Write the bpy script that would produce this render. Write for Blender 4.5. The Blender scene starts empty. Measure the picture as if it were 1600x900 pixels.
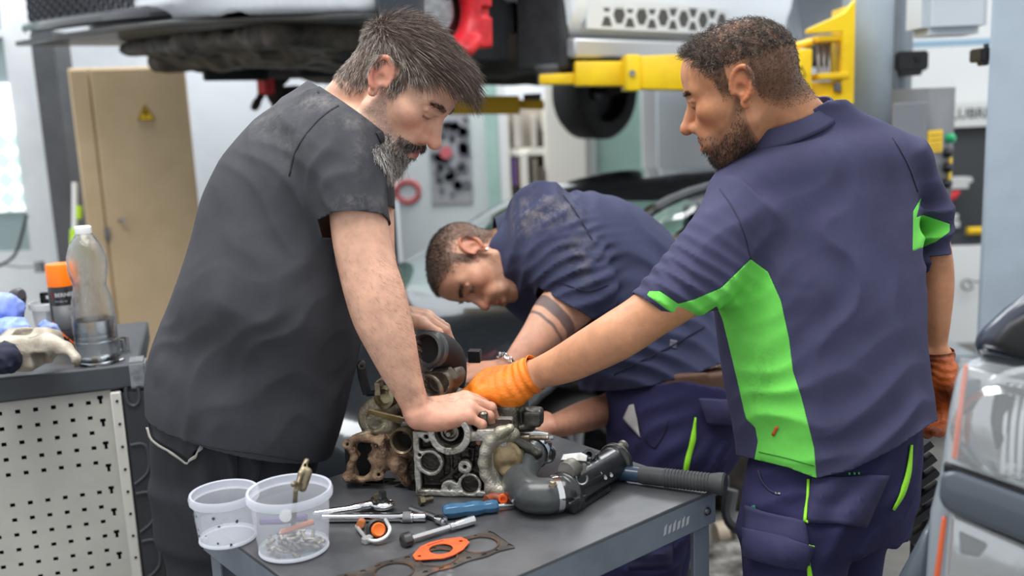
import bpy, bmesh, math, random
import numpy as np
from mathutils import Vector, Matrix

random.seed(7); RNG = np.random.default_rng(7)
scene = bpy.context.scene
COL = scene.collection

# ------------------------------------------------------------------ camera, world, lights, exposure
PITCH = math.radians(10.2); ROLL = .043; FPX = 1500.0
CAM = np.array([0, 0, 1.55])
f_ = np.array([0, math.cos(PITCH), -math.sin(PITCH)])
_r0 = np.array([1., 0, 0]); _u0 = np.array([0, math.sin(PITCH), math.cos(PITCH)])
u_ = _u0*math.cos(ROLL) + _r0*math.sin(ROLL)
r_ = _r0*math.cos(ROLL) - _u0*math.sin(ROLL)
cd = bpy.data.cameras.new('camera'); cam = bpy.data.objects.new('camera', cd); COL.objects.link(cam)
M = Matrix.Identity(4)
for i in range(3):
    M[i][0], M[i][1], M[i][2], M[i][3] = r_[i], u_[i], -f_[i], CAM[i]
cam.matrix_world = M
cd.sensor_width = 36; cd.lens = FPX/1600*36; cd.clip_start = .05; cd.clip_end = 100
cd.dof.use_dof = True; cd.dof.focus_distance = 1.80; cd.dof.aperture_fstop = 2.2
scene.camera = cam
scene.view_settings.view_transform = 'Standard'; scene.view_settings.look = 'None'
scene.view_settings.gamma = 1; scene.view_settings.use_curve_mapping = False
scene.view_settings.exposure = 0.32
w = bpy.data.worlds.new('overcast_daylight'); scene.world = w; w.use_nodes = True
w.node_tree.nodes['Background'].inputs[0].default_value = (.93, .97, 1, 1)
w.node_tree.nodes['Background'].inputs[1].default_value = .80
try:
    scene.cycles.use_denoising = True; scene.cycles.max_bounces = 6
    scene.cycles.transparent_max_bounces = 16; scene.cycles.caustics_refractive = False; scene.cycles.caustics_reflective = False
except Exception: pass

def area_light(name, loc, size, size_y, power, color=(1, 1, 1), target=None):
    ld = bpy.data.lights.new(name, 'AREA'); ld.shape = 'RECTANGLE'; ld.size = size; ld.size_y = size_y
    ld.energy = power; ld.color = color
    o = bpy.data.objects.new(name, ld); o.location = loc; COL.objects.link(o)
    if target is not None:
        o.rotation_euler = (Vector(target)-Vector(loc)).to_track_quat('-Z', 'Y').to_euler()
    return o
area_light('ceiling_light_panel', (-.6, 1.2, 3.9), 2.6, 1.6, 105, (1, .985, .96))
area_light('ceiling_light_panel', (2.6, 3.4, 4.2), 2.4, 2.4, 90, (1, .985, .96))
area_light('ceiling_light_panel', (-2.5, 5.2, 4.6), 3, 3, 190, (.96, .98, 1))
area_light('ceiling_light_panel', (1.0, 7.0, 4.6), 3, 2, 150, (.96, .98, 1))

def W(px, py, Z): return CAM + f_*Z + r_*((px-800)/FPX*Z) + u_*((450-py)/FPX*Z)
def Wz(px, py, z):
    d = f_ + r_*((px-800)/FPX) + u_*((450-py)/FPX); return CAM + d*((z-CAM[2])/d[2])
def IMG(dx, dy, dz=0): return unit(r_*dx - u_*dy + f_*dz)   # a direction seen in the photograph, as a world direction
def unit(v): v = np.asarray(v, float); return v/np.linalg.norm(v)
def A3(*v): return np.array(v, float)

# ------------------------------------------------------------------ materials
def lin(c):
    if isinstance(c, str):
        c = tuple(int(c[i:i+2], 16)/255 for i in (1, 3, 5))
    return tuple((x/12.92 if x <= .04045 else ((x+.055)/1.055)**2.4) for x in c[:3]) + (1,)
class NT:
    def __init__(s, m): s.t = m.node_tree; s.n = s.t.nodes; s.l = s.t.links
    def node(s, ty, **kw):
        n = s.n.new(ty)
        for k, v in kw.items():
            if k.startswith('i_'):
                n.inputs[int(k[2:]) if k[2:].isdigit() else k[2:].replace('_', ' ')].default_value = v
            else: setattr(n, k, v)
        return n
    def link(s, a, b): s.l.new(a, b)
_mats = {}
def mat(name, col='#808080', rough=.6, metal=0., noise=0, nscale=20, bump=0, bscale=60, col2=None, thr=(.4, .6), spec=.5, coat=0, trans=0, ior=1.45, sss=0, alpha=1, stretch=None, emit=None, wear=None):
    """Principled surface; colour varies by noise between col and col2 (wear: a third colour in patches)."""
    if name in _mats: return _mats[name]
    m = bpy.data.materials.new(name); m.use_nodes = True; t = NT(m); b = t.n['Principled BSDF']
    b.inputs['Base Color'].default_value = lin(col); b.inputs['Roughness'].default_value = rough
    b.inputs['Metallic'].default_value = metal; b.inputs['Specular IOR Level'].default_value = spec
    b.inputs['Coat Weight'].default_value = coat; b.inputs['Transmission Weight'].default_value = trans; b.inputs['IOR'].default_value = ior
    b.inputs['Alpha'].default_value = alpha
    if emit: b.inputs['Emission Color'].default_value = lin(emit[0]); b.inputs['Emission Strength'].default_value = emit[1]
    tc = t.node('ShaderNodeTexCoord'); vec = tc.outputs['Object']
    if stretch:
        mp = t.node('ShaderNodeMapping'); mp.inputs['Scale'].default_value = stretch; t.link(vec, mp.inputs[0]); vec = mp.outputs[0]
    out = None
    if col2:
        nz = t.node('ShaderNodeTexNoise', i_Scale=nscale, i_Detail=6., i_Roughness=.62); t.link(vec, nz.inputs['Vector'])
        rp = t.node('ShaderNodeValToRGB'); rp.color_ramp.elements[0].position = thr[0]; rp.color_ramp.elements[1].position = thr[1]
        rp.color_ramp.elements[0].color = lin(col); rp.color_ramp.elements[1].color = lin(col2)
        t.link(nz.outputs[0], rp.inputs[0]); out = rp.outputs[0]
        if wear:
            n2 = t.node('ShaderNodeTexNoise', i_Scale=wear[1], i_Detail=8., i_Roughness=.7); t.link(vec, n2.inputs['Vector'])
            r2 = t.node('ShaderNodeValToRGB'); r2.color_ramp.elements[0].position = wear[2]; r2.color_ramp.elements[1].position = wear[2]+.08
            r2.color_ramp.elements[0].color = (0, 0, 0, 1); t.link(n2.outputs[0], r2.inputs[0])
            mx = t.node('ShaderNodeMix', data_type='RGBA'); t.link(r2.outputs[0], mx.inputs[0]); t.link(out, mx.inputs[6]); mx.inputs[7].default_value = lin(wear[0]); out = mx.outputs[2]
        t.link(out, b.inputs['Base Color'])
    if bump:
        nb = t.node('ShaderNodeTexNoise', i_Scale=bscale, i_Detail=5.); t.link(vec, nb.inputs['Vector'])
        bp = t.node('ShaderNodeBump', i_Strength=bump, i_Distance=.004); t.link(nb.outputs[0], bp.inputs['Height']); t.link(bp.outputs[0], b.inputs['Normal'])
    _mats[name] = m; return m

def attr_mat(name, base, rough=.6, bump=0, bscale=400, spec=.3, sss=0, second=None, dust=None):
    """Colour from the point attribute 'col' (or base), optional dusty patches given by the attribute 'dust'."""
    if name in _mats: return _mats[name]
    m = bpy.data.materials.new(name); m.use_nodes = True; t = NT(m); b = t.n['Principled BSDF']
    b.inputs['Roughness'].default_value = rough; b.inputs['Specular IOR Level'].default_value = spec
    if base is None:
        a = t.node('ShaderNodeAttribute', attribute_name='col'); c = a.outputs['Color']
    else:
        a = t.node('ShaderNodeRGB'); a.outputs[0].default_value = lin(base); c = a.outputs[0]
    tc = t.node('ShaderNodeTexCoord')
    nz = t.node('ShaderNodeTexNoise', i_Scale=38. if base is None else 7., i_Detail=7., i_Roughness=.65); t.link(tc.outputs['Object'], nz.inputs['Vector'])
    mr = t.node('ShaderNodeMapRange'); mr.inputs[1].default_value = .3; mr.inputs[2].default_value = .7; mr.inputs[3].default_value = .82; mr.inputs[4].default_value = 1.12
    t.link(nz.outputs[0], mr.inputs[0])
    mx = t.node('ShaderNodeVectorMath', operation='SCALE'); t.link(c, mx.inputs[0]); t.link(mr.outputs[0], mx.inputs['Scale']); c = mx.outputs[0]
    if dust:
        at = t.node('ShaderNodeAttribute', attribute_name='dust')
        n2 = t.node('ShaderNodeTexNoise', i_Scale=30., i_Detail=8., i_Roughness=.75); t.link(tc.outputs['Object'], n2.inputs['Vector'])
        ma = t.node('ShaderNodeMath', operation='MULTIPLY'); t.link(at.outputs['Fac'], ma.inputs[0])
        rr = t.node('ShaderNodeMapRange'); rr.inputs[1].default_value = .44; rr.inputs[2].default_value = .68; t.link(n2.outputs[0], rr.inputs[0]); t.link(rr.outputs[0], ma.inputs[1])
        m2 = t.node('ShaderNodeMix', data_type='RGBA'); t.link(ma.outputs[0], m2.inputs[0]); t.link(c, m2.inputs[6]); m2.inputs[7].default_value = lin(dust); c = m2.outputs[2]
    t.link(c, b.inputs['Base Color'])
    if sss:
        b.inputs['Subsurface Weight'].default_value = sss; b.inputs['Subsurface Radius'].default_value = (.012, .005, .003); b.inputs['Subsurface Scale'].default_value = .35
    if bump:
        nb = t.node('ShaderNodeTexNoise', i_Scale=bscale, i_Detail=4.); t.link(tc.outputs['Object'], nb.inputs['Vector'])
        bp = t.node('ShaderNodeBump', i_Strength=bump, i_Distance=.002); t.link(nb.outputs[0], bp.inputs['Height']); t.link(bp.outputs[0], b.inputs['Normal'])
    _mats[name] = m; return m

# ------------------------------------------------------------------ objects
def tag(o, label=None, cat=None, group=None, kind=None):
    if label: o['label'] = label
    if cat: o['category'] = cat
    if group: o['group'] = group
    if kind: o['kind'] = kind
    return o
def thing(name, label, cat, loc=(0, 0, 0), group=None):
    o = bpy.data.objects.new(name, None); o.empty_display_size = .05; COL.objects.link(o); o.location = Vector([float(x) for x in loc])
    return tag(o, label, cat, group)
def link(name, me, m, parent=None, label=None, smooth=True):
    o = bpy.data.objects.new(name, me); COL.objects.link(o)
    for x in (m if isinstance(m, (list, tuple)) else [m]): me.materials.append(x)
    if smooth and len(me.polygons): me.polygons.foreach_set('use_smooth', [True]*len(me.polygons))
    if parent is not None:
        o.parent = parent; o.matrix_parent_inverse = Matrix.Translation(world_of(parent)).inverted()
    if label: o['label'] = label
    return o
def world_of(o):
    return o.location.copy() if o.parent is None else Vector((0, 0, 0))
def mesh_np(name, V, F):
    """V (n,3); F a list of arrays of equal-length faces."""
    me = bpy.data.meshes.new(name); F = [np.asarray(f, np.int32) for f in (F if isinstance(F, list) else [F]) if len(f)]
    me.vertices.add(len(V)); me.vertices.foreach_set('co', np.asarray(V, np.float32).ravel())
    n = sum(len(f) for f in F); lv = np.concatenate([f.ravel() for f in F]); ls = np.concatenate([np.full(len(f), f.shape[1], np.int32) for f in F])
    me.loops.add(len(lv)); me.loops.foreach_set('vertex_index', lv)
    me.polygons.add(n); st = np.zeros(n, np.int32); st[1:] = np.cumsum(ls)[:-1]
    me.polygons.foreach_set('loop_start', st)
    me.update(calc_edges=True); me.validate(); return me
def attr(me, name, val):
    val = np.asarray(val, np.float32)
    if val.ndim == 2:
        if val.shape[1] == 3: val = np.c_[val, np.ones(len(val), np.float32)]
        me.attributes.new(name, 'FLOAT_COLOR', 'POINT').data.foreach_set('color', val.astype(np.float32).ravel())
    else: me.attributes.new(name, 'FLOAT', 'POINT').data.foreach_set('value', val)

class MB:
    """Collects boxes, rods, lathes, prisms, tubes and sheets in one bmesh, linked as ONE mesh object."""
    def __init__(s): s.bm = bmesh.new()
    def _face(s, vs):
        try: return s.bm.faces.new(vs)
        except ValueError: return None
    def box(s, c, half, R=None, bev=0):
        R = np.eye(3) if R is None else R
        n0 = len(s.bm.verts); c = np.asarray(c, float)
        q = [s.bm.verts.new(c + R @ (np.array([x, y, z])*half)) for x in (-1, 1) for y in (-1, 1) for z in (-1, 1)]
        fs = [s._face([q[i] for i in f]) for f in ((0, 1, 3, 2), (4, 6, 7, 5), (0, 4, 5, 1), (2, 3, 7, 6), (0, 2, 6, 4), (1, 5, 7, 3))]
        if bev: bmesh.ops.bevel(s.bm, geom=list({e for f in fs for e in f.edges}), offset=bev, segments=2, affect='EDGES')
        return s
    def lathe(s, c, axis, prof, n=24, x=None, cap=True):
        """prof: (radius, height) pairs along axis from c."""
        a = unit(axis); x = unit(np.cross(a, [0, 0, 1] if abs(a[2]) < .9 else [1, 0, 0])) if x is None else unit(x); y = np.cross(a, x); c = np.asarray(c, float)
        rings = []
        for r, h in prof:
            if r < 1e-6: rings.append([s.bm.verts.new(c + a*h)])
            else: rings.append([s.bm.verts.new(c + a*h + (x*math.cos(t)+y*math.sin(t))*r) for t in np.arange(n)*2*math.pi/n])
        for p, q in zip(rings, rings[1:]):
            for i in range(n):
                j = (i+1) % n
                if len(p) == 1 and len(q) == 1: continue
                if len(p) == 1: s._face([p[0], q[j], q[i]][::-1])
                elif len(q) == 1: s._face([p[i], p[j], q[0]])
                else: s._face([p[i], p[j], q[j], q[i]])
        if cap:
            for g, fl in ((rings[0], True), (rings[-1], False)):
                if len(g) > 2: s._face(g[::-1] if fl else g)
        return s
    def rod(s, a, b, r, r2=None, n=12):
        a = np.asarray(a, float); b = np.asarray(b, float); L = np.linalg.norm(b-a)
        return s.lathe(a, b-a, [(r, 0), (r if r2 is None else r2, L)], n)
    def tube(s, pts, r, n=10, cap=True, sub=0):
        pts = np.array(pts, float)
        rr = np.full(len(pts), r) if np.isscalar(r) else np.array(r, float)
        if sub:
            t = np.arange(len(pts)); tt = np.linspace(0, len(pts)-1, (len(pts)-1)*sub+1)
            pts = np.stack([catmull(t, pts[:, i], tt) for i in range(3)], 1); rr = np.interp(tt, t, rr)
        T = np.gradient(pts, axis=0); T /= np.linalg.norm(T, axis=1)[:, None]
        x = np.cross(T[0], [0, 0, 1] if abs(T[0][2]) < .9 else [1, 0, 0]); x /= np.linalg.norm(x)
        rings = []
        for p, t, q in zip(pts, T, rr):
            x = x - t*(x@t); x /= np.linalg.norm(x); y = np.cross(t, x)
            rings.append([s.bm.verts.new(p + (x*math.cos(k)+y*math.sin(k))*q) for k in np.arange(n)*2*math.pi/n])
        for p, q in zip(rings, rings[1:]):
            for i in range(n): s._face([p[i], p[(i+1) % n], q[(i+1) % n], q[i]])
        if cap: s._face(rings[0][::-1]); s._face(rings[-1])
        return s
    def prism(s, poly, o, X, Y, depth, holes=()):
        """Polygon poly (2-D) in the plane o,X,Y, extruded by depth along X x Y; holes are polygons cut through."""
        o = np.asarray(o, float); X = np.asarray(X, float); Y = np.asarray(Y, float); N = unit(np.cross(X, Y))*depth
        es = []
        loops = [list(poly)] + [list(h) for h in holes]; vv = []
        for lp in loops:
            vs = [s.bm.verts.new(o + X*a + Y*b) for a, b in lp]; vv.append(vs)
            es += [s.bm.edges.new((vs[i], vs[(i+1) % len(vs)])) for i in range(len(vs))]
        r = bmesh.ops.triangle_fill(s.bm, use_beauty=True, use_dissolve=False, edges=es)
        fs = [g for g in r['geom'] if isinstance(g, bmesh.types.BMFace)]
        top = {}
        for vs in vv:
            for v in vs: top[v] = s.bm.verts.new(v.co + Vector(N))
        for f in list(fs): s._face([top[v] for v in f.verts])
        for vs in vv:
            for i in range(len(vs)):
                j = (i+1) % len(vs); s._face([vs[i], vs[j], top[vs[j]], top[vs[i]]])
        return s
    def sheet(s, rows, close=False):
        V = [[s.bm.verts.new(np.asarray(p, float)) for p in r] for r in rows]
        for a, b in zip(V, V[1:]):
            for i in range(len(a)-1): s._face([a[i], a[i+1], b[i+1], b[i]])
        return s
    def mesh(s, name):
        bmesh.ops.recalc_face_normals(s.bm, faces=s.bm.faces[:])
        me = bpy.data.meshes.new(name); s.bm.to_mesh(me); s.bm.free(); return me
    def build(s, name, m, parent=None, label=None, smooth=True, bevel=0, solid=0, angle=35):
        o = link(name, s.mesh(name), m, parent, label, smooth)
        if solid: md = o.modifiers.new('solid', 'SOLIDIFY'); md.thickness = solid; md.offset = -1
        if bevel:
            md = o.modifiers.new('bevel', 'BEVEL'); md.width = bevel; md.segments = 2; md.limit_method = 'ANGLE'; md.angle_limit = math.radians(40)
        if smooth: o.data.set_sharp_from_angle(angle=math.radians(angle))
        return o
def circle(r, n=24, c=(0, 0), a0=0): return [(c[0]+r*math.cos(a0+2*math.pi*i/n), c[1]+r*math.sin(a0+2*math.pi*i/n)) for i in range(n)]
def catmull(t, y, tt):
    y = np.asarray(y, float); t = np.asarray(t, float)
    m = np.gradient(y, t) if len(y) > 2 else np.full(len(y), (y[-1]-y[0])/(t[-1]-t[0]))
    i = np.clip(np.searchsorted(t, tt, side='right')-1, 0, len(t)-2); h = t[i+1]-t[i]; s = (tt-t[i])/h
    return (2*s**3-3*s**2+1)*y[i] + (s**3-2*s**2+s)*h*m[i] + (-2*s**3+3*s**2)*y[i+1] + (s**3-s**2)*h*m[i+1]
def text(name, s, size, o, X, Y, m, parent, extrude=.0004, align='CENTER', bold=0):
    c = bpy.data.curves.new(name, 'FONT'); c.body = s; c.size = size; c.extrude = extrude; c.align_x = align; c.align_y = 'CENTER'; c.resolution_u = 2; c.offset = bold
    tmp = bpy.data.objects.new(name, c); COL.objects.link(tmp)
    me = bpy.data.meshes.new_from_object(tmp.evaluated_get(bpy.context.evaluated_depsgraph_get())); bpy.data.objects.remove(tmp); bpy.data.curves.remove(c)
    X = unit(X); Z = unit(np.cross(X, Y)); Y = np.cross(Z, X)
    Mt = Matrix([[X[i], Y[i], Z[i], o[i]] for i in range(3)] + [[0, 0, 0, 1]]); me.transform(Mt); me.name = name
    return link(name, me, m, parent, smooth=False)

# ------------------------------------------------------------------ signed distance fields meshed with surface nets
_tab = RNG.random((32, 32, 32)).astype(np.float32)
def vnoise(P):
    P = np.asarray(P, np.float32); i = np.floor(P).astype(np.int32); t = P-i; t = t*t*(3-2*t); i &= 31; j = (i+1) & 31
    x0, y0, z0 = i[..., 0], i[..., 1], i[..., 2]; x1, y1, z1 = j[..., 0], j[..., 1], j[..., 2]; a, b, c = t[..., 0], t[..., 1], t[..., 2]
    g = _tab
    e0 = (g[x0, y0, z0]*(1-a)+g[x1, y0, z0]*a)*(1-b) + (g[x0, y1, z0]*(1-a)+g[x1, y1, z0]*a)*b
    e1 = (g[x0, y0, z1]*(1-a)+g[x1, y0, z1]*a)*(1-b) + (g[x0, y1, z1]*(1-a)+g[x1, y1, z1]*a)*b
    return (e0*(1-c)+e1*c)*2-1
def smin(a, b, k):
    if k <= 0: return np.minimum(a, b)
    h = np.maximum(k-np.abs(a-b), 0)/k; return np.minimum(a, b) - h*h*k*.25
class SDF:
    def __init__(s): s.ops = []
    def op(s, kind, fn, c, r, k=0): s.ops.append((kind, fn, np.asarray(c, np.float32) if c is not None else None, r, k)); return s
    def ev(s, P, bc=None, R=0):
        """P (nb,m,3) grouped in blocks with centres bc, or (n,3)."""
        flat = bc is None
        if flat: P = P[None]
        d = np.full(P.shape[:2], 9., np.float32)
        for kind, fn, c, r, k in s.ops:
            if c is None or flat: sel = slice(None); Q = P
            else:
                sel = np.linalg.norm(bc-c, axis=1) < r+R+k+.012
                if not sel.any(): continue
                Q = P[sel]
            v = fn(Q.reshape(-1, 3)).reshape(Q.shape[:2]).astype(np.float32)
            if kind == 'u': d[sel] = smin(d[sel], v, k)
            elif kind == 's': d[sel] = -smin(-d[sel], v, k)
            elif kind == 'i': d[sel] = -smin(-d[sel], -v, k)
            elif kind == 'd': d[sel] = d[sel] + v
            elif kind == 'e': d[sel] = np.minimum(d[sel], v)
        return d[0] if flat else d
    def mesh(s, h, lo, hi, B=12):
        lo = np.asarray(lo, np.float32); nb = np.maximum(1, np.ceil((np.asarray(hi)-lo)/(h*B)).astype(int))
        bi = np.stack(np.meshgrid(*[np.arange(n) for n in nb], indexing='ij'), -1).reshape(-1, 3)
        bc = (lo + (bi+.5)*h*B).astype(np.float32); R = h*B*.8661
        dc = s.ev(bc)
        keep = np.abs(dc) < R*1.45+.006
        bi = bi[keep]; bc = bc[keep]
        ax = np.arange(B+1); off = np.stack(np.meshgrid(ax, ax, ax, indexing='ij'), -1).reshape(-1, 3)
        NX = nb*B+1
        Vs, Ids, Q = [], [], []
        for c0 in range(0, len(bi), 400):
            b = bi[c0:c0+400]; gi = b[:, None, :]*B + off[None]
            D = s.ev((lo + gi*h).astype(np.float32), bc[c0:c0+400], R).reshape(-1, B+1, B+1, B+1)
            S = D < 0
            cs = [(i, j, k) for i in (0, 1) for j in (0, 1) for k in (0, 1)]
            cnt = sum(S[:, i:B+i, j:B+j, k:B+k].astype(np.int8) for i, j, k in cs)
            m = (cnt > 0) & (cnt < 8)
            n_, x, y, z = np.nonzero(m)
            if len(n_) == 0: continue
            dv = np.stack([D[n_, x+i, y+j, z+k] for i, j, k in cs], 1)
            acc = np.zeros((len(n_), 3), np.float32); num = np.zeros(len(n_), np.float32)
            for e0 in range(8):
                for a in (4, 2, 1):
                    if e0 & a: continue
                    e1 = e0 | a; va, vb = dv[:, e0], dv[:, e1]; cr = (va < 0) != (vb < 0)
                    t = np.where(cr, va/np.where(cr, va-vb, 1), 0)
                    p0 = np.array(cs[e0], np.float32); dp = np.array(cs[e1], np.float32)-p0
                    acc += cr[:, None]*(p0 + t[:, None]*dp); num += cr
            g = b[n_]*B + np.stack([x, y, z], 1)
            Vs.append(lo + (g + acc/num[:, None])*h); Ids.append((g[:, 0].astype(np.int64)*NX[1]+g[:, 1])*NX[2]+g[:, 2])
            for a in range(3):
                sl0 = [slice(None)]+[slice(0, B)]*3; sl1 = list(sl0); sl1[a+1] = slice(1, B+1)
                s0, s1 = S[tuple(sl0)], S[tuple(sl1)]
                n2, x2, y2, z2 = np.nonzero(s0 != s1)
                if len(n2) == 0: continue
                g = b[n2]*B + np.stack([x2, y2, z2], 1); p, q = (a+1) % 3, (a+2) % 3
                def cid(dp, dq):
                    h_ = g.copy(); h_[:, p] += dp; h_[:, q] += dq
                    return (h_[:, 0].astype(np.int64)*NX[1]+h_[:, 1])*NX[2]+h_[:, 2]
                qd = np.stack([cid(-1, -1), cid(0, -1), cid(0, 0), cid(-1, 0)], 1)
                fl = ~s0[n2, x2, y2, z2]; qd[fl] = qd[fl][:, ::-1]; Q.append(qd)
        V = np.concatenate(Vs); I = np.concatenate(Ids); Q = np.concatenate(Q)
        o = np.argsort(I); I = I[o]; V = V[o]; ix = np.clip(np.searchsorted(I, Q), 0, len(I)-1); ok = (I[ix] == Q).all(1)
        return V, ix[ok]
def ell(c, rad, R=None):
    c = np.asarray(c, np.float32); rad = np.asarray(rad, np.float32)
    def fn(P):
        q = P-c
        if R is not None: q = q @ np.asarray(R, np.float32)
        k0 = np.sqrt(((q/rad)**2).sum(1)); k1 = np.sqrt(((q/rad**2)**2).sum(1))+1e-6
        return k0*(k0-1)/k1
    return fn, c, float(max(rad))
def cap(a, b, ra, rb=None):
    a = np.asarray(a, np.float32); b = np.asarray(b, np.float32); rb = ra if rb is None else rb; ab = b-a; L2 = float(ab@ab)+1e-12
    def fn(P):
        q = P-a; t = np.clip(q@ab/L2, 0, 1); return np.linalg.norm(q-t[:, None]*ab, axis=1) - (ra+(rb-ra)*t)
    return fn, (a+b)/2, math.sqrt(L2)/2+max(ra, rb)
def box(c, half, R=None, rd=0):
    c = np.asarray(c, np.float32); half = np.asarray(half, np.float32)
    def fn(P):
        q = P-c
        if R is not None: q = q @ np.asarray(R, np.float32)
        q = np.abs(q)-(half-rd); return np.linalg.norm(np.maximum(q, 0), axis=1)+np.minimum(q.max(1), 0)-rd
    return fn, c, float(np.linalg.norm(half))
def cyl(a, b, r, rd=0):
    a = np.asarray(a, np.float32); b = np.asarray(b, np.float32); L = float(np.linalg.norm(b-a)); ax = (b-a)/L; c = (a+b)/2
    def fn(P):
        q = P-c; z = q@ax; rr = np.sqrt(np.maximum((q*q).sum(1)-z*z, 0)); dx = rr-r+rd; dz = np.abs(z)-L/2+rd
        return np.sqrt(np.maximum(dx, 0)**2+np.maximum(dz, 0)**2)+np.minimum(np.maximum(dx, dz), 0)-rd
    return fn, c, math.hypot(L/2, r)
def ring(c, ax, Rr, r):
    c = np.asarray(c, np.float32); ax = unit(ax).astype(np.float32)
    def fn(P):
        q = P-c; z = q@ax; rr = np.sqrt(np.maximum((q*q).sum(1)-z*z, 0)); return np.hypot(rr-Rr, z)-r
    return fn, c, Rr+r
def half(p, n):
    p = np.asarray(p, np.float32); n = unit(n).astype(np.float32)
    return (lambda P: (P-p)@n), None, 0
def loft(nodes, X, exp=2.0):
    """nodes: (centre, radius along X, radius along axis x X), ordered along the axis."""
    C = np.array([n[0] for n in nodes], float); A = unit(C[-1]-C[0]); X = unit(np.asarray(X)-A*(np.asarray(X)@A)); Y = np.cross(A, X)
    q = C-C[0]; s = q@A; tt = np.linspace(s[0], s[-1], 160)
    tab = [catmull(s, v, tt).astype(np.float32) for v in (q@X, q@Y, [n[1] for n in nodes], [n[2] for n in nodes])]
    tt = tt.astype(np.float32); C0 = C[0].astype(np.float32); A_, X_, Y_ = (v.astype(np.float32) for v in (A, X, Y))
    def fn(P):
        q = P-C0; z = q@A_; zc = np.clip(z, tt[0], tt[-1]); i = (zc-tt[0])/(tt[1]-tt[0]); i0 = np.minimum(i.astype(np.int32), 158); t = i-i0
        cx, cy, rx, ry = (T[i0]*(1-t)+T[i0+1]*t for T in tab)
        x = q@X_-cx; y = q@Y_-cy
        if exp == 2:
            k0 = np.sqrt((x/rx)**2+(y/ry)**2); k1 = np.sqrt((x/rx**2)**2+(y/ry**2)**2)+1e-6; d = k0*(k0-1)/k1
            d = np.where(k0 < .2, -np.minimum(rx, ry)*(1-k0), d)
        else:
            k0 = (np.abs(x/rx)**exp+np.abs(y/ry)**exp)**(1/exp); d = (k0-1)*np.minimum(rx, ry)
        ov = z-zc; return np.where(ov == 0, d, np.hypot(np.maximum(d, 0), ov))
    c = (C[0]+C[-1])/2
    return fn, c, float(max(np.linalg.norm(C-c, axis=1)+[max(n[1], n[2]) for n in nodes]))
def loft_px(nodes, exp=2.0, grow=0, flip=False):
    """nodes: (xl,yl,xr,yr,Z,half depth): the two outline points of a limb in the photograph, its distance and its half thickness."""
    out, X = [], np.zeros(3)
    for xl, yl, xr, yr, Z, b in nodes:
        l, r = W(xl, yl, Z), W(xr, yr, Z); out.append(((l+r)/2, np.linalg.norm(r-l)/2+grow, b+grow)); X += (r-l)
    return loft(out, X, exp)
def clip(V, F, val, keep_neg=True):
    """Cuts the mesh along val=0; returns the part with val<0 and its vertex source weights."""
    val = np.asarray(val, float) if keep_neg else -np.asarray(val, float)
    T = np.concatenate([F[:, [0, 1, 2]], F[:, [0, 2, 3]]]) if F.shape[1] == 4 else F
    s = val[T] < 0; n = s.sum(1)
    full = T[n == 3]; newV, key, tris = [], {}, [full]
    ea, eb = [], []
    def cut(a, b): ea.append(a); eb.append(b)
    one = T[n == 1]; k = np.argmax(s[n == 1], 1) if len(one) else np.zeros(0, int); one = np.stack([one[np.arange(len(one)), (k+i) % 3] for i in range(3)], 1) if len(one) else one.reshape(-1, 3)
    two = T[n == 2]; k = np.argmin(s[n == 2], 1) if len(two) else np.zeros(0, int); two = np.stack([two[np.arange(len(two)), (k+i) % 3] for i in range(3)], 1) if len(two) else two.reshape(-1, 3)
    E = np.concatenate([one[:, [0, 1]], one[:, [0, 2]], two[:, [0, 1]], two[:, [0, 2]]]); Es = np.sort(E, 1)
    if len(Es):
        ue, inv = np.unique(Es, axis=0, return_inverse=True); inv = inv.ravel()
        t = val[ue[:, 0]]/(val[ue[:, 0]]-val[ue[:, 1]]); NV = V[ue[:, 0]]*(1-t[:, None])+V[ue[:, 1]]*t[:, None]
        idx = inv+len(V); a, b = len(one), len(two); i1, i2, j1, j2 = idx[:a], idx[a:2*a], idx[2*a:2*a+b], idx[2*a+b:]
        tris += [np.stack([one[:, 0], i1, i2], 1), np.stack([two[:, 1], two[:, 2], j1], 1), np.stack([two[:, 2], j2, j1], 1)]
        V = np.concatenate([V, NV])
    T = np.concatenate(tris); used, inv = np.unique(T, return_inverse=True)
    return V[used], inv.reshape(-1, 3)
def bounds(sd, pad=.03):
    lo, hi = np.full(3, 9.), np.full(3, -9.)
    for kind, fn, c, r, k in sd.ops:
        if kind in 'ue' and c is not None: lo = np.minimum(lo, c-r); hi = np.maximum(hi, c+r)
    return lo-pad, hi+pad
def sdf_obj(name, sd, h, m, parent=None, label=None, lo=None, hi=None, post=None):
    l, hh = bounds(sd); V, F = sd.mesh(h, l if lo is None else lo, hh if hi is None else hi)
    if post: V, F = post(V, F)
    return link(name, mesh_np(name, V, F), m, parent, label)
# ------------------------------------------------------------------ materials used across the scene
M_white_wall = mat('white_painted_wall', '#dfe2e4', .7, col2='#ced2d6', nscale=1.5, bump=.1, bscale=30)
M_floor = mat('grey_concrete', '#5f5e5c', .6, col2='#74726e', nscale=3, bump=.15, bscale=40, wear=('#4a4a48', 5, .62))
M_frame = mat('white_frame', '#e2e4e5', .5)
M_dark = mat('dark_grey_paint', '#4a4c50', .6, col2='#54565a', nscale=4)
M_beige = mat('beige_cabinet_paint', '#cdb592', .5, col2='#c2aa86', nscale=2.5, wear=('#8f7f60', 6, .7))
M_black = mat('black_plastic', '#15161a', .45, col2='#1d1e21', nscale=9)
M_blackrough = mat('grimy_black', '#1c1b1a', .8, col2='#38332d', nscale=14, bump=.5, bscale=30)
M_rubber = mat('black_rubber', '#161617', .75, col2='#222223', nscale=12, bump=.15)
M_post = mat('blue_grey_post_paint', '#a3b0bd', .45, col2='#97a4b1', nscale=2.5, wear=('#7c8791', 9, .73))
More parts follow.
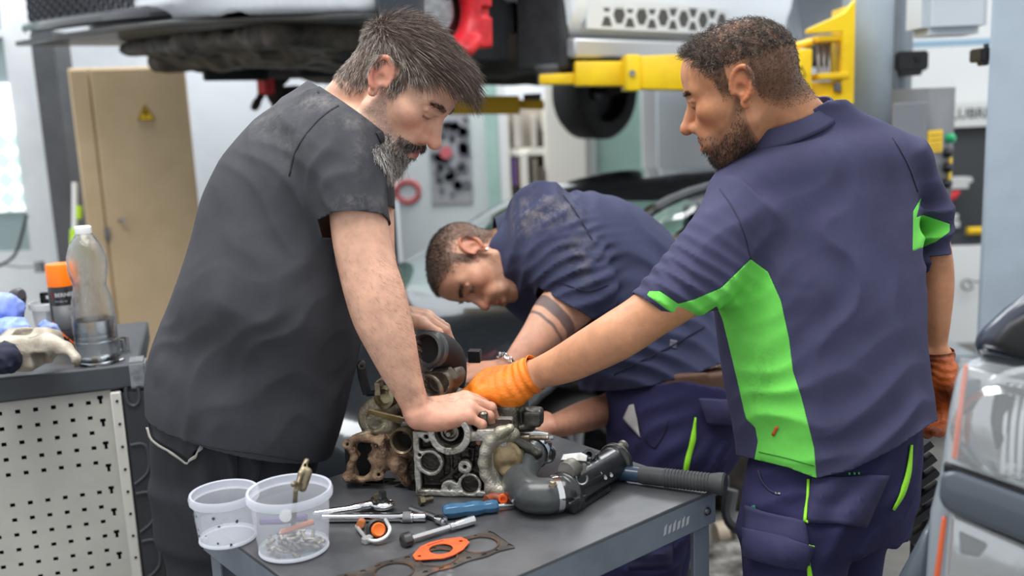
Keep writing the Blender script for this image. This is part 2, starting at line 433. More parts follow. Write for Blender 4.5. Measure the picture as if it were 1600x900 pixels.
M_postdark = mat('shaded_post_blue_grey', '#6b757f', .5, col2='#616a73', nscale=3)
M_yellow = mat('yellow_lift_paint', '#f2cc12', .42, col2='#e3b908', nscale=6, wear=('#7a5f10', 22, .7))
M_carwhite = mat('white_car_paint', '#dce3ea', .2, coat=.8)
M_carblack = mat('black_car_paint', '#1d2024', .18, coat=1.0)
M_glass_dark = mat('tinted_car_glass', '#5f7a72', .06, coat=.5, spec=.8)
M_chrome = mat('chrome', '#d9dadc', .12, metal=1)
M_steel = mat('brushed_steel', '#a8a9ab', .3, metal=1, col2='#8f9093', nscale=30)
M_alu = mat('cast_aluminium', '#a6a49c', .45, metal=.75, col2='#8b877c', nscale=25, bump=.5, bscale=160)
M_red = mat('red_painted_metal', '#d3232d', .4, col2='#a3161f', nscale=10, wear=('#4a2a28', 25, .66))
M_brass = mat('oily_brass_steel', '#8d836b', .4, metal=.8, col2='#6a6250', nscale=40)
M_yellowsign = mat('yellow_sign', '#f4c60c', .5)
M_green = mat('green_plastic', '#17a066', .4)
M_cream = mat('cream_cupboard', '#e5e2d8', .6)
M_mint = mat('pale_green_panel', '#a9c6bd', .55, col2='#9dbdb3', nscale=3)

def pbox(mb, x0, y0, x1, y1, Z, thick, bev=0, rot=0):
    """An upright box whose front shows at this place in the photograph at distance Z."""
    c = W((x0+x1)/2, (y0+y1)/2, Z); hw = abs(x1-x0)/FPX*Z/2; hh = abs(y1-y0)/FPX*Z/2*1.01
    R = np.array([[math.cos(rot), -math.sin(rot), 0], [math.sin(rot), math.cos(rot), 0], [0, 0, 1]])
    mb.box(c + R @ A3(0, thick/2, 0), A3(hw, thick/2, hh), R, bev); return c
def kind(o): o['kind'] = 'structure'; return o
# ------------------------------------------------------------------ setting
kind(MB().box((0, 4.2, -.05), (7, 6.2, .05)).build('floor', M_floor, smooth=False))
kind(MB().box((0, 9.6, 2.2), (7, .06, 2.25)).build('wall_back', M_white_wall, smooth=False))
# left bay: a wall with a window in a white frame, then a dark pillar
wl = MB(); YL = 5.6
xa, xb = W(-420, 100, YL)[0], W(-6, 100, YL)[0]
wx0, wx1 = W(-180, 200, YL)[0], W(40, 200, YL)[0]
zb = W(30, 392, YL)[2]; zt = 3.4; yl = W(30, 392, YL)[1]
wl.box(((wx1+W(104, 300, YL)[0])/2, yl+.06, 2.1), ((W(104, 300, YL)[0]-wx1)/2, .06, 2.1))
wl.box(((wx0+wx1)/2-.0, yl+.06, zb/2), ((wx1-wx0)/2, .06, zb/2))
wl.box((wx0-1.2, yl+.06, 2.1), (1.2, .06, 2.1))
kind(wl.build('wall_left', M_white_wall, smooth=False))
M_diamond = mat('patterned_window_glass', '#e8f4f2', .25, emit=('#f2fbff', .62))
nt = NT(M_diamond); bs = nt.n['Principled BSDF']
tc = nt.node('ShaderNodeTexCoord'); mp = nt.node('ShaderNodeMapping'); mp.inputs['Rotation'].default_value = (0, math.radians(45), 0); mp.inputs['Scale'].default_value = (13, 1, 13); nt.link(tc.outputs['Object'], mp.inputs[0])
ck = nt.node('ShaderNodeTexChecker', i_Scale=1.); ck.inputs[1].default_value = lin('#f4fbfc'); ck.inputs[2].default_value = lin('#b8d4d2'); nt.link(mp.outputs[0], ck.inputs[0])
nt.link(ck.outputs[0], bs.inputs['Base Color']); nt.link(ck.outputs[0], bs.inputs['Emission Color'])
win = kind(MB().box(((wx0+wx1)/2, yl+.02, (zb+zt)/2), ((wx1-wx0)/2, .012, (zt-zb)/2)).build('window_1', mat('window_bay_backing', '#8fa0a2', .5), smooth=False))
z1, z2, z3 = W(20, 205, YL)[2], W(20, 132, YL)[2], W(20, 330, YL)[2]
MB().box(((wx0+wx1)/2, yl-.002, (z3+z1)/2), ((wx1-wx0)/2, .008, (z1-z3)/2)).build('patterned_pane', M_diamond, win, smooth=False)
MB().box(((wx0+wx1)/2, yl-.002, (z2+z1)/2), ((wx1-wx0)/2, .008, (z2-z1)/2)).build('clear_pane', mat('bright_daylight_glass', '#ffffff', .3, emit=('#fbfdff', 1.0)), win, smooth=False)
MB().box(((wx0+wx1)/2, yl-.02, W(20, 58, YL)[2]), ((wx1-wx0)/2, .03, .02)).build('crossbar', M_frame, win)
fr = MB()
for px in (24, 50, 92):
    pbox(fr, px-5, -120, px+5, 590, YL-.08, .05)
kind(fr.build('trim_1', M_frame, smooth=False))
o = MB(); pbox(o, 84, 60, 118, 640, 5.3, .2); kind(o.build('trim_2', M_dark, smooth=False))
# a hose and a spring hook hanging on the left wall
hs = MB(); hs.tube([W(-10, 420, 5.3), W(22, 400, 5.3), W(36, 360, 5.3), W(42, 335, 5.3)], .008, 8, sub=4)
tag(hs.build('hose', M_rubber), 'dark thin hose looped on the white wall below the window', 'hose')
o = MB(); o.tube([W(-5, 412, 5.35), W(30, 417, 5.35), W(62, 417, 5.35)], .006, 8); o.box(W(62, 417, 5.35), (.02, .02, .03))
tag(o.build('wall_rod', M_steel), 'thin pale rod with a brown end block low on the left wall', 'rod')
# broom and rods leaning by the pillar
t = thing('hand_broom', 'pole with fluorescent yellow bands leaning beside the dark pillar', 'broom', W(118, 560, 4.95))
MB().rod(W(116, 560, 4.95), W(117, 285, 4.95), .014).build('pole', M_frame, t)
o = MB(); o.rod(W(116.2, 390, 4.94), W(116.4, 358, 4.94), .022); o.build('lower_band', mat('fluorescent_yellow', '#b9e335', .5), t)
o = MB(); o.rod(W(122, 342, 4.96), W(123, 322, 4.96), .02); o.build('upper_band', mat('fluorescent_yellow', '#b9e335', .5), t)
# ------------------------------------------------------------------ beige electrical cabinet
Zc = 4.9; cb = thing('electrical_cabinet', 'tall beige metal electrical cabinet with a yellow warning triangle', 'cabinet', (W(200, 400, Zc)[0], W(200, 400, Zc)[1]+.2, 0))
cx0, cx1 = W(122, 350, Zc)[0], W(291, 350, Zc)[0]; cy = W(200, 300, Zc)[1]; ct = W(200, 106, Zc)[2]; cs = W(151, 350, Zc)[0]
MB().box(((cx0+cx1)/2, cy+.22, ct/2), ((cx1-cx0)/2, .2, ct/2)).build('body', M_beige, cb, bevel=.006)
MB().box(((cx0+cs)/2, cy+.01, ct/2), ((cs-cx0)/2-.005, .012, ct/2-.01)).build('narrow_door', M_beige, cb, bevel=.005)
dr = MB().box(((cs+cx1)/2, cy+.008, ct/2), ((cx1-cs)/2-.005, .014, ct/2-.01)).build('wide_door', M_beige, cb, bevel=.005)
lk = MB().rod(W(170, 345, Zc-.02), W(170, 345, Zc-.06), .012).build('lock', M_steel, dr)
MB().box((cs, cy-.008, W(160, 365, Zc)[2]), (.012, .012, .03)).build('hinge', M_steel, cb)
sg = MB(); c = W(217, 177, Zc-.012); c[1] = cy-.010; sg.prism([(-.043, -.036), (.043, -.036), (0, .044)], c, (1, 0, 0), (0, 0, 1), .003)
sg = sg.build('warning_sign', M_yellowsign, dr, smooth=False)
bl = MB(); c2 = c+A3(0, -.0045, -.002)
bl.prism([(.004, .026), (-.012, -.002), (0, -.002), (-.004, -.026), (.012, .006), (.001, .006)], c2, (1, 0, 0), (0, 0, 1), .001)
for a, b in (((-.04, -.034), (.04, -.034)), ((.04, -.034), (0, .041)), ((0, .041), (-.04, -.034))):
    bl.rod(c2+A3(a[0], 0, a[1]), c2+A3(b[0], 0, b[1]), .0022, n=6)
bl.build('warning_symbol', mat('black_print', '#141414', .6), sg, smooth=False)
cb.rotation_euler.z = math.radians(19)
# ------------------------------------------------------------------ back wall: panels, doors, shelves, display board
def slab(name, x0, y0, x1, y1, Z, th, m, label=None, cat=None, group=None, parent=None):
    o = MB(); pbox(o, x0, y0, x1, y1, Z, th); o = o.build(name, m, parent, smooth=False, bevel=.004)
    if cat: tag(o, label, cat, group)
    return o
kind(slab('trim_3', 280, -40, 600, 640, 7.0, .08, mat('pale_grey_wall_panel', '#cdd1d6', .6, col2='#c5cacf', nscale=2)))
kind(slab('trim_4', 624, 120, 790, 560, 7.6, .05, mat('pale_panel', '#d3d9da', .6)))
kind(slab('door_1', 764, 120, 784, 560, 7.5, .05, M_mint))
kind(slab('trim_5', 785, 120, 797, 560, 7.45, .06, M_frame))
kind(slab('trim_6', 858, 120, 918, 560, 7.35, .2, M_cream))
kind(slab('trim_7', 918, 120, 934, 560, 7.45, .06, M_frame))
kind(slab('door_2', 934, 120, 1006, 560, 7.5, .05, M_mint))
kind(slab('trim_8', 1006, 120, 1028, 560, 7.4, .06, M_frame))
kind(slab('trim_9', 1029, 60, 1330, 560, 7.6, .05, mat('pale_grey_wall_panel', '#cdd1d6', .6)))
db = thing('display_board', 'grey poster board with dark blotched prints and a red spot', 'board', W(702, 250, 7.55))
slab('board', 671, 178, 735, 318, 7.5, .03, mat('grey_board', '#a9abaf', .6, col2='#9a9ca1', nscale=5), parent=db)
bY = W(703, 248, 7.5)[1]
rr = random.Random(3); bl = MB()
for i in range(60):
    p = W(rr.uniform(676, 730), rr.uniform(184, 308), 7.55); p[1] = bY-.012; n = rr.randint(5, 8); s = rr.uniform(.02, .055)
    bl.prism([(s*rr.uniform(.5, 1.1)*math.cos(2*math.pi*k/n), s*rr.uniform(.5, 1.1)*math.sin(2*math.pi*k/n)) for k in range(n)], p, (1, 0, 0), (0, 0, 1), .002)
tag(bl.build('dark_print', mat('dark_grey_print', '#62646a', .7), db, smooth=False), kind='stuff')
pr_c = W(697, 238, 7.5); pr_c[1] = bY-.016; bl = MB(); bl.prism(circle(.05, 9), pr_c, (1, 0, 0), (0, 0, 1), .003); bl.build('red_print', mat('faded_red_print', '#c4636b', .7), db, smooth=False)
hr = MB(); c = W(637, 300, 7.56); hr.tube([c+A3(.09*math.cos(a), 0, .08*math.sin(a)) for a in np.linspace(0, 6.1, 20)], .022, 8)
tag(hr.build('hose_reel', mat('faded_red_rubber', '#b95a5a', .6)), 'coiled faded red hose hung behind the bearded man', 'hose')
kind(slab('trim_10', 596, 200, 620, 620, 4.6, .1, mat('dark_blue_grey_steel', '#4d5660', .5)))
# open shelves with folders
sh = thing('open_shelf', 'cream open shelf unit holding blurred folders by the back wall', 'shelf', W(827, 500, 7.5))
slab('back_panel', 797, 160, 858, 470, 7.6, .02, mat('shelf_back', '#b8aea2', .7), parent=sh)
slab('upright', 796, 160, 800, 470, 7.4, .25, M_cream, parent=sh); slab('upright', 817, 240, 829, 470, 7.38, .25, M_cream, parent=sh); slab('upright', 853, 160, 858, 470, 7.4, .25, M_cream, parent=sh)
slab('shelf_board', 797, 232, 858, 243, 7.36, .25, M_cream, parent=sh)
for i, (x0, x1, y0, y1, c) in enumerate([(801, 806, 250, 290, '#6e4f8f'), (807.5, 811, 246, 290, '#6d5f62'), (812, 816, 255, 290, '#8a5a4a'), (832, 840, 250, 290, '#8d8577'), (842, 851, 262, 290, '#5f564c'), (802, 812, 178, 230, '#cfc8be'), (812.5, 816, 186, 230, '#c3bdb6'), (830.5, 838, 182, 230, '#cbc6bd'), (847.5, 851, 205, 230, '#33413a')]):
    lab = ['purple folder on the lower shelf of the cream unit', 'grey brown folder beside the purple one on the shelf', 'rusty brown folder third on the lower shelf', 'taupe box right of the shelf divider', 'dark brown box at the right end of the lower shelf', 'pale folder at the left of the upper shelf', 'pale grey box in the middle of the upper shelf', 'cream box right of centre on the upper shelf', 'dark green bottle at the right end of the upper shelf'][i]
    slab('folder' if i < 3 or i == 5 else ('bottle' if i == 8 else 'box'), x0, y0, x1, y1, 7.34, .2, mat('shelf_item_'+c[1:], c, .7), lab, 'folder' if i < 3 or i == 5 else ('bottle' if i == 8 else 'box'), 'folders and boxes on the cream shelf')
# ------------------------------------------------------------------ right: lift post, control box, fluid tank, service machine, near pillar
Zp = 4.1
pc = W(1397, 100, Zp); px_, py_ = pc[0], pc[1]
lp = thing('car_lift', 'blue grey steel column of the two post car lift behind the man in green trim', 'lift', (px_, py_, 0))
th = math.radians(-20); ux = A3(-math.cos(th), -math.sin(th)*-1, 0); ux = unit(A3(-1, .22, 0)); vx = unit(A3(.75, .9, 0)); wa, wb = .215, .19
fp = [A3(px_, py_, 0), A3(px_, py_, 0)+ux*wa, A3(px_, py_, 0)+ux*wa+vx*wb, A3(px_, py_, 0)+vx*wb]
def post(name, mats, H, fp):
    V = [p for p in fp] + [p+A3(0, 0, H) for p in fp]
    me = mesh_np(name, np.array(V), [np.array([[0, 1, 5, 4], [1, 2, 6, 5], [2, 3, 7, 6], [3, 0, 4, 7], [4, 5, 6, 7], [3, 2, 1, 0]])])
    return me
o = link('column', post('column', None, 3.6, fp), [M_post], lp, smooth=False)
V = [fp[0]-vx*.004+ux*.001, fp[0]+vx*wb, fp[0]+vx*wb+A3(.012, -.012, 0), fp[0]+A3(.008, -.014, 0)]
o = link('shaded_side_face', post('shaded_side_face', None, 3.6, V), [M_postdark], lp, 'side face of the column, its shade put into the colour', smooth=False)  # thin sheet over the side face, its shade put into a darker post colour
o = MB(); pbox(o, 1401, 80, 1452, 110, Zp-.03, .1, .008); pbox(o, 1405, 108, 1442, 118, Zp-.02, .08, .006); o.rod(W(1436, 91, Zp-.03), W(1436, 91, Zp-.045), .012)
tag(o.build('cable_bracket', M_black), 'black plastic bracket box bolted to the lift column above the control cabinet', 'bracket')
# control box
cbx = thing('control_box', 'grey steel control cabinet with green button and yellow label on the lift column', 'control box', W(1440, 220, Zp-.1))
a0, a1, a2 = W(1393, 140, 3.95), W(1452, 134, 3.9), W(1493, 141, 4.05)
def quadbox(name, p, q, r, H, m, parent):
    d = [p, q, r, p+(r-q)]
    V = [x*A3(1, 1, 0)+A3(0, 0, p[2]) for x in d] + [x*A3(1, 1, 0)+A3(0, 0, p[2]-H) for x in d]
    return link(name, mesh_np(name, np.array(V), [np.array([[0, 1, 2, 3], [7, 6, 5, 4], [0, 4, 5, 1], [1, 5, 6, 2], [2, 6, 7, 3], [3, 7, 4, 0]])]), m, parent, smooth=False)
quadbox('housing', a0, a1, a2, .62, mat('mid_grey_paint', '#6b6e72', .5, col2='#62656a', nscale=5), cbx)
dx = unit((a1-a0)*A3(1, 1, 0)); nz = A3(0, 0, 1); nn = unit(np.cross(dx, nz)); nn = nn if nn[1] < 0 else -nn
MB().box((a0+a1)/2+nn*.008+A3(0, 0, -.33), A3(.066, .008, .27), np.stack([dx, -nn, nz], 1)).build('door', mat('grey_door_paint', '#83878e', .5), cbx, bevel=.004)
sx = unit((a2-a1)*A3(1, 1, 0)); sn = np.cross(sx, nz); sn = sn if sn[1] < 0 else -sn
def onside(px, py): # point on the side face seen at this place
    d = f_+r_*((px-800)/FPX)+u_*((450-py)/FPX); t = ((a1-CAM)@sn)/(d@sn); return CAM+d*t
def sbox(name, x0, y0, x1, y1, th, m, par):
    c = (onside(x0, y0)+onside(x1, y1))/2; w_ = np.linalg.norm((onside(x1, y0)-onside(x0, y0))*A3(1, 1, 0))/2; h_ = abs(onside(x0, y0)[2]-onside(x0, y1)[2])/2
    return MB().box(c+sn*th/2, A3(w_, th/2, h_), np.stack([sx, -sn, nz], 1)).build(name, m, par, smooth=False)
lb = sbox('yellow_label', 1449, 203, 1471, 238, .004, M_yellowsign, cbx)
for y in (210, 218, 226, 232): sbox('label_line', 1452, y, 1468, y+1.6, .006, mat('dark_yellow_print', '#a08a1c', .6), lb)
for px, py, m, nm in ((1481, 216, M_green, 'green_button'), (1477, 239, M_black, 'black_button'), (1477, 262, M_black, 'black_button'), (1475, 287, M_black, 'switch')):
    p = onside(px, py); MB().lathe(p, sn, [(.02, 0), (.02, .02), (.014, .03)], 16).build(nm, m, cbx)
sbox('yellow_strip', 1481, 246, 1485, 286, .006, M_yellow, cbx)
# fluid tank
tk = thing('fluid_tank', 'translucent white fluid reservoir with a yellow upper half hanging beside the lift column', 'tank', W(1480, 20, 3.7))
o = MB(); c = W(1479, 0, 3.7); o.box(c, (.125, .1, .135), bev=.03); o.build('vessel', mat('milky_plastic', '#c5ccd2', .35), tk)
o = MB(); o.box(c+A3(-.02, -.012, .07), (.098, .1, .05), bev=.01); o.build('yellow_sight_band', mat('yellowed_plastic', '#d8cf9e', .4), tk)
# service machine
sm = thing('service_machine', 'white service machine with dark recess, shelf and round red logo behind the control box', 'machine', W(1500, 560, 6.2))
Zs = 6.2
slab('upper_panel', 1425, -40, 1640, 196, Zs, .3, mat('white_machine_paint', '#e2e5e6', .45), parent=sm)
slab('blue_stripe', 1425, 60, 1640, 70, Zs-.012, .01, mat('blue_grey_stripe', '#8fb0c8', .5), parent=sm)
hd = slab('header_panel', 1486, 158, 1640, 196, Zs-.03, .04, mat('white_grey_panel', '#d4d6d5', .5), parent=sm)
text('header_lettering', 'LUBRI', .09, W(1515, 178, Zs-.035), (1, 0, 0), (0, 0, 1), mat('dark_lettering', '#62676a', .6), hd, bold=.002)
slab('recess_panel', 1425, 196, 1640, 372, Zs+.12, .1, mat('dark_recess', '#3b3e42', .6), parent=sm)
slab('shelf', 1425, 366, 1640, 384, Zs-.15, .4, mat('dark_slate', '#33373e', .5), parent=sm)
slab('lower_cabinet', 1425, 384, 1640, 640, Zs-.1, .4, mat('white_machine_paint', '#e2e5e6', .45), parent=sm)
lg = MB(); c = W(1493, 408, Zs-.105); lg.prism(circle(.066, 28), c, (1.2, 0, 0), (0, 0, .85), .004, [circle(.041, 20)]); lg.build('logo_ring', mat('logo_red', '#e2352b', .5), sm, smooth=False)
lg = MB(); lg.prism(circle(.077, 28), c, (1.2, 0, 0), (0, 0, .85), .002, [circle(.067, 20)]); lg.build('logo_outer_ring', mat('logo_violet', '#7d3f74', .5), sm, smooth=False)
lg = MB(); lg.prism([(-.012, -.02), (.006, -.014), (.014, .016), (.002, .004), (-.01, .018)], c, (1.2, 0, 0), (0, 0, .9), .004); lg.build('logo_mark', mat('logo_dark', '#33433f', .5), sm, smooth=False)
for i, (x0, y0, x1, y1) in enumerate([(1484, 278, 1520, 286), (1482, 287, 1514, 295), (1484, 335, 1498, 343), (1484, 346, 1500, 356)]):
    slab('switch_box', x0, y0, x1, y1, Zs-.1, .12, mat('pale_grey_plastic', '#c4c7c8', .5), ['upper pale grey wide box in the machine recess', 'lower pale grey wide box under the other one in the recess', 'small grey box on the machine shelf beside the elbow', 'small grey box lowest on the machine shelf'][i], 'box', 'pale boxes in the service machine')
o = MB(); o.rod(W(1511, 361, Zs-.2), W(1550, 360, Zs-.2), .024, n=16); tag(o.build('tape_roll', M_yellow), 'yellow roll lying on the dark shelf of the service machine', 'roll')
o = MB(); o.lathe(W(1478, 312, Zs-.15), IMG(1, -.6), [(.012, 0), (.03, .03), (.02, .07), (.008, .1)], 12); tag(o.build('red_nozzle', M_red), 'red nozzle in the dark machine recess beside the shoulder', 'nozzle')
o = MB(); o.tube([W(1512, 440, 6.0)]+[W(1512+9*math.cos(a), 445+8*math.sin(a), 6.0) for a in np.linspace(.5, 5.5, 9)]+[W(1530, 440, 6.0), W(1548, 425, 6.0)], .005, 6, sub=3)
tag(o.build('cable_hook', M_dark), 'thin dark curled cable in front of the white machine', 'cable')
o = MB(); pbox(o, 1440, 556, 1530, 640, 4.3, .3, .01); pbox(o, 1440, 572, 1530, 576, 4.27, .05, .004)
tag(o.build('parts_trolley', mat('trolley_grey', '#8f979d', .4, col2='#868e94', nscale=4)), 'low grey metal trolley beyond the gloved right hand', 'trolley')
# near pillar
pcn = W(1541, 200, 3.0); Rn = np.array([[math.cos(-.46), -math.sin(-.46), 0], [math.sin(-.46), math.cos(-.46), 0], [0, 0, 1]])
o = MB(); o.box(A3(pcn[0], pcn[1], 1.8)+Rn@A3(.2, .12, 0), (.2, .12, 1.8), Rn)
np_ = tag(o.build('near_lift_post', M_post, bevel=.01), 'pale blue grey lift column at the right edge with black bracket', 'lift')
o = MB(); pbox(o, 1533, 75, 1549, 96, 2.98, .08, .004); pbox(o, 1538, 94, 1546, 102, 2.98, .05, .003); o.rod(W(1541, 75, 2.99), W(1541, 69, 2.99), .008); o.build('bracket', M_black, np_)
# ------------------------------------------------------------------ white car up on the lift
CU = unit(A3(-.722, -.692, 0)); CV = unit(A3(CU[1], -CU[0], .035)); CW_ = -np.cross(CU, CV); CO = W(740, 60, 3.75)
def cw(u, v, w): return CO + CU*u + CV*v + CW_*w
RC = np.stack([CU, CV, CW_], 1)
def carpost(V, F): return CO + V @ RC.T, F
wc = thing('lifted_car', 'white car raised on the yellow two post lift with its near front wheel taken off', 'car', CO)
b = SDF()
N_ = [(-3.75, .79, .30, .80, .36), (-3.3, .79, .37, .90, .42), (-1.5, .79, .37, .93, .42), (0, .79, .37, .93, .42), (.45, .79, .37, .92, .42), (.75, .79, .38, .84, .40), (.93, .79, .40, .66, .36), (1.0, .79, .42, .5, .3)]
b.op('u', *loft([(A3(u, v, w), rv, rw) for u, v, w, rv, rw in N_], A3(0, 1, 0), 6))
for u in (0, -2.6):
    for v in (-.06, 1.78): b.op('s', *cyl((u+.04, v-.36, .06), (u+.04, v+.36, .06), .45), .02)
b.op('s', *box((-.1, .79, -.05), (1.0, .62, .22)))
b.op('s', *box((.85, .79, -.2), (.43, 1.3, .262)))
def lifted(V, F):
    return carpost(V, F)
o = sdf_obj('body_shell', b, .022, M_carwhite, wc, post=lifted)
# body seams and lower sill
def car_mb(fn, name, m, par=wc, label=None, **k):
    mb = MB(); fn(mb); o = link(name, mb.mesh(name), m, par, label, k.pop('smooth', True))
    V = np.zeros(len(o.data.vertices)*3); o.data.vertices.foreach_get('co', V); V, _ = carpost(V.reshape(-1, 3), None); o.data.vertices.foreach_set('co', V.ravel()); o.data.update()
    if k.get('bevel'): md = o.modifiers.new('bevel', 'BEVEL'); md.width = k['bevel']; md.segments = 2; md.limit_method = 'ANGLE'
    if o.data.polygons and o.data.polygons[0].use_smooth: o.data.set_sharp_from_angle(angle=math.radians(35))
    return o
car_mb(lambda m: m.box((-1.35, -.125, -.035), (.93, .03, .04)), 'side_skirt', mat('silver_sill', '#b9bcc0', .3, metal=.5), bevel=.012)
def hexp(r, c, a0=0): return circle(r, 6, c, a0)
vent = MB(); holes = []
for i in range(6):
    x = .09+i*.155; holes.append(hexp(.042, (x+.077, .062)))
    for s in (0, 1):
        y0, y1 = (.012, .052) if s == 0 else (.112, .072)
        holes.append([(x-.042, y0), (x+.032, y0), (x+.012, y1), (x-.022, y1)])
def vb(m): m.prism([(-.04, 0), (1.0, 0), (1.0, .125), (-.04, .125)], (-.55, -.142, .045), (-1, 0, 0), (0, 0, 1), .012, holes)
vp = car_mb(vb, 'side_vent', mat('silver_vent', '#cfd3d6', .35), smooth=False)
car_mb(lambda m: m.box((-1.03, -.1365, .107), (.51, .003, .061)), 'vent_backing', mat('dark_vent', '#4a4a48', .7), vp)
# black front grille with honeycomb cells
def gb(m):
    for i in range(26):
        for j in range(9):
            x = i*.046; y = j*.04+(i % 2)*.02
            if x > 1.14: continue
            m.prism(circle(.0262, 6, (x, y)), (0, 0, 0), (0, 1, 0), (0, 0, 1), .02, [circle(.0205, 6, (x, y))])
mb = MB(); gb(mb)
for v in mb.bm.verts:
    x, y, z = v.co; v.co = Vector((1.0-.0*y+(x)*1.0-.10*max(0, y-.8)**2, y+.78, z+.125))
gr = link('grille', mb.mesh('grille'), mat('grille_black', '#34353c', .35), wc, 'black honeycomb grille', False)
V = np.zeros(len(gr.data.vertices)*3); gr.data.vertices.foreach_get('co', V); V, _ = carpost(V.reshape(-1, 3), None); gr.data.vertices.foreach_set('co', V.ravel())
car_mb(lambda m: m.box((.96, 1.32, .33), (.025, .62, .22)), 'grille_surround', M_black, gr, bevel=.02)
car_mb(lambda m: m.tube([(.80, .34, .105), (.93, .48, .10), (1.02, .72, .10), (1.045, 1.1, .105), (1.045, 1.6, .11), (1.0, 1.95, .115)], .026, 10, sub=4), 'lower_grille_lip', mat('gloss_black', '#23252b', .2, coat=.8))
def sp(m):
    pl = [(.38, -.15), (.62, -.13), (.86, .12), (1.02, .5), (1.06, .8), (1.07, 1.4), (1.04, 2.02), (.8, 1.9), (.3, 1.75), (-.1, 1.6), (-.1, .1), (.38, .02)]
    m.prism(pl, (0, 0, .040), (1, 0, 0), (0, 1, 0), .022)
car_mb(sp, 'front_splitter', mat('scuffed_splitter', '#232427', .5, coat=.15, col2='#37342f', nscale=4, bump=.1, bscale=12, wear=('#6e665b', 5, .66)), bevel=.005)
def pl_(m):
    m.box((.46, -.135, .085), (.10, .012, .045)); m.box((.50, -.13, .125), (.06, .012, .012))
car_mb(pl_, 'splitter_end_plate', mat('gloss_black', '#23252b', .2, coat=.8), bevel=.005)
# grimy underbody in front of the axle: tray, ducts, flap
ub = SDF()
ub.op('u', *box((.30, .85, .01), (.48, .68, .04), rd=.03))
ub.op('u', *box((.22, 1.12, -.035), (.36, .52, .045), rd=.03), .05)
ub.op('u', *ell((.25, .55, -.01), (.28, .22, .08)), .06).op('u', *ell((.4, 1.1, -.005), (.3, .35, .06)), .06)
ub.op('u', *ell((-.15, .5, -.05), (.32, .25, .12)), .05).op('u', *ell((-.2, 1.05, -.02), (.4, .35, .14)), .05)
for v in (.3, .6, .95, 1.3): ub.op('u', *cap((.6, v, -.015), (-.1, v+.1, -.03), .035, .05), .04)
ub.op('u', *ring((.15, .35, .0), (.2, .5, 1), .16, .028), .02)
ub.op('d', lambda P: .02*vnoise(P*9)+.010*vnoise(P*24), None, 0)
sdf_obj('underbody', ub, .014, mat('grimy_underbody', '#2c2a27', .6, col2='#5a5147', nscale=8, bump=.6, bscale=30, wear=('#6e675d', 10, .64)), wc, post=carpost)
car_mb(lambda m: (m.box((.33, 1.28, -.075), (.16, .02, .06)), m.box((.05, 1.0, -.06), (.2, .14, .07))), 'air_guide_flap', M_rubber, bevel=.01)
fp_ = SDF()
fp_.op('u', *box((-1.75, .8, -.02), (1.35, .78, .07), rd=.03))
for v, r in ((.45, .05), (1.1, .06), (.8, .09)): fp_.op('u', *cap((-.5, v, -.09), (-2.9, v, -.10), r), .03)
fp_.op('u', *box((-.55, .8, -.07), (.1, .7, .06), rd=.02), .03).op('u', *box((-2.5, .8, -.07), (.15, .75, .08), rd=.03), .03)
fp_.op('d', lambda P: .014*vnoise(P*11), None, 0)
sdf_obj('floor_pan', fp_, .02, mat('dark_floor_pan', '#262523', .75, col2='#3b3630', nscale=5, bump=.5, bscale=25, wear=('#6b5d4c', 7, .67)), wc, post=carpost)
car_mb(lambda m: (m.box((-.41, .02, .18), (.03, .13, .3)), m.box((0, .1, .44), (.44, .16, .02)), m.box((.42, .05, .25), (.02, .14, .2)), m.box((0, .25, .2), (.46, .02, .28))), 'wheel_arch_liner', mat('arch_liner', '#36373a', .8, col2='#2c2d30', nscale=14, bump=.3), bevel=.015)
# near front hub: disc, red caliper, knuckle and arms
def lathe_car(m, u, v, w, prof, n=40): m.lathe((u, v, w), (0, -1, 0), prof, n)
car_mb(lambda m: lathe_car(m, .18, .06, .10, [(.05, 0), (.155, 0), (.155, .028), (.085, .028), (.08, .06), (.03, .06)]), 'brake_disc', M_steel)
cal = SDF()
cal.op('u', *ring((.02, 0, .12), (0, 1, 0), .165, .052))
cal.op('i', *box((-.14, 0, .10), (.13, .09, .135)), .02)
cal.op('u', *box((-.155, -.035, .1), (.035, .028, .12), rd=.012), .02).op('u', *cap((-.1, -.05, .21), (-.05, -.04, .25), .022), .02).op('u', *cap((-.1, -.05, .0), (-.07, -.05, -.03), .024), .02)
cal.op('s', *box((-.17, -.06, .115), (.04, .02, .018)), .006)
sdf_obj('brake_caliper', cal, .006, M_red, wc, 'red brake caliper', post=lambda V, F: carpost(V+A3(.16, -.02, -.02), F))
def arms(m):
    m.tube([(.05, .1, .12), (.02, .35, -.02), (-.02, .55, .0)], [.05, .035, .04], 10, sub=4); m.tube([(.02, .1, .02), (.2, .35, -.06), (.3, .55, -.02)], .03, 8, sub=3)
    m.tube([(.12, .05, .3), (.14, .1, .1), (.1, .12, -.03)], .022, 8, sub=3); m.tube([(.02, .14, .45), (.02, .13, .1)], .055, 14); m.tube([(.1, .12, .5), (.18, .05, .3), (.12, .0, .14)], .012, 8, sub=3)
car_mb(arms, 'suspension_arms', mat('dirty_cast_metal', '#55524d', .6, metal=.5, col2='#2f2c29', nscale=18, bump=.5))
car_mb(lambda m: [m.lathe((.1, .16, .2+i*.035), (0, .05, 1), [(.07, 0), (.085, .01), (.07, .02)], 20, cap=False) for i in range(7)], 'coil_spring', M_black)
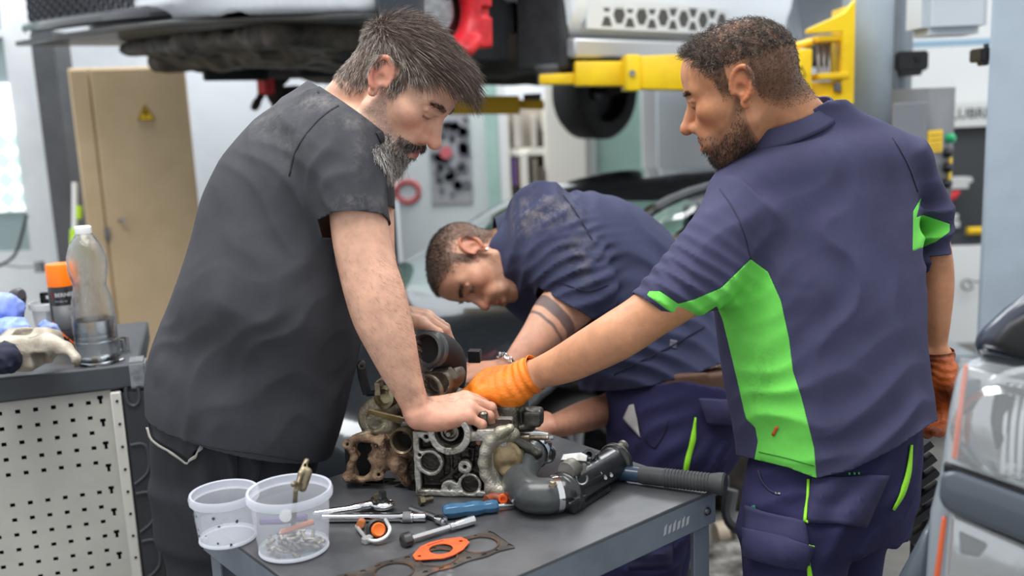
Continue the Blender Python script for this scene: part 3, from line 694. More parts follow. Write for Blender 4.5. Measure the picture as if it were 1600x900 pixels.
# far front hub hanging below
fh = SDF()
fh.op('u', *cap((.03, 1.5, -.12), (-.05, 1.52, -.34), .05, .03)).op('u', *box((-.1, 1.5, -.26), (.04, .03, .1), rd=.01), .03).op('u', *cap((-.02, 1.48, -.1), (.1, 1.4, .0), .05), .04).op('u', *cap((.08, 1.5, -.2), (.12, 1.5, -.26), .02), .02)
fh.op('d', lambda P: .008*vnoise(P*40), None, 0)
sdf_obj('far_hub', fh, .008, M_blackrough, wc, post=carpost)
car_mb(lambda m: m.box((.07, 1.47, -.15), (.03, .04, .05)), 'far_brake_caliper', M_red, bevel=.01)
# rear wheel on the far side and its suspension
def tyre(m, R=.33, wdt=.25, u=-2.6, v=1.5, w=-.22):
    m.lathe((u, v, w), (0, 1, 0), [(.21, 0), (.27, -.012), (R-.02, 0), (R, .03), (R, wdt-.03), (R-.02, wdt), (.27, wdt+.012), (.21, wdt)], 48, cap=False)
wh = car_mb(tyre, 'rear_tyre', M_rubber)
car_mb(lambda m: (m.lathe((-2.6, 1.5, -.22), (0, 1, 0), [(.21, 0), (.195, .06), (.19, .12), (.06, .14), (.05, .1), (0, .1)], 32, cap=False)), 'rear_rim', M_black, wh)
car_mb(lambda m: m.lathe((-2.6, 1.49, -.20), (0, -1, 0), [(.04, -.1), (.04, .02), (.02, .05), (0, .05)], 16), 'rear_hub', M_steel, wh)
car_mb(lambda m: (m.tube([(-2.6, 1.5, -.2), (-2.55, 1.0, -.06), (-2.5, .6, -.05)], [.06, .05, .05], 10, sub=3), m.tube([(-2.9, 1.55, .05), (-2.75, 1.4, -.12)], .05), m.box((-2.95, 1.5, .0), (.3, .16, .09))), 'rear_suspension_arm', M_blackrough)
# ------------------------------------------------------------------ yellow lift arms
la = lp
def seg(name, x0, y0, x1, y1, h0, h1, Z0, Z1, dpt, m, par, bev=.006):
    a, c = W(x0, y0, Z0), W(x1, y1, Z1); V = []
    n = unit(np.cross(A3(0, 0, 1), c-a))*dpt
    for p, h in ((a, h0/FPX*Z0), (c, h1/FPX*Z1)):
        V += [p-n-A3(0, 0, h/2), p+n-A3(0, 0, h/2), p+n+A3(0, 0, h/2), p-n+A3(0, 0, h/2)]
    o = link(name, mesh_np(name, np.array(V), [np.array([[0, 1, 2, 3], [7, 6, 5, 4], [0, 4, 5, 1], [1, 5, 6, 2], [2, 6, 7, 3], [3, 7, 4, 0]])]), m, par, smooth=False)
    md = o.modifiers.new('bevel', 'BEVEL'); md.width = bev; md.segments = 2; return o
seg('arm_tip', 842, 125, 905, 123, 15, 18, 4.02, 4.02, .06, M_yellow, la)
seg('inner_arm', 897, 116, 990, 116, 37, 37, 4.0, 4.0, .07, M_yellow, la)
o = seg('outer_arm', 974, 115, 1262, 112, 48, 66, 3.98, 3.9, .09, M_yellow, la)
seg('arm_collar', 974, 115, 996, 115, 54, 54, 3.96, 3.96, .095, M_yellow, la)
MB().rod(W(988, 114, 3.87), W(988, 114, 3.85), .012).build('collar_bolt', M_steel, la)
MB().lathe(W(858, 118, 4.02), (0, 0, 1), [(.05, -.03), (.05, .02), (.062, .025), (.062, .045)], 24).build('lifting_pad', M_dark, la)
o2 = MB(); c = W(1252, 114, 3.79); 
for k in range(3):
    a = math.pi/2+k*2.094; o2.rod(c+A3(.018*math.cos(a), -.004, .026*math.sin(a)), c+A3(.018*math.cos(a+2.094), -.004, .026*math.sin(a+2.094)), .0025, n=6)
o2.build('pinch_mark', mat('black_print', '#141414', .6), la)
# carriage at the post
cg = MB()
def py3(px, py, Z): return W(px, py, Z)
Zg = 3.98
seg('carriage_post', 1312, 88, 1313, 88, 145, 145, Zg, Zg, .11, M_yellow, la)
fr_ = MB()
fr_.prism([(-.02, -.17), (.07, -.17), (.07, .24), (.03, .19), (-.12, .13), (-.12, .115), (.02, .115), (.02, -.13), (-.1, -.13), (-.1, -.2)], W(1304, 97, Zg-.12), (1, 0, 0), (0, 0, 1), .03)
fr_.build('carriage_plate', M_yellow, la, smooth=False, bevel=.004)
fr_ = MB(); fr_.box(W(1290, 62, Zg-.05), (.06, .1, .012)); fr_.build('carriage_bracket', M_yellow, la, bevel=.004)
fr_ = MB(); fr_.box(W(1290, 120, Zg-.05), (.06, .1, .012)); fr_.build('carriage_bracket', M_yellow, la, bevel=.004)
MB().box(W(1278, 146, Zg-.02), (.11, .08, .045)).build('carriage_foot', M_yellow, la, bevel=.004)
fr_ = MB()
for px in (1279, 1288, 1296): fr_.rod(W(px, 68, Zg-.02), W(px, 118, Zg-.02), .008)
fr_.build('gear_teeth', M_steel, la)
fr_ = MB(); fr_.tube([W(1200, 78, 3.95), W(1240, 72, 3.93), W(1270, 66, 3.9)], .014, 8); fr_.build('brace_rod', M_yellow, la)
MB().rod(W(1308, 130, Zg-.14), W(1308, 143, Zg-.14), .014).build('carriage_bolt', M_dark, la)
lb_ = thing('lift_beam', 'far yellow swing arm of the lift seen behind the bearded man', 'lift', W(780, 165, 5.3))
seg('arm', 690, 165, 812, 164, 28, 28, 5.3, 5.3, .08, mat('far_yellow_paint', '#d8ab16', .5), lb_)
seg('arm_tip', 808, 163, 850, 164, 14, 14, 5.3, 5.3, .05, mat('far_yellow_paint', '#d8ab16', .5), lb_)
MB().lathe(W(832, 158, 5.3), (0, 0, 1), [(.05, -.03), (.05, .04)], 16).build('lifting_pad', M_dark, lb_)
# ------------------------------------------------------------------ dark car parked behind the table
DU = unit(A3(-.72, -.69, 0)); DV = A3(DU[1], -DU[0], 0); DO = W(880, 728, 3.2)*A3(1, 1, 0)+A3(0, 0, .31)
RD = np.stack([DU, DV, A3(0, 0, 1)], 1)
def dpost(V, F): return DO+V@RD.T, F
dc = thing('parked_car', 'dark grey low car parked behind the workbench, bonnet toward the bearded man', 'car', DO*A3(1, 1, 0))
b = SDF(); vc = .78
b.op('u', *loft([(A3(u, vc, w), rv, rw) for u, w, rv, rw in [(-3.1, .22, .72, .3), (-2.8, .22, .86, .4), (-1.5, .20, .88, .40), (-.4, .19, .88, .39), (.2, .17, .87, .36), (.55, .12, .8, .30), (.75, .08, .68, .22), (.82, .06, .5, .14)]], A3(0, 1, 0), 4))
b.op('u', *loft([(A3(u, vc, w), rv, rw) for u, w, rv, rw in [(-3.1, .5, .5, .1), (-2.8, .56, .6, .22), (-2.2, .60, .66, .32), (-1.5, .60, .67, .34), (-1.0, .58, .68, .29), (-.6, .5, .7, .2), (-.15, .44, .7, .1)]], A3(0, 1, 0), 3.2), .05)
for u in (0, -2.55):
    for v in (-.2, 1.76): b.op('s', *cyl((u, v-.2, 0), (u, v+.3, 0), .385), .02)
V, F = b.mesh(.022, *bounds(b))
def greenhouse(V):
    u, v, w = V.T; wy = vc-.0
    ws = np.maximum(np.maximum(w-.83+.03*u, .56-.42*(-.05-u)-w+.0), np.maximum(u-(-.1), -1.15-u)); side_in = np.abs(v-vc)-(.60)
    wind = np.maximum(np.maximum(u+.12, -u-1.12), np.maximum(side_in, .47-w))
    wind = np.maximum(wind, w-.86)
    sidew = np.maximum(np.maximum(.53-w, w-.84), np.maximum(u+.55+.0*w+(w-.53)*1.6, -u-2.6)); sidew = np.maximum(sidew, .52-np.abs(v-vc))
    return wind, sidew
gw, gs = greenhouse(V)
g = np.minimum(gw, gs)
Vb, Fb = clip(V, F, -g); Vw, Fw = clip(V, F, gw); Vs_, Fs = clip(V, F, gs)
link('body_shell', mesh_np('body_shell', dpost(Vb, 0)[0], [Fb]), M_carblack, dc)
link('windscreen', mesh_np('windscreen', dpost(Vw, 0)[0], [Fw]), M_glass_dark, dc, 'green tinted windscreen')
link('side_window', mesh_np('side_window', dpost(Vs_, 0)[0], [Fs]), mat('dark_side_glass', '#0d0f11', .06, coat=1), dc)
def dmb(fn, name, m, par=dc, label=None, smooth=True, bevel=0):
    mb = MB(); fn(mb); mb.bm.transform(Matrix([[*RD[i], DO[i]] for i in range(3)]+[[0, 0, 0, 1]]))
    return mb.build(name, m, par, label, smooth, bevel)
def dwheel(u, v, s):
    ty = dmb(lambda m: m.lathe((u, v, 0), (0, s, 0), [(.235, 0), (.28, -.012), (.315, 0), (.33, .03), (.33, .2), (.3, .23)], 48, cap=False), 'tyre', M_rubber)
    dmb(lambda m: m.lathe((u, v, 0), (0, s, 0), [(.237, .004), (.228, .015), (.22, .04), (.215, .18)], 48, cap=False), 'rim', M_steel, ty)
    for k in range(5):
        a = k*2*math.pi/5+.3
        for da in (-.13, .13):
            p, q = (u+.045*math.cos(a), v+s*.03, .045*math.sin(a)), (u+.225*math.cos(a+da), v+s*.02, .225*math.sin(a+da))
            dmb(lambda m: m.tube([p, q], [.02, .017], 8), 'spoke', mat('silver_spoke', '#a9abae', .35, metal=.7), ty)
    dmb(lambda m: m.lathe((u, v, 0), (0, s, 0), [(0, .012), (.05, .015), (.06, .05)], 20, cap=False), 'hub_cap', M_steel, ty)
dwheel(0, -.075, 1); dwheel(-2.55, -.075, 1)
hl = dmb(lambda m: m.sheet([[(.42, -.078, .30+.0*k), (.52, -.052+.0, .285), (.62, .005, .27), (.70, .10, .255)] if k == 0 else [(.42, -.083, .16), (.52, -.056, .15), (.62, .0, .14), (.70, .095, .135)] for k in (0, 1)]), 'headlight', mat('headlight_glass', '#cfd6db', .12, metal=.6, coat=1), dc, 'bright glassy headlight')
for m_ in [hl.modifiers.new('s', 'SOLIDIFY')]: m_.thickness = .03; m_.offset = 0
dmb(lambda m: m.tube([(.60, -.045, .08), (.72, .10, .07), (.82, .5, .06)], .018, 8, sub=3), 'bumper_strip', M_chrome)
dmb(lambda m: m.tube([(.5, -.03, .31), (.0, -.03, .47), (-.5, -.04, .555), (-1.6, -.05, .58)], .006, 8, sub=3), 'wing_crease', M_carblack)
dmb(lambda m: m.box((-1.28, -.10, -.185), (.95, .025, .03)), 'sill_trim', mat('satin_sill', '#7d8086', .35, metal=.5), bevel=.01)
dmb(lambda m: m.tube([(-.12, .1, .555), (-.5, .13, .80), (-1.0, .2, .90), (-1.8, .2, .94)], .022, 8, sub=4), 'near_roof_rail', M_carblack)
# ------------------------------------------------------------------ off-road car front at the right edge
TO = W(1475, 640, 1.22); TX = unit(A3(.93, -.37, 0)); TZ = A3(0, 0, 1); TY = np.cross(TZ, TX)   # TX along its front, TY away from camera
tx_, tz_ = 1.22/FPX, 1.22/FPX*1.03
tr = thing('parked_truck', 'front corner of an off-road car with clear headlamps at the right edge', 'car', (TO[0]+.2, TO[1]+.1, 0))
def tp(px, py, d=0):
    dd = f_+r_*((px-800)/FPX)+u_*((450-py)/FPX); t = ((TO-CAM)@TY)/(dd@TY); return CAM+dd*t+unit(dd)*d
TRAY = unit(tp(1540, 640)-CAM)
def tpoly(name, pts, th, m, d=0, par=tr, bevel=.004, label=None):
    P = [tp(*p, d) for p in pts]; n = len(P); V = P+[p+TRAY*th for p in P]
    F = [np.array([list(range(n))]), np.array([list(range(2*n-1, n-1, -1))]), np.array([[i, i+n, (i+1) % n+n, (i+1) % n] for i in range(n)])]
    o = link(name, mesh_np(name, np.array(V), F), m, par, label, False)
    if bevel: md = o.modifiers.new('bevel', 'BEVEL'); md.width = bevel; md.segments = 3; md.limit_method = 'ANGLE'
    return o
M_truck = mat('truck_grey_paint', '#4d555f', .35, coat=.5); M_tdark = mat('truck_dark_trim', '#23262d', .4)
M_lens = mat('headlamp_clear_lens', '#eef2f4', .04, alpha=.16, coat=1, spec=1)
M_refl = mat('headlamp_reflector', '#c4c8cc', .14, metal=1, bump=.9, bscale=16, stretch=(1, 1, .35))
tpoly('wing', [(1500, 556), (1482, 640), (1468, 740), (1452, 800), (1445, 905), (1440, 1000), (1700, 1050), (1700, 540)], .3, mat('truck_silver_paint', '#8f979f', .35, coat=.5), .10, bevel=.03)
tpoly('bonnet_edge', [(1512, 545), (1535, 512), (1570, 480), (1612, 450), (1700, 420), (1700, 590), (1600, 562)], .25, mat('truck_blue_black', '#2c3243', .25, coat=1), .05, bevel=.02)
tpoly('bonnet_seal', [(1545, 540), (1575, 505), (1640, 468), (1700, 450), (1700, 575), (1600, 560)], .03, M_black, .015, bevel=.01)
tpoly('lamp_reflector', [(1508, 572), (1600, 592), (1700, 612), (1700, 782), (1600, 757), (1488, 718)], .05, M_refl, .035)
o = MB()
for k in range(9):
    px = 1580+k*13; o.tube([tp(px, 600+k*2, .028), tp(px-10, 660+k*2, .02), tp(px-14, 740+k*3, .028)], .0035, 6, sub=3)
o.build('lens_rib', mat('lens_rib', '#dfe4e8', .1, coat=1), tr)
o = MB(); o.lathe(tp(1620, 668, .04), -TY, [(.03, -.03), (.075, .0), (.085, .012), (.078, .016)], 40, cap=False); o.build('main_bowl', M_refl, tr)
tpoly('lamp_dark_reflection', [(1558, 610), (1586, 622), (1572, 690), (1556, 705), (1548, 660)], .012, M_black, .018)  # black piece added to imitate a dark reflection in the lamp
tpoly('lamp_dark_reflection', [(1506, 590), (1534, 596), (1520, 640), (1504, 650)], .01, mat('dark_reflection_grey', '#5b6268', .2, metal=.8), .022)  # grey piece added to imitate a dark reflection near the lamp edge
tpoly('fog_dark_reflection', [(1498, 830), (1545, 852), (1530, 872), (1500, 866)], .01, M_black, .004)  # black piece imitating a dark reflection in the fog lamp
o = MB(); o.lathe(tp(1566, 668, .045), -TY, [(.02, .0), (.055, .008), (.062, .02), (.055, .03)], 32, cap=False); o.build('lamp_bowl', M_refl, tr)
tpoly('amber_strip', [(1506, 568), (1514, 570), (1496, 720), (1486, 716)], .02, mat('amber_lens', '#e0653a', .2, coat=1), .012, label='orange reflector strip')
tpoly('lamp_lens', [(1500, 558), (1600, 576), (1700, 596), (1700, 790), (1600, 764), (1478, 722)], .012, M_lens, 0, bevel=.003)
tpoly('grey_bumper_strip', [(1470, 740), (1490, 735), (1600, 775), (1700, 808), (1700, 890), (1600, 848), (1480, 800), (1466, 780)], .10, M_truck, -.012, bevel=.012)
tpoly('strip_shadow_gap', [(1474, 722), (1600, 766), (1700, 794), (1700, 812), (1600, 780), (1474, 742)], .05, M_black, .01)
tpoly('fog_lamp', [(1488, 806), (1600, 856), (1700, 896), (1700, 1000), (1500, 980), (1480, 900)], .05, M_refl, .01)
tpoly('fog_lamp_lens', [(1484, 802), (1600, 852), (1700, 892), (1700, 1000), (1490, 990), (1476, 900)], .008, M_lens, -.006, bevel=.002)
tpoly('lower_amber_strip', [(1472, 806), (1480, 809), (1468, 910), (1458, 908)], .02, mat('amber_lens', '#e0653a', .2, coat=1), -.004)
tpoly('bumper_side', [(1398, 912), (1452, 812), (1462, 905), (1462, 1010), (1380, 1000)], .2, M_truck, .16, bevel=.02)
# things on the floor beyond the table and by the right hand car
o = MB(); o.tube([W(1143, 765, 2.7), W(1138, 800, 2.7), W(1150, 822, 2.68), W(1180, 826, 2.66), W(1230, 832, 2.66), W(1250, 930, 2.66), Wz(1255, 1010, .02)], .02, 10, sub=4)
tag(o.build('coolant_hose', mat('grey_hose', '#5a5b5c', .55)), 'bent grey hose end under the right corner of the workbench', 'hose')
o = MB(); a = Wz(1118, 838, .055); o.lathe(a, A3(1, .1, .02), [(.05, 0), (.055, .1), (.03, .16), (.03, .24)], 20)
tag(o.build('oil_bottle', mat('beige_plastic', '#b5a692', .5)), 'beige bottle lying on the floor beyond the bench leg', 'bottle')
jk = SDF(); p = Wz(1165, 885, .05)
jk.op('u', *box(p, (.2, .12, .04), rd=.02)).op('u', *cap(p+A3(-.15, 0, .05), p+A3(.2, .05, .04), .03), .02).op('u', *box(p+A3(.1, .1, .03), (.12, .05, .06), rd=.02), .02)
jk.op('d', lambda P: .015*vnoise(P*22), None, 0)
tag(sdf_obj('gearbox_part', jk, .012, mat('dirty_alu_part', '#8d8b86', .5, metal=.5, col2='#4d4a46', nscale=12)), 'dirty aluminium casting on the floor under the far end of the bench', 'engine part')
o = MB(); c = Wz(1165, 800, 0); o.box(c+A3(.1, .1, .13), (.2, .1, .13)); tag(o.build('black_crate', M_blackrough, bevel=.015), 'grimy black crate on the floor behind the right bench leg', 'crate')
o = MB(); c = W(1428, 800, 2.2)
for k in range(6): o.box(W(1424+k*5, 712+k*22, 2.1), (.05, .012, .008), np.array([[.8, 0, -.6], [0, 1, 0], [.6, 0, .8]]))
o.box(W(1434, 790, 2.13), (.006, .01, .12)); g_ = W(1434, 850, 2.13); o.box((g_[0], g_[1], g_[2]/2), (.012, .012, g_[2]/2)); tag(o.build('black_grating', M_black), 'black slatted grating between the green trimmed man and the off-road car', 'grating')
# ------------------------------------------------------------------ tool cart on the left
CT = 1.0
ca, cbp = Wz(0, 591, CT), Wz(226, 566, CT)
cX = unit((cbp-ca)*A3(1, 1, 0)); cY = np.cross(A3(0, 0, 1), cX); cZ = A3(0, 0, 1)   # cY into the cart
RCt = np.stack([cX, cY, cZ], 1)
def cpt(x, y, z): return cbp*A3(1, 1, 0) + cX*x + cY*y + cZ*z     # cart coordinates from its right front corner
def cpix(px, py, y=0):
    d = f_+r_*((px-800)/FPX)+u_*((450-py)/FPX); o = cbp+cY*y; t = ((o-CAM)@cY)/(d@cY); P = CAM+d*t-cbp*A3(1, 1, 0); return P@cX, P[2]
tc_ = thing('tool_cart', 'dark tool cart with a pale perforated front panel at the left edge', 'cart', cpt(-.4, .3, 0))
M_cart = mat('cart_charcoal', '#43474c', .45, col2='#3a3d42', nscale=5, wear=('#6c7075', 16, .72)); M_cartp = mat('cart_black_plastic', '#2b2d31', .5, col2='#33353a', nscale=8, bump=.1)
M_pan = mat('pale_grey_panel', '#b9b7b1', .5, col2='#aeaca6', nscale=4, wear=('#8d8a84', 9, .7))
MB().box(cpt(-.75, .27, CT-.03), (.735, .27, .03), RCt).build('worktop', M_cart, tc_, bevel=.006)
o = MB(); o.box(cpt(-.02, .03, CT-.029), (.022, .035, .033), RCt, .006); o.build('corner_cap', mat('worn_silver_corner', '#8f9398', .35, metal=.4, col2='#6d7176', nscale=30), tc_)
MB().box(cpt(-.5, .3, .5), (.46, .24, .46), RCt).build('carcass', mat('cart_dark_inside', '#202124', .7), tc_, smooth=False)
# perforated panel with real square holes
hx0, hz0 = cpix(138, 630, .014); pr_ = .0385
holes = []
for i in range(9):
    for j in range(12):
        if j == 5: continue
        x, z = hx0-i*pr_, hz0-j*pr_*.985
        holes.append([(x-.0055, z-.005), (x+.0055, z-.005), (x+.0055, z+.005), (x-.0055, z+.005)])
xr, _ = cpix(176, 640, .014); kx, kz = cpix(157, 624, .014)
for j in range(8):
    z = kz-j*.0575
    for x in (kx, kx-8.0*pr_):
        holes.append([(x-.007, z+.009), (x-.007, z), (x-.004, z), (x-.004, z-.012), (x+.003, z-.012), (x+.003, z), (x+.006, z), (x+.006, z+.009)])
pm = MB(); pm.prism([(xr-.62, .3), (xr, .3), (xr, CT-.062), (xr-.62, CT-.062)], cpt(0, .014, 0), cX, cZ, -.004, holes)
pp = pm.build('perforated_panel', M_pan, tc_, smooth=False)
xs, _ = cpix(192, 640, 0)
fl = MB(); fl.box(cpt((xr+xs)/2, .006, .62), ((xs-xr)/2, .012, .315), RCt); fo = fl.build('panel_flange', mat('flange_grey', '#c6c4be', .5), tc_, bevel=.003)
for j in range(10):
    MB().lathe(cpt((xr+xs)/2+.002, -.0065, kz-.004-j*.0575), -cY, [(.0035, 0), (.0035, .0012)], 10).build('rivet_hole', M_black, fo)
o = MB(); o.box(cpt((xs)/2-.0, .05, .47), (abs(xs)/2+.004, .055, .47), RCt, .01); po = o.build('corner_post', M_cartp, tc_)
for j in range(5):
    z0 = CT-.075-j*.125; x0 = xs+.008; x1 = xs+.045; rb = []
    pts = [(x0, z0), (x1-.012, z0), (x1, z0-.015), (x1, z0-.06), (x1-.012, z0-.082), (x0, z0-.10)] if j else [(x0+.005, z0+.02), (x0+.005, z0-.015), (x0+.018, z0-.028), (x0+.032, z0-.015), (x0+.032, z0+.02)]
    MB().tube([cpt(x, -.0065, z) for x, z in pts], .004, 8, sub=3).build('moulded_rib', mat('rib_edge', '#3d4045', .4), po)
# ---- things on the cart
def on_cart(px, py): return Wz(px, py, CT)
# water bottle
bc = on_cart(155, 566); sZ = 2.335/FPX
bt = thing('water_bottle', 'clear ribbed plastic bottle half full of water with a white cap on the cart', 'bottle', bc)
prof = [(30, 0), (32.5, 3), (33, 12), (32, 30), (32.6, 34), (31.6, 38), (32, 60), (31, 80), (29.5, 95), (27, 106), (24.2, 117), (24.6, 123), (28, 137), (29.3, 150), (28, 164), (23.5, 178), (16, 191), (11.5, 197), (10.2, 201), (10.2, 204)]
prof = [(r*sZ, h*sZ*1.03) for r, h in prof]
tt = np.linspace(0, len(prof)-1, 90); pr2 = list(zip(catmull(np.arange(len(prof)), [p[0] for p in prof], tt), catmull(np.arange(len(prof)), [p[1] for p in prof], tt)))
M_pet = mat('clear_plastic', '#ffffff', .04, trans=1, ior=1.40, bump=.9, bscale=45); M_water = mat('water', '#f6fbff', .0, trans=1, ior=1.33)
MB().lathe(bc+A3(0, 0, .001), (0, 0, 1), [(0, .004)]+pr2, 40, cap=False).build('bottle_wall', M_pet, bt, solid=.0009)
hw_ = 66*sZ; wp = [(max(.001, r-.0016), h+.0015) for r, h in pr2 if h < hw_]
MB().lathe(bc+A3(0, 0, .004), (0, 0, 1), [(0, .001)]+wp+[(0, wp[-1][1])], 40, cap=False).build('water', M_water, bt)
MB().lathe(bc+A3(0, 0, 196*sZ*1.03), (0, 0, 1), [(11.6*sZ, 0), (12*sZ, .002), (12*sZ, 11*sZ), (10.5*sZ, 12.5*sZ), (0, 12.5*sZ)], 32, cap=False).build('cap', mat('white_cap', '#f0f1f0', .4), bt)
# spray can
sc = on_cart(109, 546); sS = 2.40/FPX
st = thing('spray_can', 'black and grey aerosol can with an orange cap behind the water bottle', 'spray can', sc)
rC = 21.0*sS
canb = MB().lathe(sc+A3(0, 0, .001), (0, 0, 1), [(rC*.92, 0), (rC, .004), (rC, 103*sS), (rC*.93, 106*sS)], 40).build('can', mat('can_black', '#1d1f23', .35, coat=.3), st)
MB().lathe(sc+A3(0, 0, 106*sS), (0, 0, 1), [(rC*1.0, 0), (rC*1.0, 4*sS), (rC*1.0, 32*sS), (rC*.94, 35*sS), (0, 35.5*sS)], 40, cap=False).build('orange_cap', mat('bright_orange', '#ff7d0f', .4), st)
view = unit((CAM-sc)*A3(1, 1, 0)); base_a = math.atan2(view[1], view[0])
def curve_patch(name, a0, a1, z0, z1, r, m, par, n=12):
    rows = [[sc+A3(r*math.cos(base_a+a), r*math.sin(base_a+a), z) for a in np.linspace(a0, a1, n)] for z in (z0, z1)]
    mb = MB(); mb.sheet(rows); return mb.build(name, m, par, solid=.0003)
lab = curve_patch('grey_label', -.95, 1.15, 8*sS, 76*sS, rC+.0006, mat('can_grey', '#595b5e', .45, col2='#515356', nscale=20), st)
o = MB(); o.sheet([[sc+A3((rC+.001)*math.cos(base_a+a), (rC+.001)*math.sin(base_a+a), z) for a, z in zip(np.linspace(-1.1, .75, 12), np.linspace(zz[0], zz[1], 12))] for zz in ((52*sS, 4*sS), (36*sS, 3*sS))]); o.build('orange_swoosh', mat('deep_orange', '#e8662c', .4), st, solid=.0003)
xa_ = unit(np.cross(A3(0, 0, 1), view)); 
tx = text('brand_lettering', 'BERNER', .0135, sc+view*(rC+.0004)+A3(0, 0, 93*sS)+xa_*.004, xa_, A3(0, 0, 1), mat('white_print', '#f2f2f2', .5), st, bold=.0004)
tx2 = text('subtitle_lettering', 'Mul tiSp ray', .006, sc+view*(rC+.0004)+A3(0, 0, 83*sS)-xa_*.006, xa_, A3(0, 0, 1), mat('white_print', '#f2f2f2', .5), st)
def wrap(o):   # bend flat lettering round the can
    V = np.zeros(len(o.data.vertices)*3); o.data.vertices.foreach_get('co', V); V = V.reshape(-1, 3); q = V-sc; x = q@xa_; a = base_a + x/rC; rr = rC+.0008
    V[:, 0] = sc[0]+rr*np.cos(a); V[:, 1] = sc[1]+rr*np.sin(a); o.data.vertices.foreach_set('co', V.ravel()); o.data.update()
wrap(tx); wrap(tx2)
mk = MB(); mk.prism([(-.004, .007), (.0, .0), (.004, .007), (.002, -.007), (-.003, -.004)], sc+A3(0, 0, 93*sS), xa_, (0, 0, 1), .0003); mk = mk.build('brand_mark', mat('red_print', '#c8302c', .5), st, smooth=False)
V = np.zeros(len(mk.data.vertices)*3); mk.data.vertices.foreach_get('co', V); V = V.reshape(-1, 3)-xa_*.026; mk.data.vertices.foreach_set('co', V.ravel()); wrap(mk)
for k, zz in enumerate((71, 56, 41)):
    for s_, m_ in ((.0105, mat('hazard_red', '#b5392f', .5)), (.0085, mat('hazard_white', '#e9e4dd', .5))):
        d = MB(); d.prism([(0, -s_), (s_, 0), (0, s_), (-s_, 0)], sc+A3(0, 0, zz*sS), xa_, (0, 0, 1), .0002); d = d.build('hazard_diamond', m_, lab, smooth=False)
        V = np.zeros(len(d.data.vertices)*3); d.data.vertices.foreach_get('co', V); V = V.reshape(-1, 3)+xa_*.020; d.data.vertices.foreach_set('co', V.ravel()); wrap(d)
        d.data.transform(Matrix.Translation(Vector(view*(.0006 if s_ > .009 else .0012))))
    d = MB(); d.prism([(-.003, -.004), (.003, -.004), (.0015, .0045), (-.001, .003)], sc+A3(0, 0, zz*sS), xa_, (0, 0, 1), .0002); d = d.build('hazard_pictogram', mat('black_print', '#141414', .6), lab, smooth=False)
    V = np.zeros(len(d.data.vertices)*3); d.data.vertices.foreach_get('co', V); V = V.reshape(-1, 3)+xa_*.020; d.data.vertices.foreach_set('co', V.ravel()); wrap(d); d.data.transform(Matrix.Translation(Vector(view*.0018)))
for zz in (36, 22): 
    curve_patch('label_line', -.4, .7, zz*sS, (zz+1.2)*sS, rC+.0012, mat('black_print', '#141414', .6), st)
# grey aluminium bracket casting
gq = on_cart(45, 578); g0 = thing('alloy_bracket', 'pale grey cast alloy bracket with an arm and bolt at the cart edge', 'engine part', gq)
gs = SDF(); kk = 2.18/FPX
def gp(px, py, d=0, z=None): return W(px, py, 2.15+d)
gs.op('u', *box(gp(45, 535, .03), (.06, .05, .018), rd=.012)).op('u', *box(gp(52, 555, .02), (.05, .045, .026), rd=.012), .02).op('u', *box(gp(8, 540, .05), (.05, .05, .02), rd=.012), .02)
gs.op('u', *cap(gp(78, 535, .0), gp(102, 546, -.02), .02, .016), .02).op('u', *cap(gp(102, 546, -.02), gp(118, 560, -.03), .016, .012), .01)
gs.op('u', *cap(gp(72, 525, .04), gp(20, 525, .06), .018), .02).op('u', *cyl(gp(40, 560), gp(38, 578), .016), .01)
for px, py, h in ((40, 518, (.016, .016, .03)), (34, 528, (.018, .012, .03))): gs.op('s', *box(gp(px, py, .035)+A3(0, 0, .02), (h[0], .012, .028), rd=.004), .004)
gs.op('s', *cyl(gp(55, 533, -.0)+A3(0, 0, .0), gp(54, 523, .01)+A3(0, 0, .05), .012), .003)
gs.op('s', *box(gp(62, 566, -.02), (.016, .06, .02), rd=.006), .006).op('s', *cyl(gp(96, 566, -.1), gp(96, 566, .1), .018), .004)
gs.op('d', lambda P: .0015*vnoise(P*60), None, 0)
sdf_obj('casting', gs, .003, mat('grey_casting', '#b0a89a', .55, metal=.25, col2='#988f81', nscale=16, bump=.3, bscale=200), g0)
MB().lathe(gp(119, 564, -.03), (0, 0, -1), [(.009, 0), (.009, .006), (.005, .006), (.005, .014)], 6).build('bolt', M_brass, g0)
# translucent tub with a black clip in it, blue cloths, black nozzle, screwdriver-like orange item
tb = on_cart(62, 556)+A3(-.01, .12, 0); t0 = thing('plastic_tub', 'cloudy plastic tub with a black clip on top beside the spray can', 'tub', tb)
M_tub = mat('cloudy_plastic', '#d5d8dc', .25, alpha=.42)
sT = 2.45/FPX
MB().lathe(tb, (0, 0, 1), [(0, .001), (26*sT, .001), (31*sT, 62*sT), (35*sT, 63*sT), (35*sT, 72*sT), (32.5*sT, 72*sT)], 36, cap=False).build('tub_wall', M_tub, t0, solid=.001)
MB().box(tb+A3(.02, -.015, 32*sT), (.022, .02, 26*sT)).build('tub_contents', mat('dark_parts', '#5b5450', .6, col2='#3c3a3c', nscale=30), t0)
o = MB(); c = tb+A3(.005, -.0, 78*sT)
o.box(c+A3(0, 0, -.008), (.03, .008, .005)); o.box(c+A3(0, 0, .012), (.03, .008, .004)); o.box(c+A3(-.027, 0, .002), (.004, .008, .012)); o.box(c+A3(.027, 0, .002), (.004, .008, .012)); o.box(c+A3(0, 0, .004), (.006, .007, .008), np.array([[.8, 0, -.6], [0, 1, 0], [.6, 0, .8]]))
tag(o.build('black_clip', M_black), 'black plastic clip frame lying across the cloudy tub', 'clip')
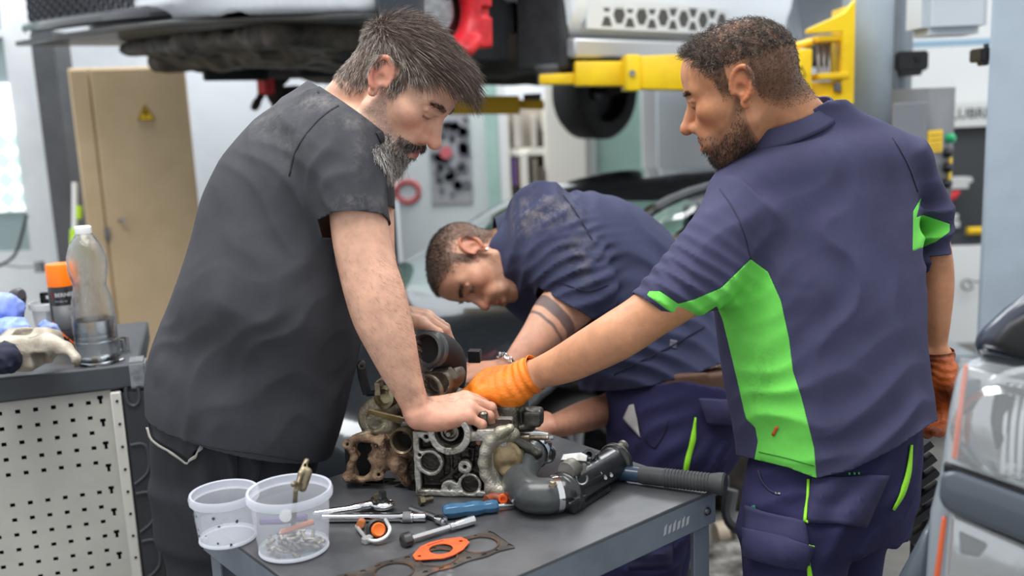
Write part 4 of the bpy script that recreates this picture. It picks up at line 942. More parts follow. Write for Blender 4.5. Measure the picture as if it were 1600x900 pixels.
def cloth(name, label, c, rad, seed, m):
    s = SDF(); s.op('u', *ell(c, rad))
    s.op('d', lambda P: .012*np.abs(vnoise(P*26+seed))+.010*np.abs(vnoise(P*55+seed*2)), None, 0)
    return tag(sdf_obj(name, s, .004, m), label, 'rag')
M_blue = mat('blue_paper_cloth', '#8fa6e6', .7, col2='#6f88d0', nscale=9)
cloth('cleaning_rag', 'crumpled light blue cloth at the left end of the cart top', W(4, 488, 2.3), (.055, .05, .055), 3, mat('mid_blue_cloth', '#6d83cf', .7, col2='#93a6ea', nscale=9))
cloth('cleaning_rag', 'pale blue cloth heaped behind the alloy bracket', W(14, 512, 2.24), (.05, .05, .03), 11, M_blue)
cloth('cleaning_rag', 'small blue cloth tuft between the tub and the alloy bracket', W(78, 522, 2.31), (.03, .03, .045), 17, mat('dull_blue_cloth', '#7a8fd0', .7, col2='#9db0ee', nscale=12))
cloth('cleaning_rag', 'dark navy cloth with a light blue fold at the left edge of the cart', W(2, 560, 2.1), (.05, .05, .04), 23, mat('navy_cloth', '#1a1d33', .8, col2='#8ea5dd', nscale=13, thr=(.6, .66)))
o = MB(); o.tube([W(22, 505, 2.48), W(24, 478, 2.48), W(28, 462, 2.47), (W(34, 460, 2.46))], [.022, .024, .022, .012], 14, sub=3); tag(o.build('trigger_nozzle', mat('charcoal_plastic', '#4a4a4d', .5)), 'charcoal nozzle head standing behind the blue cloths', 'nozzle')
tp_ = thing('tape_measure', 'yellow and black tape measure under the alloy bracket arm', 'tape measure', on_cart(82, 558)+A3(0, .08, 0))
p = on_cart(80, 560)+A3(0, .07, .022); MB().box(p, (.022, .02, .02), None, .006).build('case', M_black, tp_); MB().box(p+A3(0, -.021, .002), (.012, .003, .012), None, .002).build('badge', M_yellowsign, tp_)
o = MB(); p = on_cart(181, 566)+A3(0, .02, 0); o.lathe(p, (0, 0, 1), [(.012, 0), (.014, .003), (.012, .006), (.004, .007)], 20); tag(o.build('washer', M_steel), 'flat steel washer right of the water bottle base', 'washer')
for i, (px, py, rr_, hh_, lab_) in enumerate([(176, 556, .013, .034, 'shiny steel socket behind the bottle base, right one'), (166, 562, .009, .012, 'small steel socket behind the bottle base, left one')]):
    o = MB(); p = on_cart(px, py)+A3(.01, .05, 0); o.lathe(p, (0, 0, 1), [(rr_*.9, 0), (rr_, .003), (rr_, hh_), (rr_*.7, hh_), (rr_*.7, hh_*.5), (0, hh_*.5)], 20, cap=False); tag(o.build('steel_socket', M_chrome), lab_, 'socket', 'sockets behind the water bottle')
# ------------------------------------------------------------------ steel workbench
TZ_ = .86
tL, tN, tR = Wz(255, 825, TZ_), Wz(575, 1001, TZ_), Wz(1118, 764, TZ_)
tX = unit(tR-tN); tY = unit(np.cross(A3(0, 0, 1), tX)); tW = np.linalg.norm(tR-tN); tD = (tL-tN)@tY   # tX along the near right edge, tY along the left edge
RT = np.stack([tX, tY, A3(0, 0, 1)], 1)
def tpt(x, y, z=0): return tN + tX*x + tY*y + A3(0, 0, z)
wb = thing('workbench', 'grey steel workbench holding the engine, tools and buckets', 'workbench', tpt(tW/2, tD/2, -TZ_))
M_top = mat('worn_bench_top', '#626366', .36, col2='#4d4e51', nscale=5, wear=('#8a8d90', 7, .66), metal=.3, bump=.06, bscale=12)
M_leg = mat('bench_grey_paint', '#6c7580', .42, col2='#5f6872', nscale=6, wear=('#a3aab0', 20, .76))
MB().box(tpt(tW/2, tD/2, -.004), (tW/2, tD/2, .004), RT).build('top', M_top, wb, bevel=.0015)
for nm, c, h in (('apron', tpt(tW/2, .004, -.034), (tW/2, .004, .03)), ('apron', tpt(tW/2, tD-.004, -.034), (tW/2, .004, .03)), ('apron', tpt(.004, tD/2, -.034), (.004, tD/2-.008, .03)), ('apron', tpt(tW-.004, tD/2, -.034), (.004, tD/2-.008, .03))):
    MB().box(c, h, RT).build(nm, M_leg, wb, bevel=.001)
for x, y in ((0, 0), (0, tD), (tW, 0), (tW, tD)):
    sx_ = 1 if x == 0 else -1; sy_ = 1 if y == 0 else -1; m = MB()
    p = tpt(x+sx_*.009, y+sy_*.009)
    q = [(0, 0), (.042, 0), (.042, .004), (.004, .004), (.004, .042), (0, .042)]
    q = [(a*sx_, b*sy_) for a, b in q]
    if sx_*sy_ < 0: q = q[::-1]
    m.prism(q, tpt(x+sx_*.0085, y+sy_*.0085, -.012), tX, tY, -(TZ_-.012)); m.build('leg', M_leg, wb, smooth=False, bevel=.001)
    for xx, yy, ax in ((x+sx_*.026, y-sy_*.0005, -tY*sy_), (x-sx_*.0005, y+sy_*.026, -tX*sx_)):
        MB().lathe(tpt(xx, yy, -.035), ax, [(.008, 0), (.008, .002), (.0055, .002), (.0055, .006), (.003, .007)], 12).build('bolt', M_steel, wb)
MB().box(tpt(tW/2, tD/2, -.47), (tW/2-.012, tD/2-.012, .01), RT).build('lower_shelf', M_leg, wb)
o = MB()
for k in range(6): 
    x = tW-.085-.012*k; o.prism([(0, 0), (.007, .002), (.010, .016+.004*(k % 2)), (.003, .014)], tpt(x, -.0006, -.045), tX, A3(0, 0, 1), .0005)
o.build('scuff_mark', mat('scuff_grey', '#a7abb0', .7), wb, smooth=False)
zl = TZ_-.46
bb = Wz(870, 905, zl+.1); cbx_ = MB(); cbx_.box(A3(bb[0]-.07, bb[1]+.07, zl+.065), (.11, .08, .065), RT); tag(cbx_.build('cardboard_box', mat('cardboard', '#d8b892', .8, col2='#cda97f', nscale=6), bevel=.002), 'open tan cardboard box on the lower shelf of the workbench', 'box')
bl_ = thing('cleaner_bottle', 'white plastic bottle with a blue cap under the bench top', 'bottle', W(918, 890, 1.75)); p = W(918, 898, 1.70)
dirb = unit(A3(.15, 1, .25)); MB().lathe(p, dirb, [(.012, 0), (.02, .012), (.032, .03), (.034, .15), (.02, .16)], 24).build('body', mat('white_translucent_bottle', '#dfe4ea', .35), bl_)
MB().lathe(p-dirb*.022, dirb, [(.0, 0), (.0185, 0), (.0185, .022)], 24).build('cap', mat('blue_cap', '#1271d6', .4), bl_)
# ------------------------------------------------------------------ translucent buckets
M_bucket = mat('translucent_bucket', '#e6e9f2', .28, alpha=.22); M_brim = mat('bucket_rim', '#e2e6f0', .3, alpha=.5)
def bucket(px, py, rim, bot, ht, label):
    c = Wz(px, py, TZ_)+A3(0, 0, .001); t = thing('plastic_bucket', label, 'bucket', c, 'clear plastic buckets on the bench')
    MB().lathe(c, (0, 0, 1), [(0, .003), (bot-.004, .002), (bot, .005), (bot+(rim-bot)*.5, ht*.5), (rim-.003, ht-.012)], 48, cap=False).build('wall', M_bucket, t, solid=.0012)
    MB().lathe(c, (0, 0, 1), [(rim-.003, ht-.016), (rim+.003, ht-.014), (rim+.004, ht-.006), (rim+.002, ht), (rim-.002, ht-.001), (rim-.003, ht-.012)], 48, cap=False).build('rim', M_brim, t)
    MB().lathe(c, (0, 0, 1), [(bot-.002, 0), (bot+.001, .002), (bot, .008)], 48, cap=False).build('base_ring', M_brim, t, solid=.001)
    return c
b1 = bucket(460, 858, .0665, .0565, .105, 'larger translucent bucket of small parts with a grey lever sticking out')
b2 = bucket(357, 842, .0545, .0475, .085, 'smaller empty translucent bucket, left of the larger one')
rb = random.Random(5); m_st = SDF()
for i in range(60):
    a, q = rb.uniform(0, 6.28), .046*math.sqrt(rb.random()); p = b1+A3(q*math.cos(a), q*math.sin(a), .006+rb.random()*.012); dd = unit(A3(rb.uniform(-1, 1), rb.uniform(-1, 1), rb.uniform(-.3, .3)))*rb.uniform(.003, .009)
    m_st.op('e', *cap(p-dd, p+dd, rb.uniform(.0018, .004)))
tag(sdf_obj('screws_and_nuts', m_st, .0013, mat('zinc_parts', '#a9a596', .4, metal=.7, col2='#6e675a', nscale=90)), 'loose small screws and nuts lying in the bottom of the larger bucket', 'screws', kind='stuff')
o = MB(); p = b1; o.tube([p+A3(-.05, .0, .05), p+A3(-.01, -.02, .058), p+A3(.03, -.02, .062)], .006, 8); tag(o.build('plastic_connector', mat('dull_violet', '#5a4a7a', .5)), 'dull violet strip lying inside the larger bucket', 'connector')
o = MB(); o.tube([p+A3(-.01, -.035, .045), p+A3(.02, -.03, .052), p+A3(.04, -.02, .054)], .005, 8); tag(o.build('orange_strip', mat('rusty_orange', '#b86a3a', .6)), 'rust orange strip under the violet one inside the larger bucket', 'strip')
o = MB(); q = b1+A3(.0, -.03, .072); o.lathe(q, -f_, [(.008, 0), (.01, .003), (.01, .008), (.004, .009)], 14); tag(o.build('white_bush', mat('white_bush', '#d9dbd8', .4)), 'round white bush against the wall of the larger bucket', 'bush')
lv = SDF(); p0 = W(462, 768, 1.50); p1 = W(470, 740, 1.52); p2 = W(479, 720, 1.54)
lv.op('u', *cap(b1+A3(.0, .0, .03), p0, .004)).op('u', *cap(p0, p1, .004)).op('u', *cap(p1, p2, .0045), .004).op('u', *cap(W(473, 762, 1.52), W(480, 738, 1.53), .007, .008), .005).op('u', *cap(W(458, 757, 1.49), W(462, 755, 1.50), .004), .003).op('s', *cyl(W(477, 727, 1.4), W(477, 727, 1.7), .0022))
tag(sdf_obj('lever', lv, .0016, M_brass), 'grey brown metal lever sticking out of the larger bucket', 'lever')
o = MB(); 
for i in range(26):
    a = rb.uniform(0, 6.28); z = rb.uniform(.008, .07); r0 = .0475+(.0545-.0475)*z/.085; s_ = rb.uniform(.0015, .0045); c = b2+A3(r0*math.cos(a), r0*math.sin(a), z); n_ = A3(math.cos(a), math.sin(a), 0)
    o.prism([(s_*rb.uniform(.5, 1)*math.cos(k), s_*rb.uniform(.5, 1)*math.sin(k)) for k in np.arange(6)*1.047], c, np.cross(A3(0, 0, 1), n_), A3(0, 0, 1), .0006)
sm_ = o.build('dirt_marks', mat('bucket_dirt', '#4d4f5a', .8), bpy.data.objects['plastic_bucket.001'], smooth=False); sm_['kind'] = 'stuff'
# ------------------------------------------------------------------ tools on the bench
def T(px, py, h=0): return Wz(px, py, TZ_+h)
rt = thing('ratchet', 'steel ratchet wrench with a square drive facing up beside the engine', 'ratchet', T(575, 795))
rs = SDF(); hc = T(599, 789, .012)
rs.op('u', *cap(T(494, 803, .011), T(560, 793, .012), .0075, .006)).op('u', *cap(T(556, 793, .012), T(580, 788, .012), .006, .008), .008)
rs.op('u', *ell(hc, (.021, .017, .010)), .008).op('s', *cyl(hc+A3(0, 0, .005), hc+A3(0, 0, .02), .0145), .002).op('u', *cyl(hc, hc+A3(0, 0, .0075), .0135, .001)).op('u', *cap(T(583, 780, .013), T(586, 784, .014), .005), .004)
sdf_obj('handle', rs, .0018, M_chrome, rt)
MB().lathe(hc, (0, 0, 1), [(.009, .004), (.009, .011), (.006, .012)], 20).build('drive_hub', mat('dark_steel', '#5b5b5c', .3, metal=.9), rt)
MB().box(hc+A3(0, 0, .018), (.0052, .0052, .009), RT, .001).build('square_drive', mat('dark_steel', '#5b5b5c', .3, metal=.9), rt)
eb = thing('extension_bar', 'bright chrome extension bar lying in front of the ratchet', 'extension bar', T(590, 805))
a, c = T(505, 809, .0085), T(666, 808, .0085); ax = c-a; L_ = np.linalg.norm(ax)
MB().lathe(a, ax, [(.0078, 0), (.0078, L_*.75), (.0095, L_*.765), (.0095, L_*.875), (.0078, L_*.885), (.0078, L_*.99), (.006, L_)], 24).build('bar', M_chrome, eb)
MB().lathe(a, ax, [(.0099, L_*.78), (.0101, L_*.80), (.0101, L_*.84), (.0099, L_*.86)], 24, cap=False).build('knurled_collar', mat('knurled_steel', '#8e8e90', .45, metal=.9, bump=.6, bscale=900), eb)
tw = thing('tube_wrench', 'thin steel tube wrench ending in a socket under the blue screwdriver', 'wrench', T(660, 803))
a, c = T(642, 795, .007), T(690, 812, .007); MB().rod(a, c, .0058, n=16).build('shaft', M_steel, tw)
dd_ = unit(T(694, 816, .008)-T(672, 808, .008)); MB().lathe(T(686, 811, .009), dd_, [(.006, -.008), (.009, 0), (.009, .012), (.006, .012), (.006, .004), (0, .004)], 20, cap=False).build('socket_end', M_chrome, tw)
ts = thing('socket_bar', 'chrome socket bar with a round drive knob lying across the bench', 'socket bar', T(690, 830))
a, c = T(634, 844, .010), T(741, 812, .009); ax = c-a; L_ = np.linalg.norm(ax)
MB().lathe(a, ax, [(.0055, 0), (.0055, L_*.62), (.0075, L_*.63), (.0075, L_*.69), (.006, L_*.70), (.0078, L_*.74), (.0085, L_*.99), (.007, L_)], 20).build('bar', M_chrome, ts)
MB().lathe(a-unit(ax)*.008, ax, [(.008, 0), (.0125, .003), (.0125, .015), (.007, .019)], 24).build('knob', mat('dark_steel', '#5b5b5c', .3, metal=.9), ts)
sd_ = thing('screwdriver', 'screwdriver with a translucent blue handle below the engine', 'screwdriver', T(740, 795))
a, c = T(691, 800, .0135), T(778, 790, .0115); ax = c-a; L_ = np.linalg.norm(ax)
pf = [(0, 0), (.010, .001), (.0135, .008), (.0145, .02), (.0138, .032), (.0125, .040), (.0138, .047), (.0145, .056), (.013, .068), (.0105, .074), (.012, .080), (.0125, L_-.008), (.010, L_), (0, L_)]
MB().lathe(a, ax, pf, 8, cap=False).build('handle', mat('blue_handle', '#2a5a7d', .25, coat=.5, sss=0), sd_, bevel=.0012)
MB().rod(c, T(815, 787, .008), .0034, n=12).build('shaft', M_chrome, sd_)
o2 = thing('orange_cutter', 'red and orange plastic item lying by the elbow hose', 'tool', T(775, 778))
o = MB(); o.tube([T(760, 782, .008), T(775, 777, .008), T(800, 783, .006)], [.009, .009, .006], 12, sub=2); o.build('body', mat('dark_orange_plastic', '#8b4a33', .5), o2)
MB().lathe(T(786, 779, .012), -f_, [(.0085, -.004), (.0085, .004), (.005, .004), (.005, 0), (0, 0)], 16, cap=False).build('ring', mat('bright_orange2', '#f2682a', .4), o2)
bo = thing('bolt', 'dark steel bolt lying right below the cylinder head', 'bolt', T(663, 783)); MB().lathe(T(655, 783, .009), T(678, 779, .007)-T(655, 783, .009), [(.009, 0), (.009, .009)], 6).build('bolt_head', M_brass, bo); MB().rod(T(661, 782, .008), T(676, 779, .007), .005).build('shank', M_brass, bo)
bo = thing('bolt', 'short bolt standing behind the ratchet head', 'bolt', T(590, 780)); MB().lathe(T(588, 783, .0), A3(0, 0, 1), [(.006, 0), (.006, .008), (.0045, .008), (.0045, .014)], 6).build('bolt_head', M_brass, bo)
# small retaining clip with orange seal
oc = thing('hose_clip', 'bent pale metal clip around a black and orange connector on the bench', 'clip', T(585, 830))
MB().tube([T(557, 822, .006), T(566, 834, .006), T(575, 843, .007), T(590, 845, .008), T(604, 838, .012), T(609, 826, .02), T(602, 812, .026)], .0032, 10, sub=4).build('wire', mat('pale_metal', '#cfd0cf', .35, metal=.6), oc)
MB().lathe(T(588, 828, .012), unit(-f_+A3(.4, 0, .4)), [(.016, -.012), (.018, 0), (.018, .010), (.014, .012), (.012, .004), (0, .004)], 24, cap=False).build('connector', M_black, oc)
MB().lathe(T(590, 829, .013), unit(-f_+A3(.4, 0, .4)), [(.012, .004), (.0125, .009), (.010, .012), (0, .008)], 20, cap=False).build('orange_seal', mat('orange_seal', '#dd6a1e', .4), oc)
MB().box(T(574, 843, .006), (.009, .006, .006), RT, .002).build('clip_block', mat('pale_metal', '#cfd0cf', .35, metal=.6), oc)
MB().lathe(T(564, 818, .010), unit(-f_), [(.007, -.01), (.007, .008), (0, .008)], 14, cap=False).build('orange_plug', mat('rusty_orange', '#b86a3a', .6), oc)
# cylinder head gasket and the orange flange gasket
gO = T(750, 853); b3 = T(616, 895); gX = unit(b3-gO); gY = np.cross(A3(0, 0, 1), gX); st_ = np.linalg.norm(b3-gO)/2
def gl(px, py): q = T(px, py)-gO; return (q@gX, q@gY)
br = .5*abs(gl(786, 853)[0]-gl(714, 853)[0])*.95; gw = br*1.42
yb = [gl(738, 824), gl(833, 858)]
poly = []
x0 = -br*1.42; x1 = st_*3+br*1.4
rb = random.Random(2)
for x in np.linspace(x0, x1, 26): poly.append((x, -gw*(1+.05*math.sin(x*90))))
for x in np.linspace(x1, x0, 26): poly.append((x, gw*(1+.05*math.sin(x*110))))
hol = [circle(br, 36, (st_*k, 0)) for k in range(4)]
for k in range(-0, 5):
    for s in (-1, 1): hol.append(circle(br*.16, 10, (st_*(k-.5), s*gw*.76)))
for k in range(4):
    for s in (-1, 1): hol.append(circle(br*.10, 8, (st_*k-.25*st_*.6, s*gw*.84))); hol.append([(st_*k+.1*st_, s*gw*.80), (st_*k+.22*st_, s*gw*.80), (st_*k+.22*st_, s*gw*.88), (st_*k+.1*st_, s*gw*.88)][::s])
hg = thing('head_gasket', 'rusty steel head gasket with round bores at the near edge of the bench', 'gasket', gO)
g = MB(); g.prism(poly, gO+A3(0, 0, .001), gX, gY, .0012, hol)
g.build('plate', mat('rusty_gasket', '#59524c', .5, metal=.4, col2='#3c3836', nscale=22, wear=('#8a5a3c', 14, .6), bump=.4), hg, smooth=False)
for k in range(4): MB().tube([gO+A3(0, 0, .0025)+gX*(st_*k+br*1.07*math.cos(a))+gY*(br*1.07*math.sin(a)) for a in np.linspace(0, 2*math.pi, 40)], .0016, 6).build('bore_ring', mat('dark_gasket_ring', '#4a4441', .4, metal=.6, col2='#7a5a45', nscale=30), hg)
fo = T(688, 858, .005); fX = unit(T(726, 838, .004)-T(645, 867, .004)); fY = np.cross(A3(0, 0, 1), fX); fl_ = np.linalg.norm(T(726, 838)-T(645, 867))/2
pl = [(-fl_, -.006), (-fl_*.92, -.011), (-fl_*.3, -.032), (fl_*.05, -.034), (fl_*.5, -.028), (fl_*.95, -.013), (fl_, -.003), (fl_*.97, .012), (fl_*.45, .026), (0, .031), (-fl_*.4, .028), (-fl_*.9, .010)]
og = MB(); og.prism(pl, fo, fX, fY, .0012, [circle(.0195, 24, (0, -.002)), circle(.0035, 10, (-fl_*.78, 0)), circle(.0035, 10, (fl_*.8, 0)), [(-.012, .0215), (.02, .0205), (.022, .0235), (-.01, .0245)]])
tag(og.build('flange_gasket', mat('orange_gasket', '#f0602f', .55, col2='#e0562a', nscale=30), smooth=False), 'bright orange flange gasket lying on the rusty head gasket', 'gasket')
# oil puddle by the manifold
o = MB(); oo = T(590, 752)
for k, (dx, dy, s_) in enumerate([(0, 0, .03), (.028, -.012, .015), (-.02, -.02, .008), (.05, -.03, .012), (-.05, .0, .007), (.09, -.05, .02)]):
    o.prism([(s_*(1+.3*math.sin(3*a+k))*math.cos(a), .6*s_*(1+.3*math.cos(2*a+k))*math.sin(a)) for a in np.arange(18)*2*math.pi/18], oo+A3(dx, dy, .0003), (1, 0, 0), (0, 1, 0), .0006)
pd = o.build('oil_spill', mat('dark_oil', '#120d0b', .06, coat=1), smooth=False); tag(pd, 'dark oil drips on the bench top in front of the rusty manifold', 'oil', kind='stuff')
# hammer
hm = thing('hammer', 'long black ribbed hammer handle with a blue neck across the far bench corner', 'hammer', T(1050, 745))
a, c = T(940, 735, .018), T(1134, 757, .0215); ax = c-a; L_ = np.linalg.norm(ax)
pf = [(.014, 0), (.0145, L_*.3)]; hb = MB().lathe(a, ax, [(.015, -.02), (.015, L_*.33)], 20).build('neck', mat('dark_blue_steel', '#22394f', .35, coat=.4), hm)
pf = [(.0155, L_*.32), (.017, L_*.36), (.017, L_*.5)]
for k in range(14): x = L_*(.52+k*.026); pf += [(.0168, x), (.0178, x+.001), (.0178, x+.0035), (.0168, x+.0045)]
pf += [(.018, L_*.9), (.0205, L_*.95), (.021, L_*.985), (.018, L_), (0, L_)]
MB().lathe(a, ax, pf, 24, cap=False).build('grip', mat('rubber_grip', '#3b3c3e', .55, col2='#333436', nscale=20), hm)
MB().box(a-unit(ax)*.02, (.018, .05, .018), None, .003).build('hammer_head', M_blackrough, hm)
# ------------------------------------------------------------------ dismantled engine on the bench
E0 = Wz(650, 776, TZ_); eX = unit((Wz(770, 778.5, TZ_)-E0)*A3(1, 1, 0)); eY = np.cross(A3(0, 0, 1), eX); eZ = A3(0, 0, 1)
def e(px, py, d=0):
    dd = f_+r_*((px-800)/FPX)+u_*((450-py)/FPX); t = ((E0+eY*d-CAM)@eY)/(dd@eY); return CAM+dd*t
mm = 1.78/FPX        # metres per pixel at the engine
REn = np.stack([eX, eY, eZ], 1)
en = thing('engine', 'dismantled grimy car engine with rusty manifold and open cylinder head on the bench', 'engine', E0+eX*.05+eY*.1)
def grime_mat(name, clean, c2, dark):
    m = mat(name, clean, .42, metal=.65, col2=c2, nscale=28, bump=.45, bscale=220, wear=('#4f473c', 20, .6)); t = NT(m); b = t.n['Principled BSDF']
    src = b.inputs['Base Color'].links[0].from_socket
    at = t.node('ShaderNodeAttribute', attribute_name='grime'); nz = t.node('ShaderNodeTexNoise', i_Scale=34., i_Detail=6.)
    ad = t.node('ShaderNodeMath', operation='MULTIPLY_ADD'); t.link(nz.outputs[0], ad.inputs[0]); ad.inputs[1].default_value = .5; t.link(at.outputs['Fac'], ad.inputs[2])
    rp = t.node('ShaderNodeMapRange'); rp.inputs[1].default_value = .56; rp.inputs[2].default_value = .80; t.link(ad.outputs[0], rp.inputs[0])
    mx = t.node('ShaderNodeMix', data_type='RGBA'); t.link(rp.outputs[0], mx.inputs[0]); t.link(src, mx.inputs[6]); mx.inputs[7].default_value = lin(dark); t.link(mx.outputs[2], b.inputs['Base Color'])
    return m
M_head = grime_mat('machined_alloy', '#bdbbb4', '#97938a', '#3d3a36')
M_rust = mat('rusty_cast_iron', '#614a38', .85, col2='#a0856b', nscale=22, bump=.8, bscale=120, wear=('#4a3426', 26, .52))
M_oily = mat('oily_dark_metal', '#3d3a36', .35, metal=.6, col2='#6b6458', nscale=26, bump=.6, bscale=150, wear=('#8d8573', 30, .62))
M_tan = mat('stained_alloy', '#8f8672', .45, metal=.55, col2='#5d5546', nscale=24, bump=.5, bscale=150)
def bx(s, x0, y0, x1, y1, d0, d1, rd=.002, kind_='u', k=.003):
    c = (e(x0, y0, 0)+e(x1, y1, 0))/2; hw = abs((e(x1, y0, 0)-e(x0, y0, 0))@eX)/2; hh = abs((e(x0, y1)-e(x0, y0))[2])/2
    s.op(kind_, *box(c+eY*(d0+d1)/2, (hw, abs(d1-d0)/2, hh), REn, rd), k)
def cy(s, px, py, r, d0, d1, kind_='u', k=.003, rd=.001): s.op(kind_, *cyl(e(px, py)+eY*d0, e(px, py)+eY*d1, r*mm, rd), k)
h = SDF()
bx(h, 646, 676, 772, 776, 0, .16); bx(h, 745, 672, 792, 700, .0, .16)
bx(h, 655, 684, 683, 722, -.03, .024, .003, 's'); bx(h, 680, 690, 768, 768, -.03, .022, .004, 's'); bx(h, 657, 730, 690, 766, -.03, .026, .003, 's'); bx(h, 728, 684, 764, 722, -.03, .028, .006, 's')
bx(h, 660, 700, 700, 740, -.03, .02, .004, 's'); 
for x, y, r, d in ((672, 723, 21, -.002), (733, 759, 18.5, .004), (702, 764, 13, .002), (726, 730, 10.5, -.001), (656, 711, 7, 0), (666, 684, 8, 0)): cy(h, x, y, r, d, .05, k=.004)
for x, y, r, d in ((672, 723, 15.5, .014), (733, 759, 14, .016), (702, 764, 2.5, .008), (726, 730, 3.2, .02), (656, 711, 3.2, .02), (666, 683, 3.6, .02), (766, 682, 3.6, .02)): cy(h, x, y, r, -.03, d, 's', .002)
for a, b, r in (((705, 702), (706, 750), 2.5), ((718, 700), (718, 735), 2), ((690, 752), (722, 728), 4), ((740, 702), (738, 722), 2.5), ((738, 722), (728, 730), 2.5), ((722, 698), (740, 702), 2)): h.op('u', *cap(e(*a, .018), e(*b, .018), r*mm), .003)
bx(h, 712, 735, 722, 748, .005, .016, .002, 's', .001)
cy(h, 704, 676, 33, -.012, .05, k=.006); cy(h, 704, 675, 23, -.05, .035, 's', .002)
bx(h, 735, 676, 790, 690, .0, .02)
for i, x in enumerate((692, 712, 735, 757, 778)): h.op('u', *cap(e(x, 668, .05+.02*(i % 2)), e(x, 676, .05+.02*(i % 2)), .009), .006)
h.op('d', lambda P: .0007*vnoise(P*160)+.0006*vnoise(P*60), None, 0)
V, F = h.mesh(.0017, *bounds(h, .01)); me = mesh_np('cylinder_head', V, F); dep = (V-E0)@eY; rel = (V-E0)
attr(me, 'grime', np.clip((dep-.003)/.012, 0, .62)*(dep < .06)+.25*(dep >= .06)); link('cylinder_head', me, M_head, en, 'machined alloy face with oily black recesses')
sl = MB(); c = e(704, 676)
sl.lathe(c+eY*.022, -eY, [(23*mm, 0), (23*mm, .012), (19*mm, .016), (17*mm, .004)], 40, cap=False); sl.build('shaft_seal', mat('dark_brown_seal', '#2d2424', .45), en)
MB().lathe(c+eY*.018-eX*.002, -eY, [(15.5*mm, -.01), (15.5*mm, .014), (14*mm, .017), (11*mm, .017), (9.5*mm, .012), (6*mm, .012), (5*mm, .02), (5*mm, .026), (3.5*mm, .029), (0, .029)], 36, cap=False).build('camshaft_end', mat('worn_steel', '#9a968e', .3, metal=.9, col2='#6f6a60', nscale=60), en)
# housing at the right of the head
q = SDF()
a = np.linspace(math.radians(100), math.radians(262), 9); pts = [e(806+50*math.cos(t), 722-54*math.sin(t), .0) for t in a]
for p_, q_ in zip(pts, pts[1:]): q.op('u', *cap(p_-eY*.002, q_-eY*.002, .0085), .012)
pts2 = [e(808+38*math.cos(t), 722-44*math.sin(t), .02) for t in a]
for p_, q_ in zip(pts2, pts2[1:]): q.op('u', *cap(p_, q_, .013), .014)
q.op('u', *box(e(784, 764, .02), (.026, .03, .014), REn, .006), .012).op('u', *cap(e(765, 690, .01), e(786, 684, .01), .012), .01)
q.op('u', *box(e(795, 735, .07), (.035, .045, .05), REn, .01), .01)
q.op('s', *ell(e(793, 716, -.012), (.026, .03, .028)), .004)
q.op('d', lambda P: .0006*vnoise(P*90), None, 0)
V, F = q.mesh(.0022, *bounds(q, .01)); me = mesh_np('outlet_housing', V, F); attr(me, 'grime', np.clip(.12+((V-E0)@eY-.02)/.05, 0, .5)); link('outlet_housing', me, grime_mat('dull_alloy', '#b4b0a4', '#94907f', '#4a4133'), en)
q = SDF(); q.op('u', *ell(e(790, 713, .012), (.026, .018, .028))).op('u', *ring(e(790, 713, .008), eY, .026, .005), .006).op('u', *ell(e(795, 738, .0), (.014, .01, .01)), .01).op('d', lambda P: .001*vnoise(P*90), None, 0)
sdf_obj('brown_cap', q, .002, mat('brown_varnished_metal', '#6e5d44', .35, metal=.3, col2='#8c7b5c', nscale=25, bump=.4), en, 'brown stained round cap')
# exhaust manifold with twin opening, rusty
x = SDF(); dm = .035
def ee(px, py, d=0): return e(px, py, dm+d)
ol = [(545, 694), (556, 686), (575, 684), (594, 690), (597, 704), (590, 718), (592, 735), (586, 744), (566, 748), (545, 746), (548, 728), (555, 715), (552, 703)]
for p_, q_ in zip(ol, ol[1:]+ol[:1]): x.op('u', *cap(ee(*p_), ee(*q_), .0075), .006)
x.op('u', *box(ee(571, 716, .012), (.024, .008, .03), REn, .004), .006)
for px, py in ((543, 694), (595, 690), (543, 744), (592, 742)): x.op('u', *cyl(ee(px, py, -.008), ee(px, py, .012), .0095, .002), .005)
x.op('u', *cap(ee(596, 712, .02), ee(634, 716, .04), .026, .022), .015).op('u', *cap(ee(600, 690, .02), ee(640, 695, .05), .016), .012).op('u', *cap(ee(618, 726, .0), ee(636, 752, .0), .013, .010), .01).op('u', *ell(ee(625, 728, -.006), (.016, .012, .02)), .008)
x.op('s', *ell(ee(568, 704, -.0), (.0155, .06, .0175))).op('s', *ell(ee(566, 730, -.0), (.0150, .06, .0185)), .006)
for px, py in ((543, 694), (588, 697), (592, 742)): x.op('s', *cyl(ee(px, py, -.02), ee(px, py, .03), .0035), .001)
x.op('s', *ell(ee(628, 731, -.016), (.006, .008, .007)), .003)
x.op('d', lambda P: .0015*vnoise(P*60)+.001*vnoise(P*150), None, 0)
sdf_obj('exhaust_manifold', x, .0022, M_rust, en, 'rusty brown cast iron')
MB().box(ee(568, 717, .05), (.03, .02, .038), REn).build('dark_port', mat('bore_shade_black', '#0c0b0b', .8), en)  # black block behind the openings paints the dark inside of the ports
p0 = e(628, 690, .012); MB().lathe(p0, eY+eX*.12, [(15*mm, .07), (16.5*mm, .0), (19*mm, -.004), (20.5*mm, .0), (20.5*mm, .012), (19*mm, .016), (19*mm, .09)], 36, cap=False).build('port_pipe', mat('bronzed_pipe', '#8c7f68', .35, metal=.7, col2='#5c5140', nscale=25), en)
MB().lathe(p0+eY*.03, -eY, [(16*mm, 0), (0, .001)], 24, cap=False).build('pipe_bore', mat('bore_shade_black', '#0c0b0b', .8), en)  # black disc across the pipe paints its dark inside
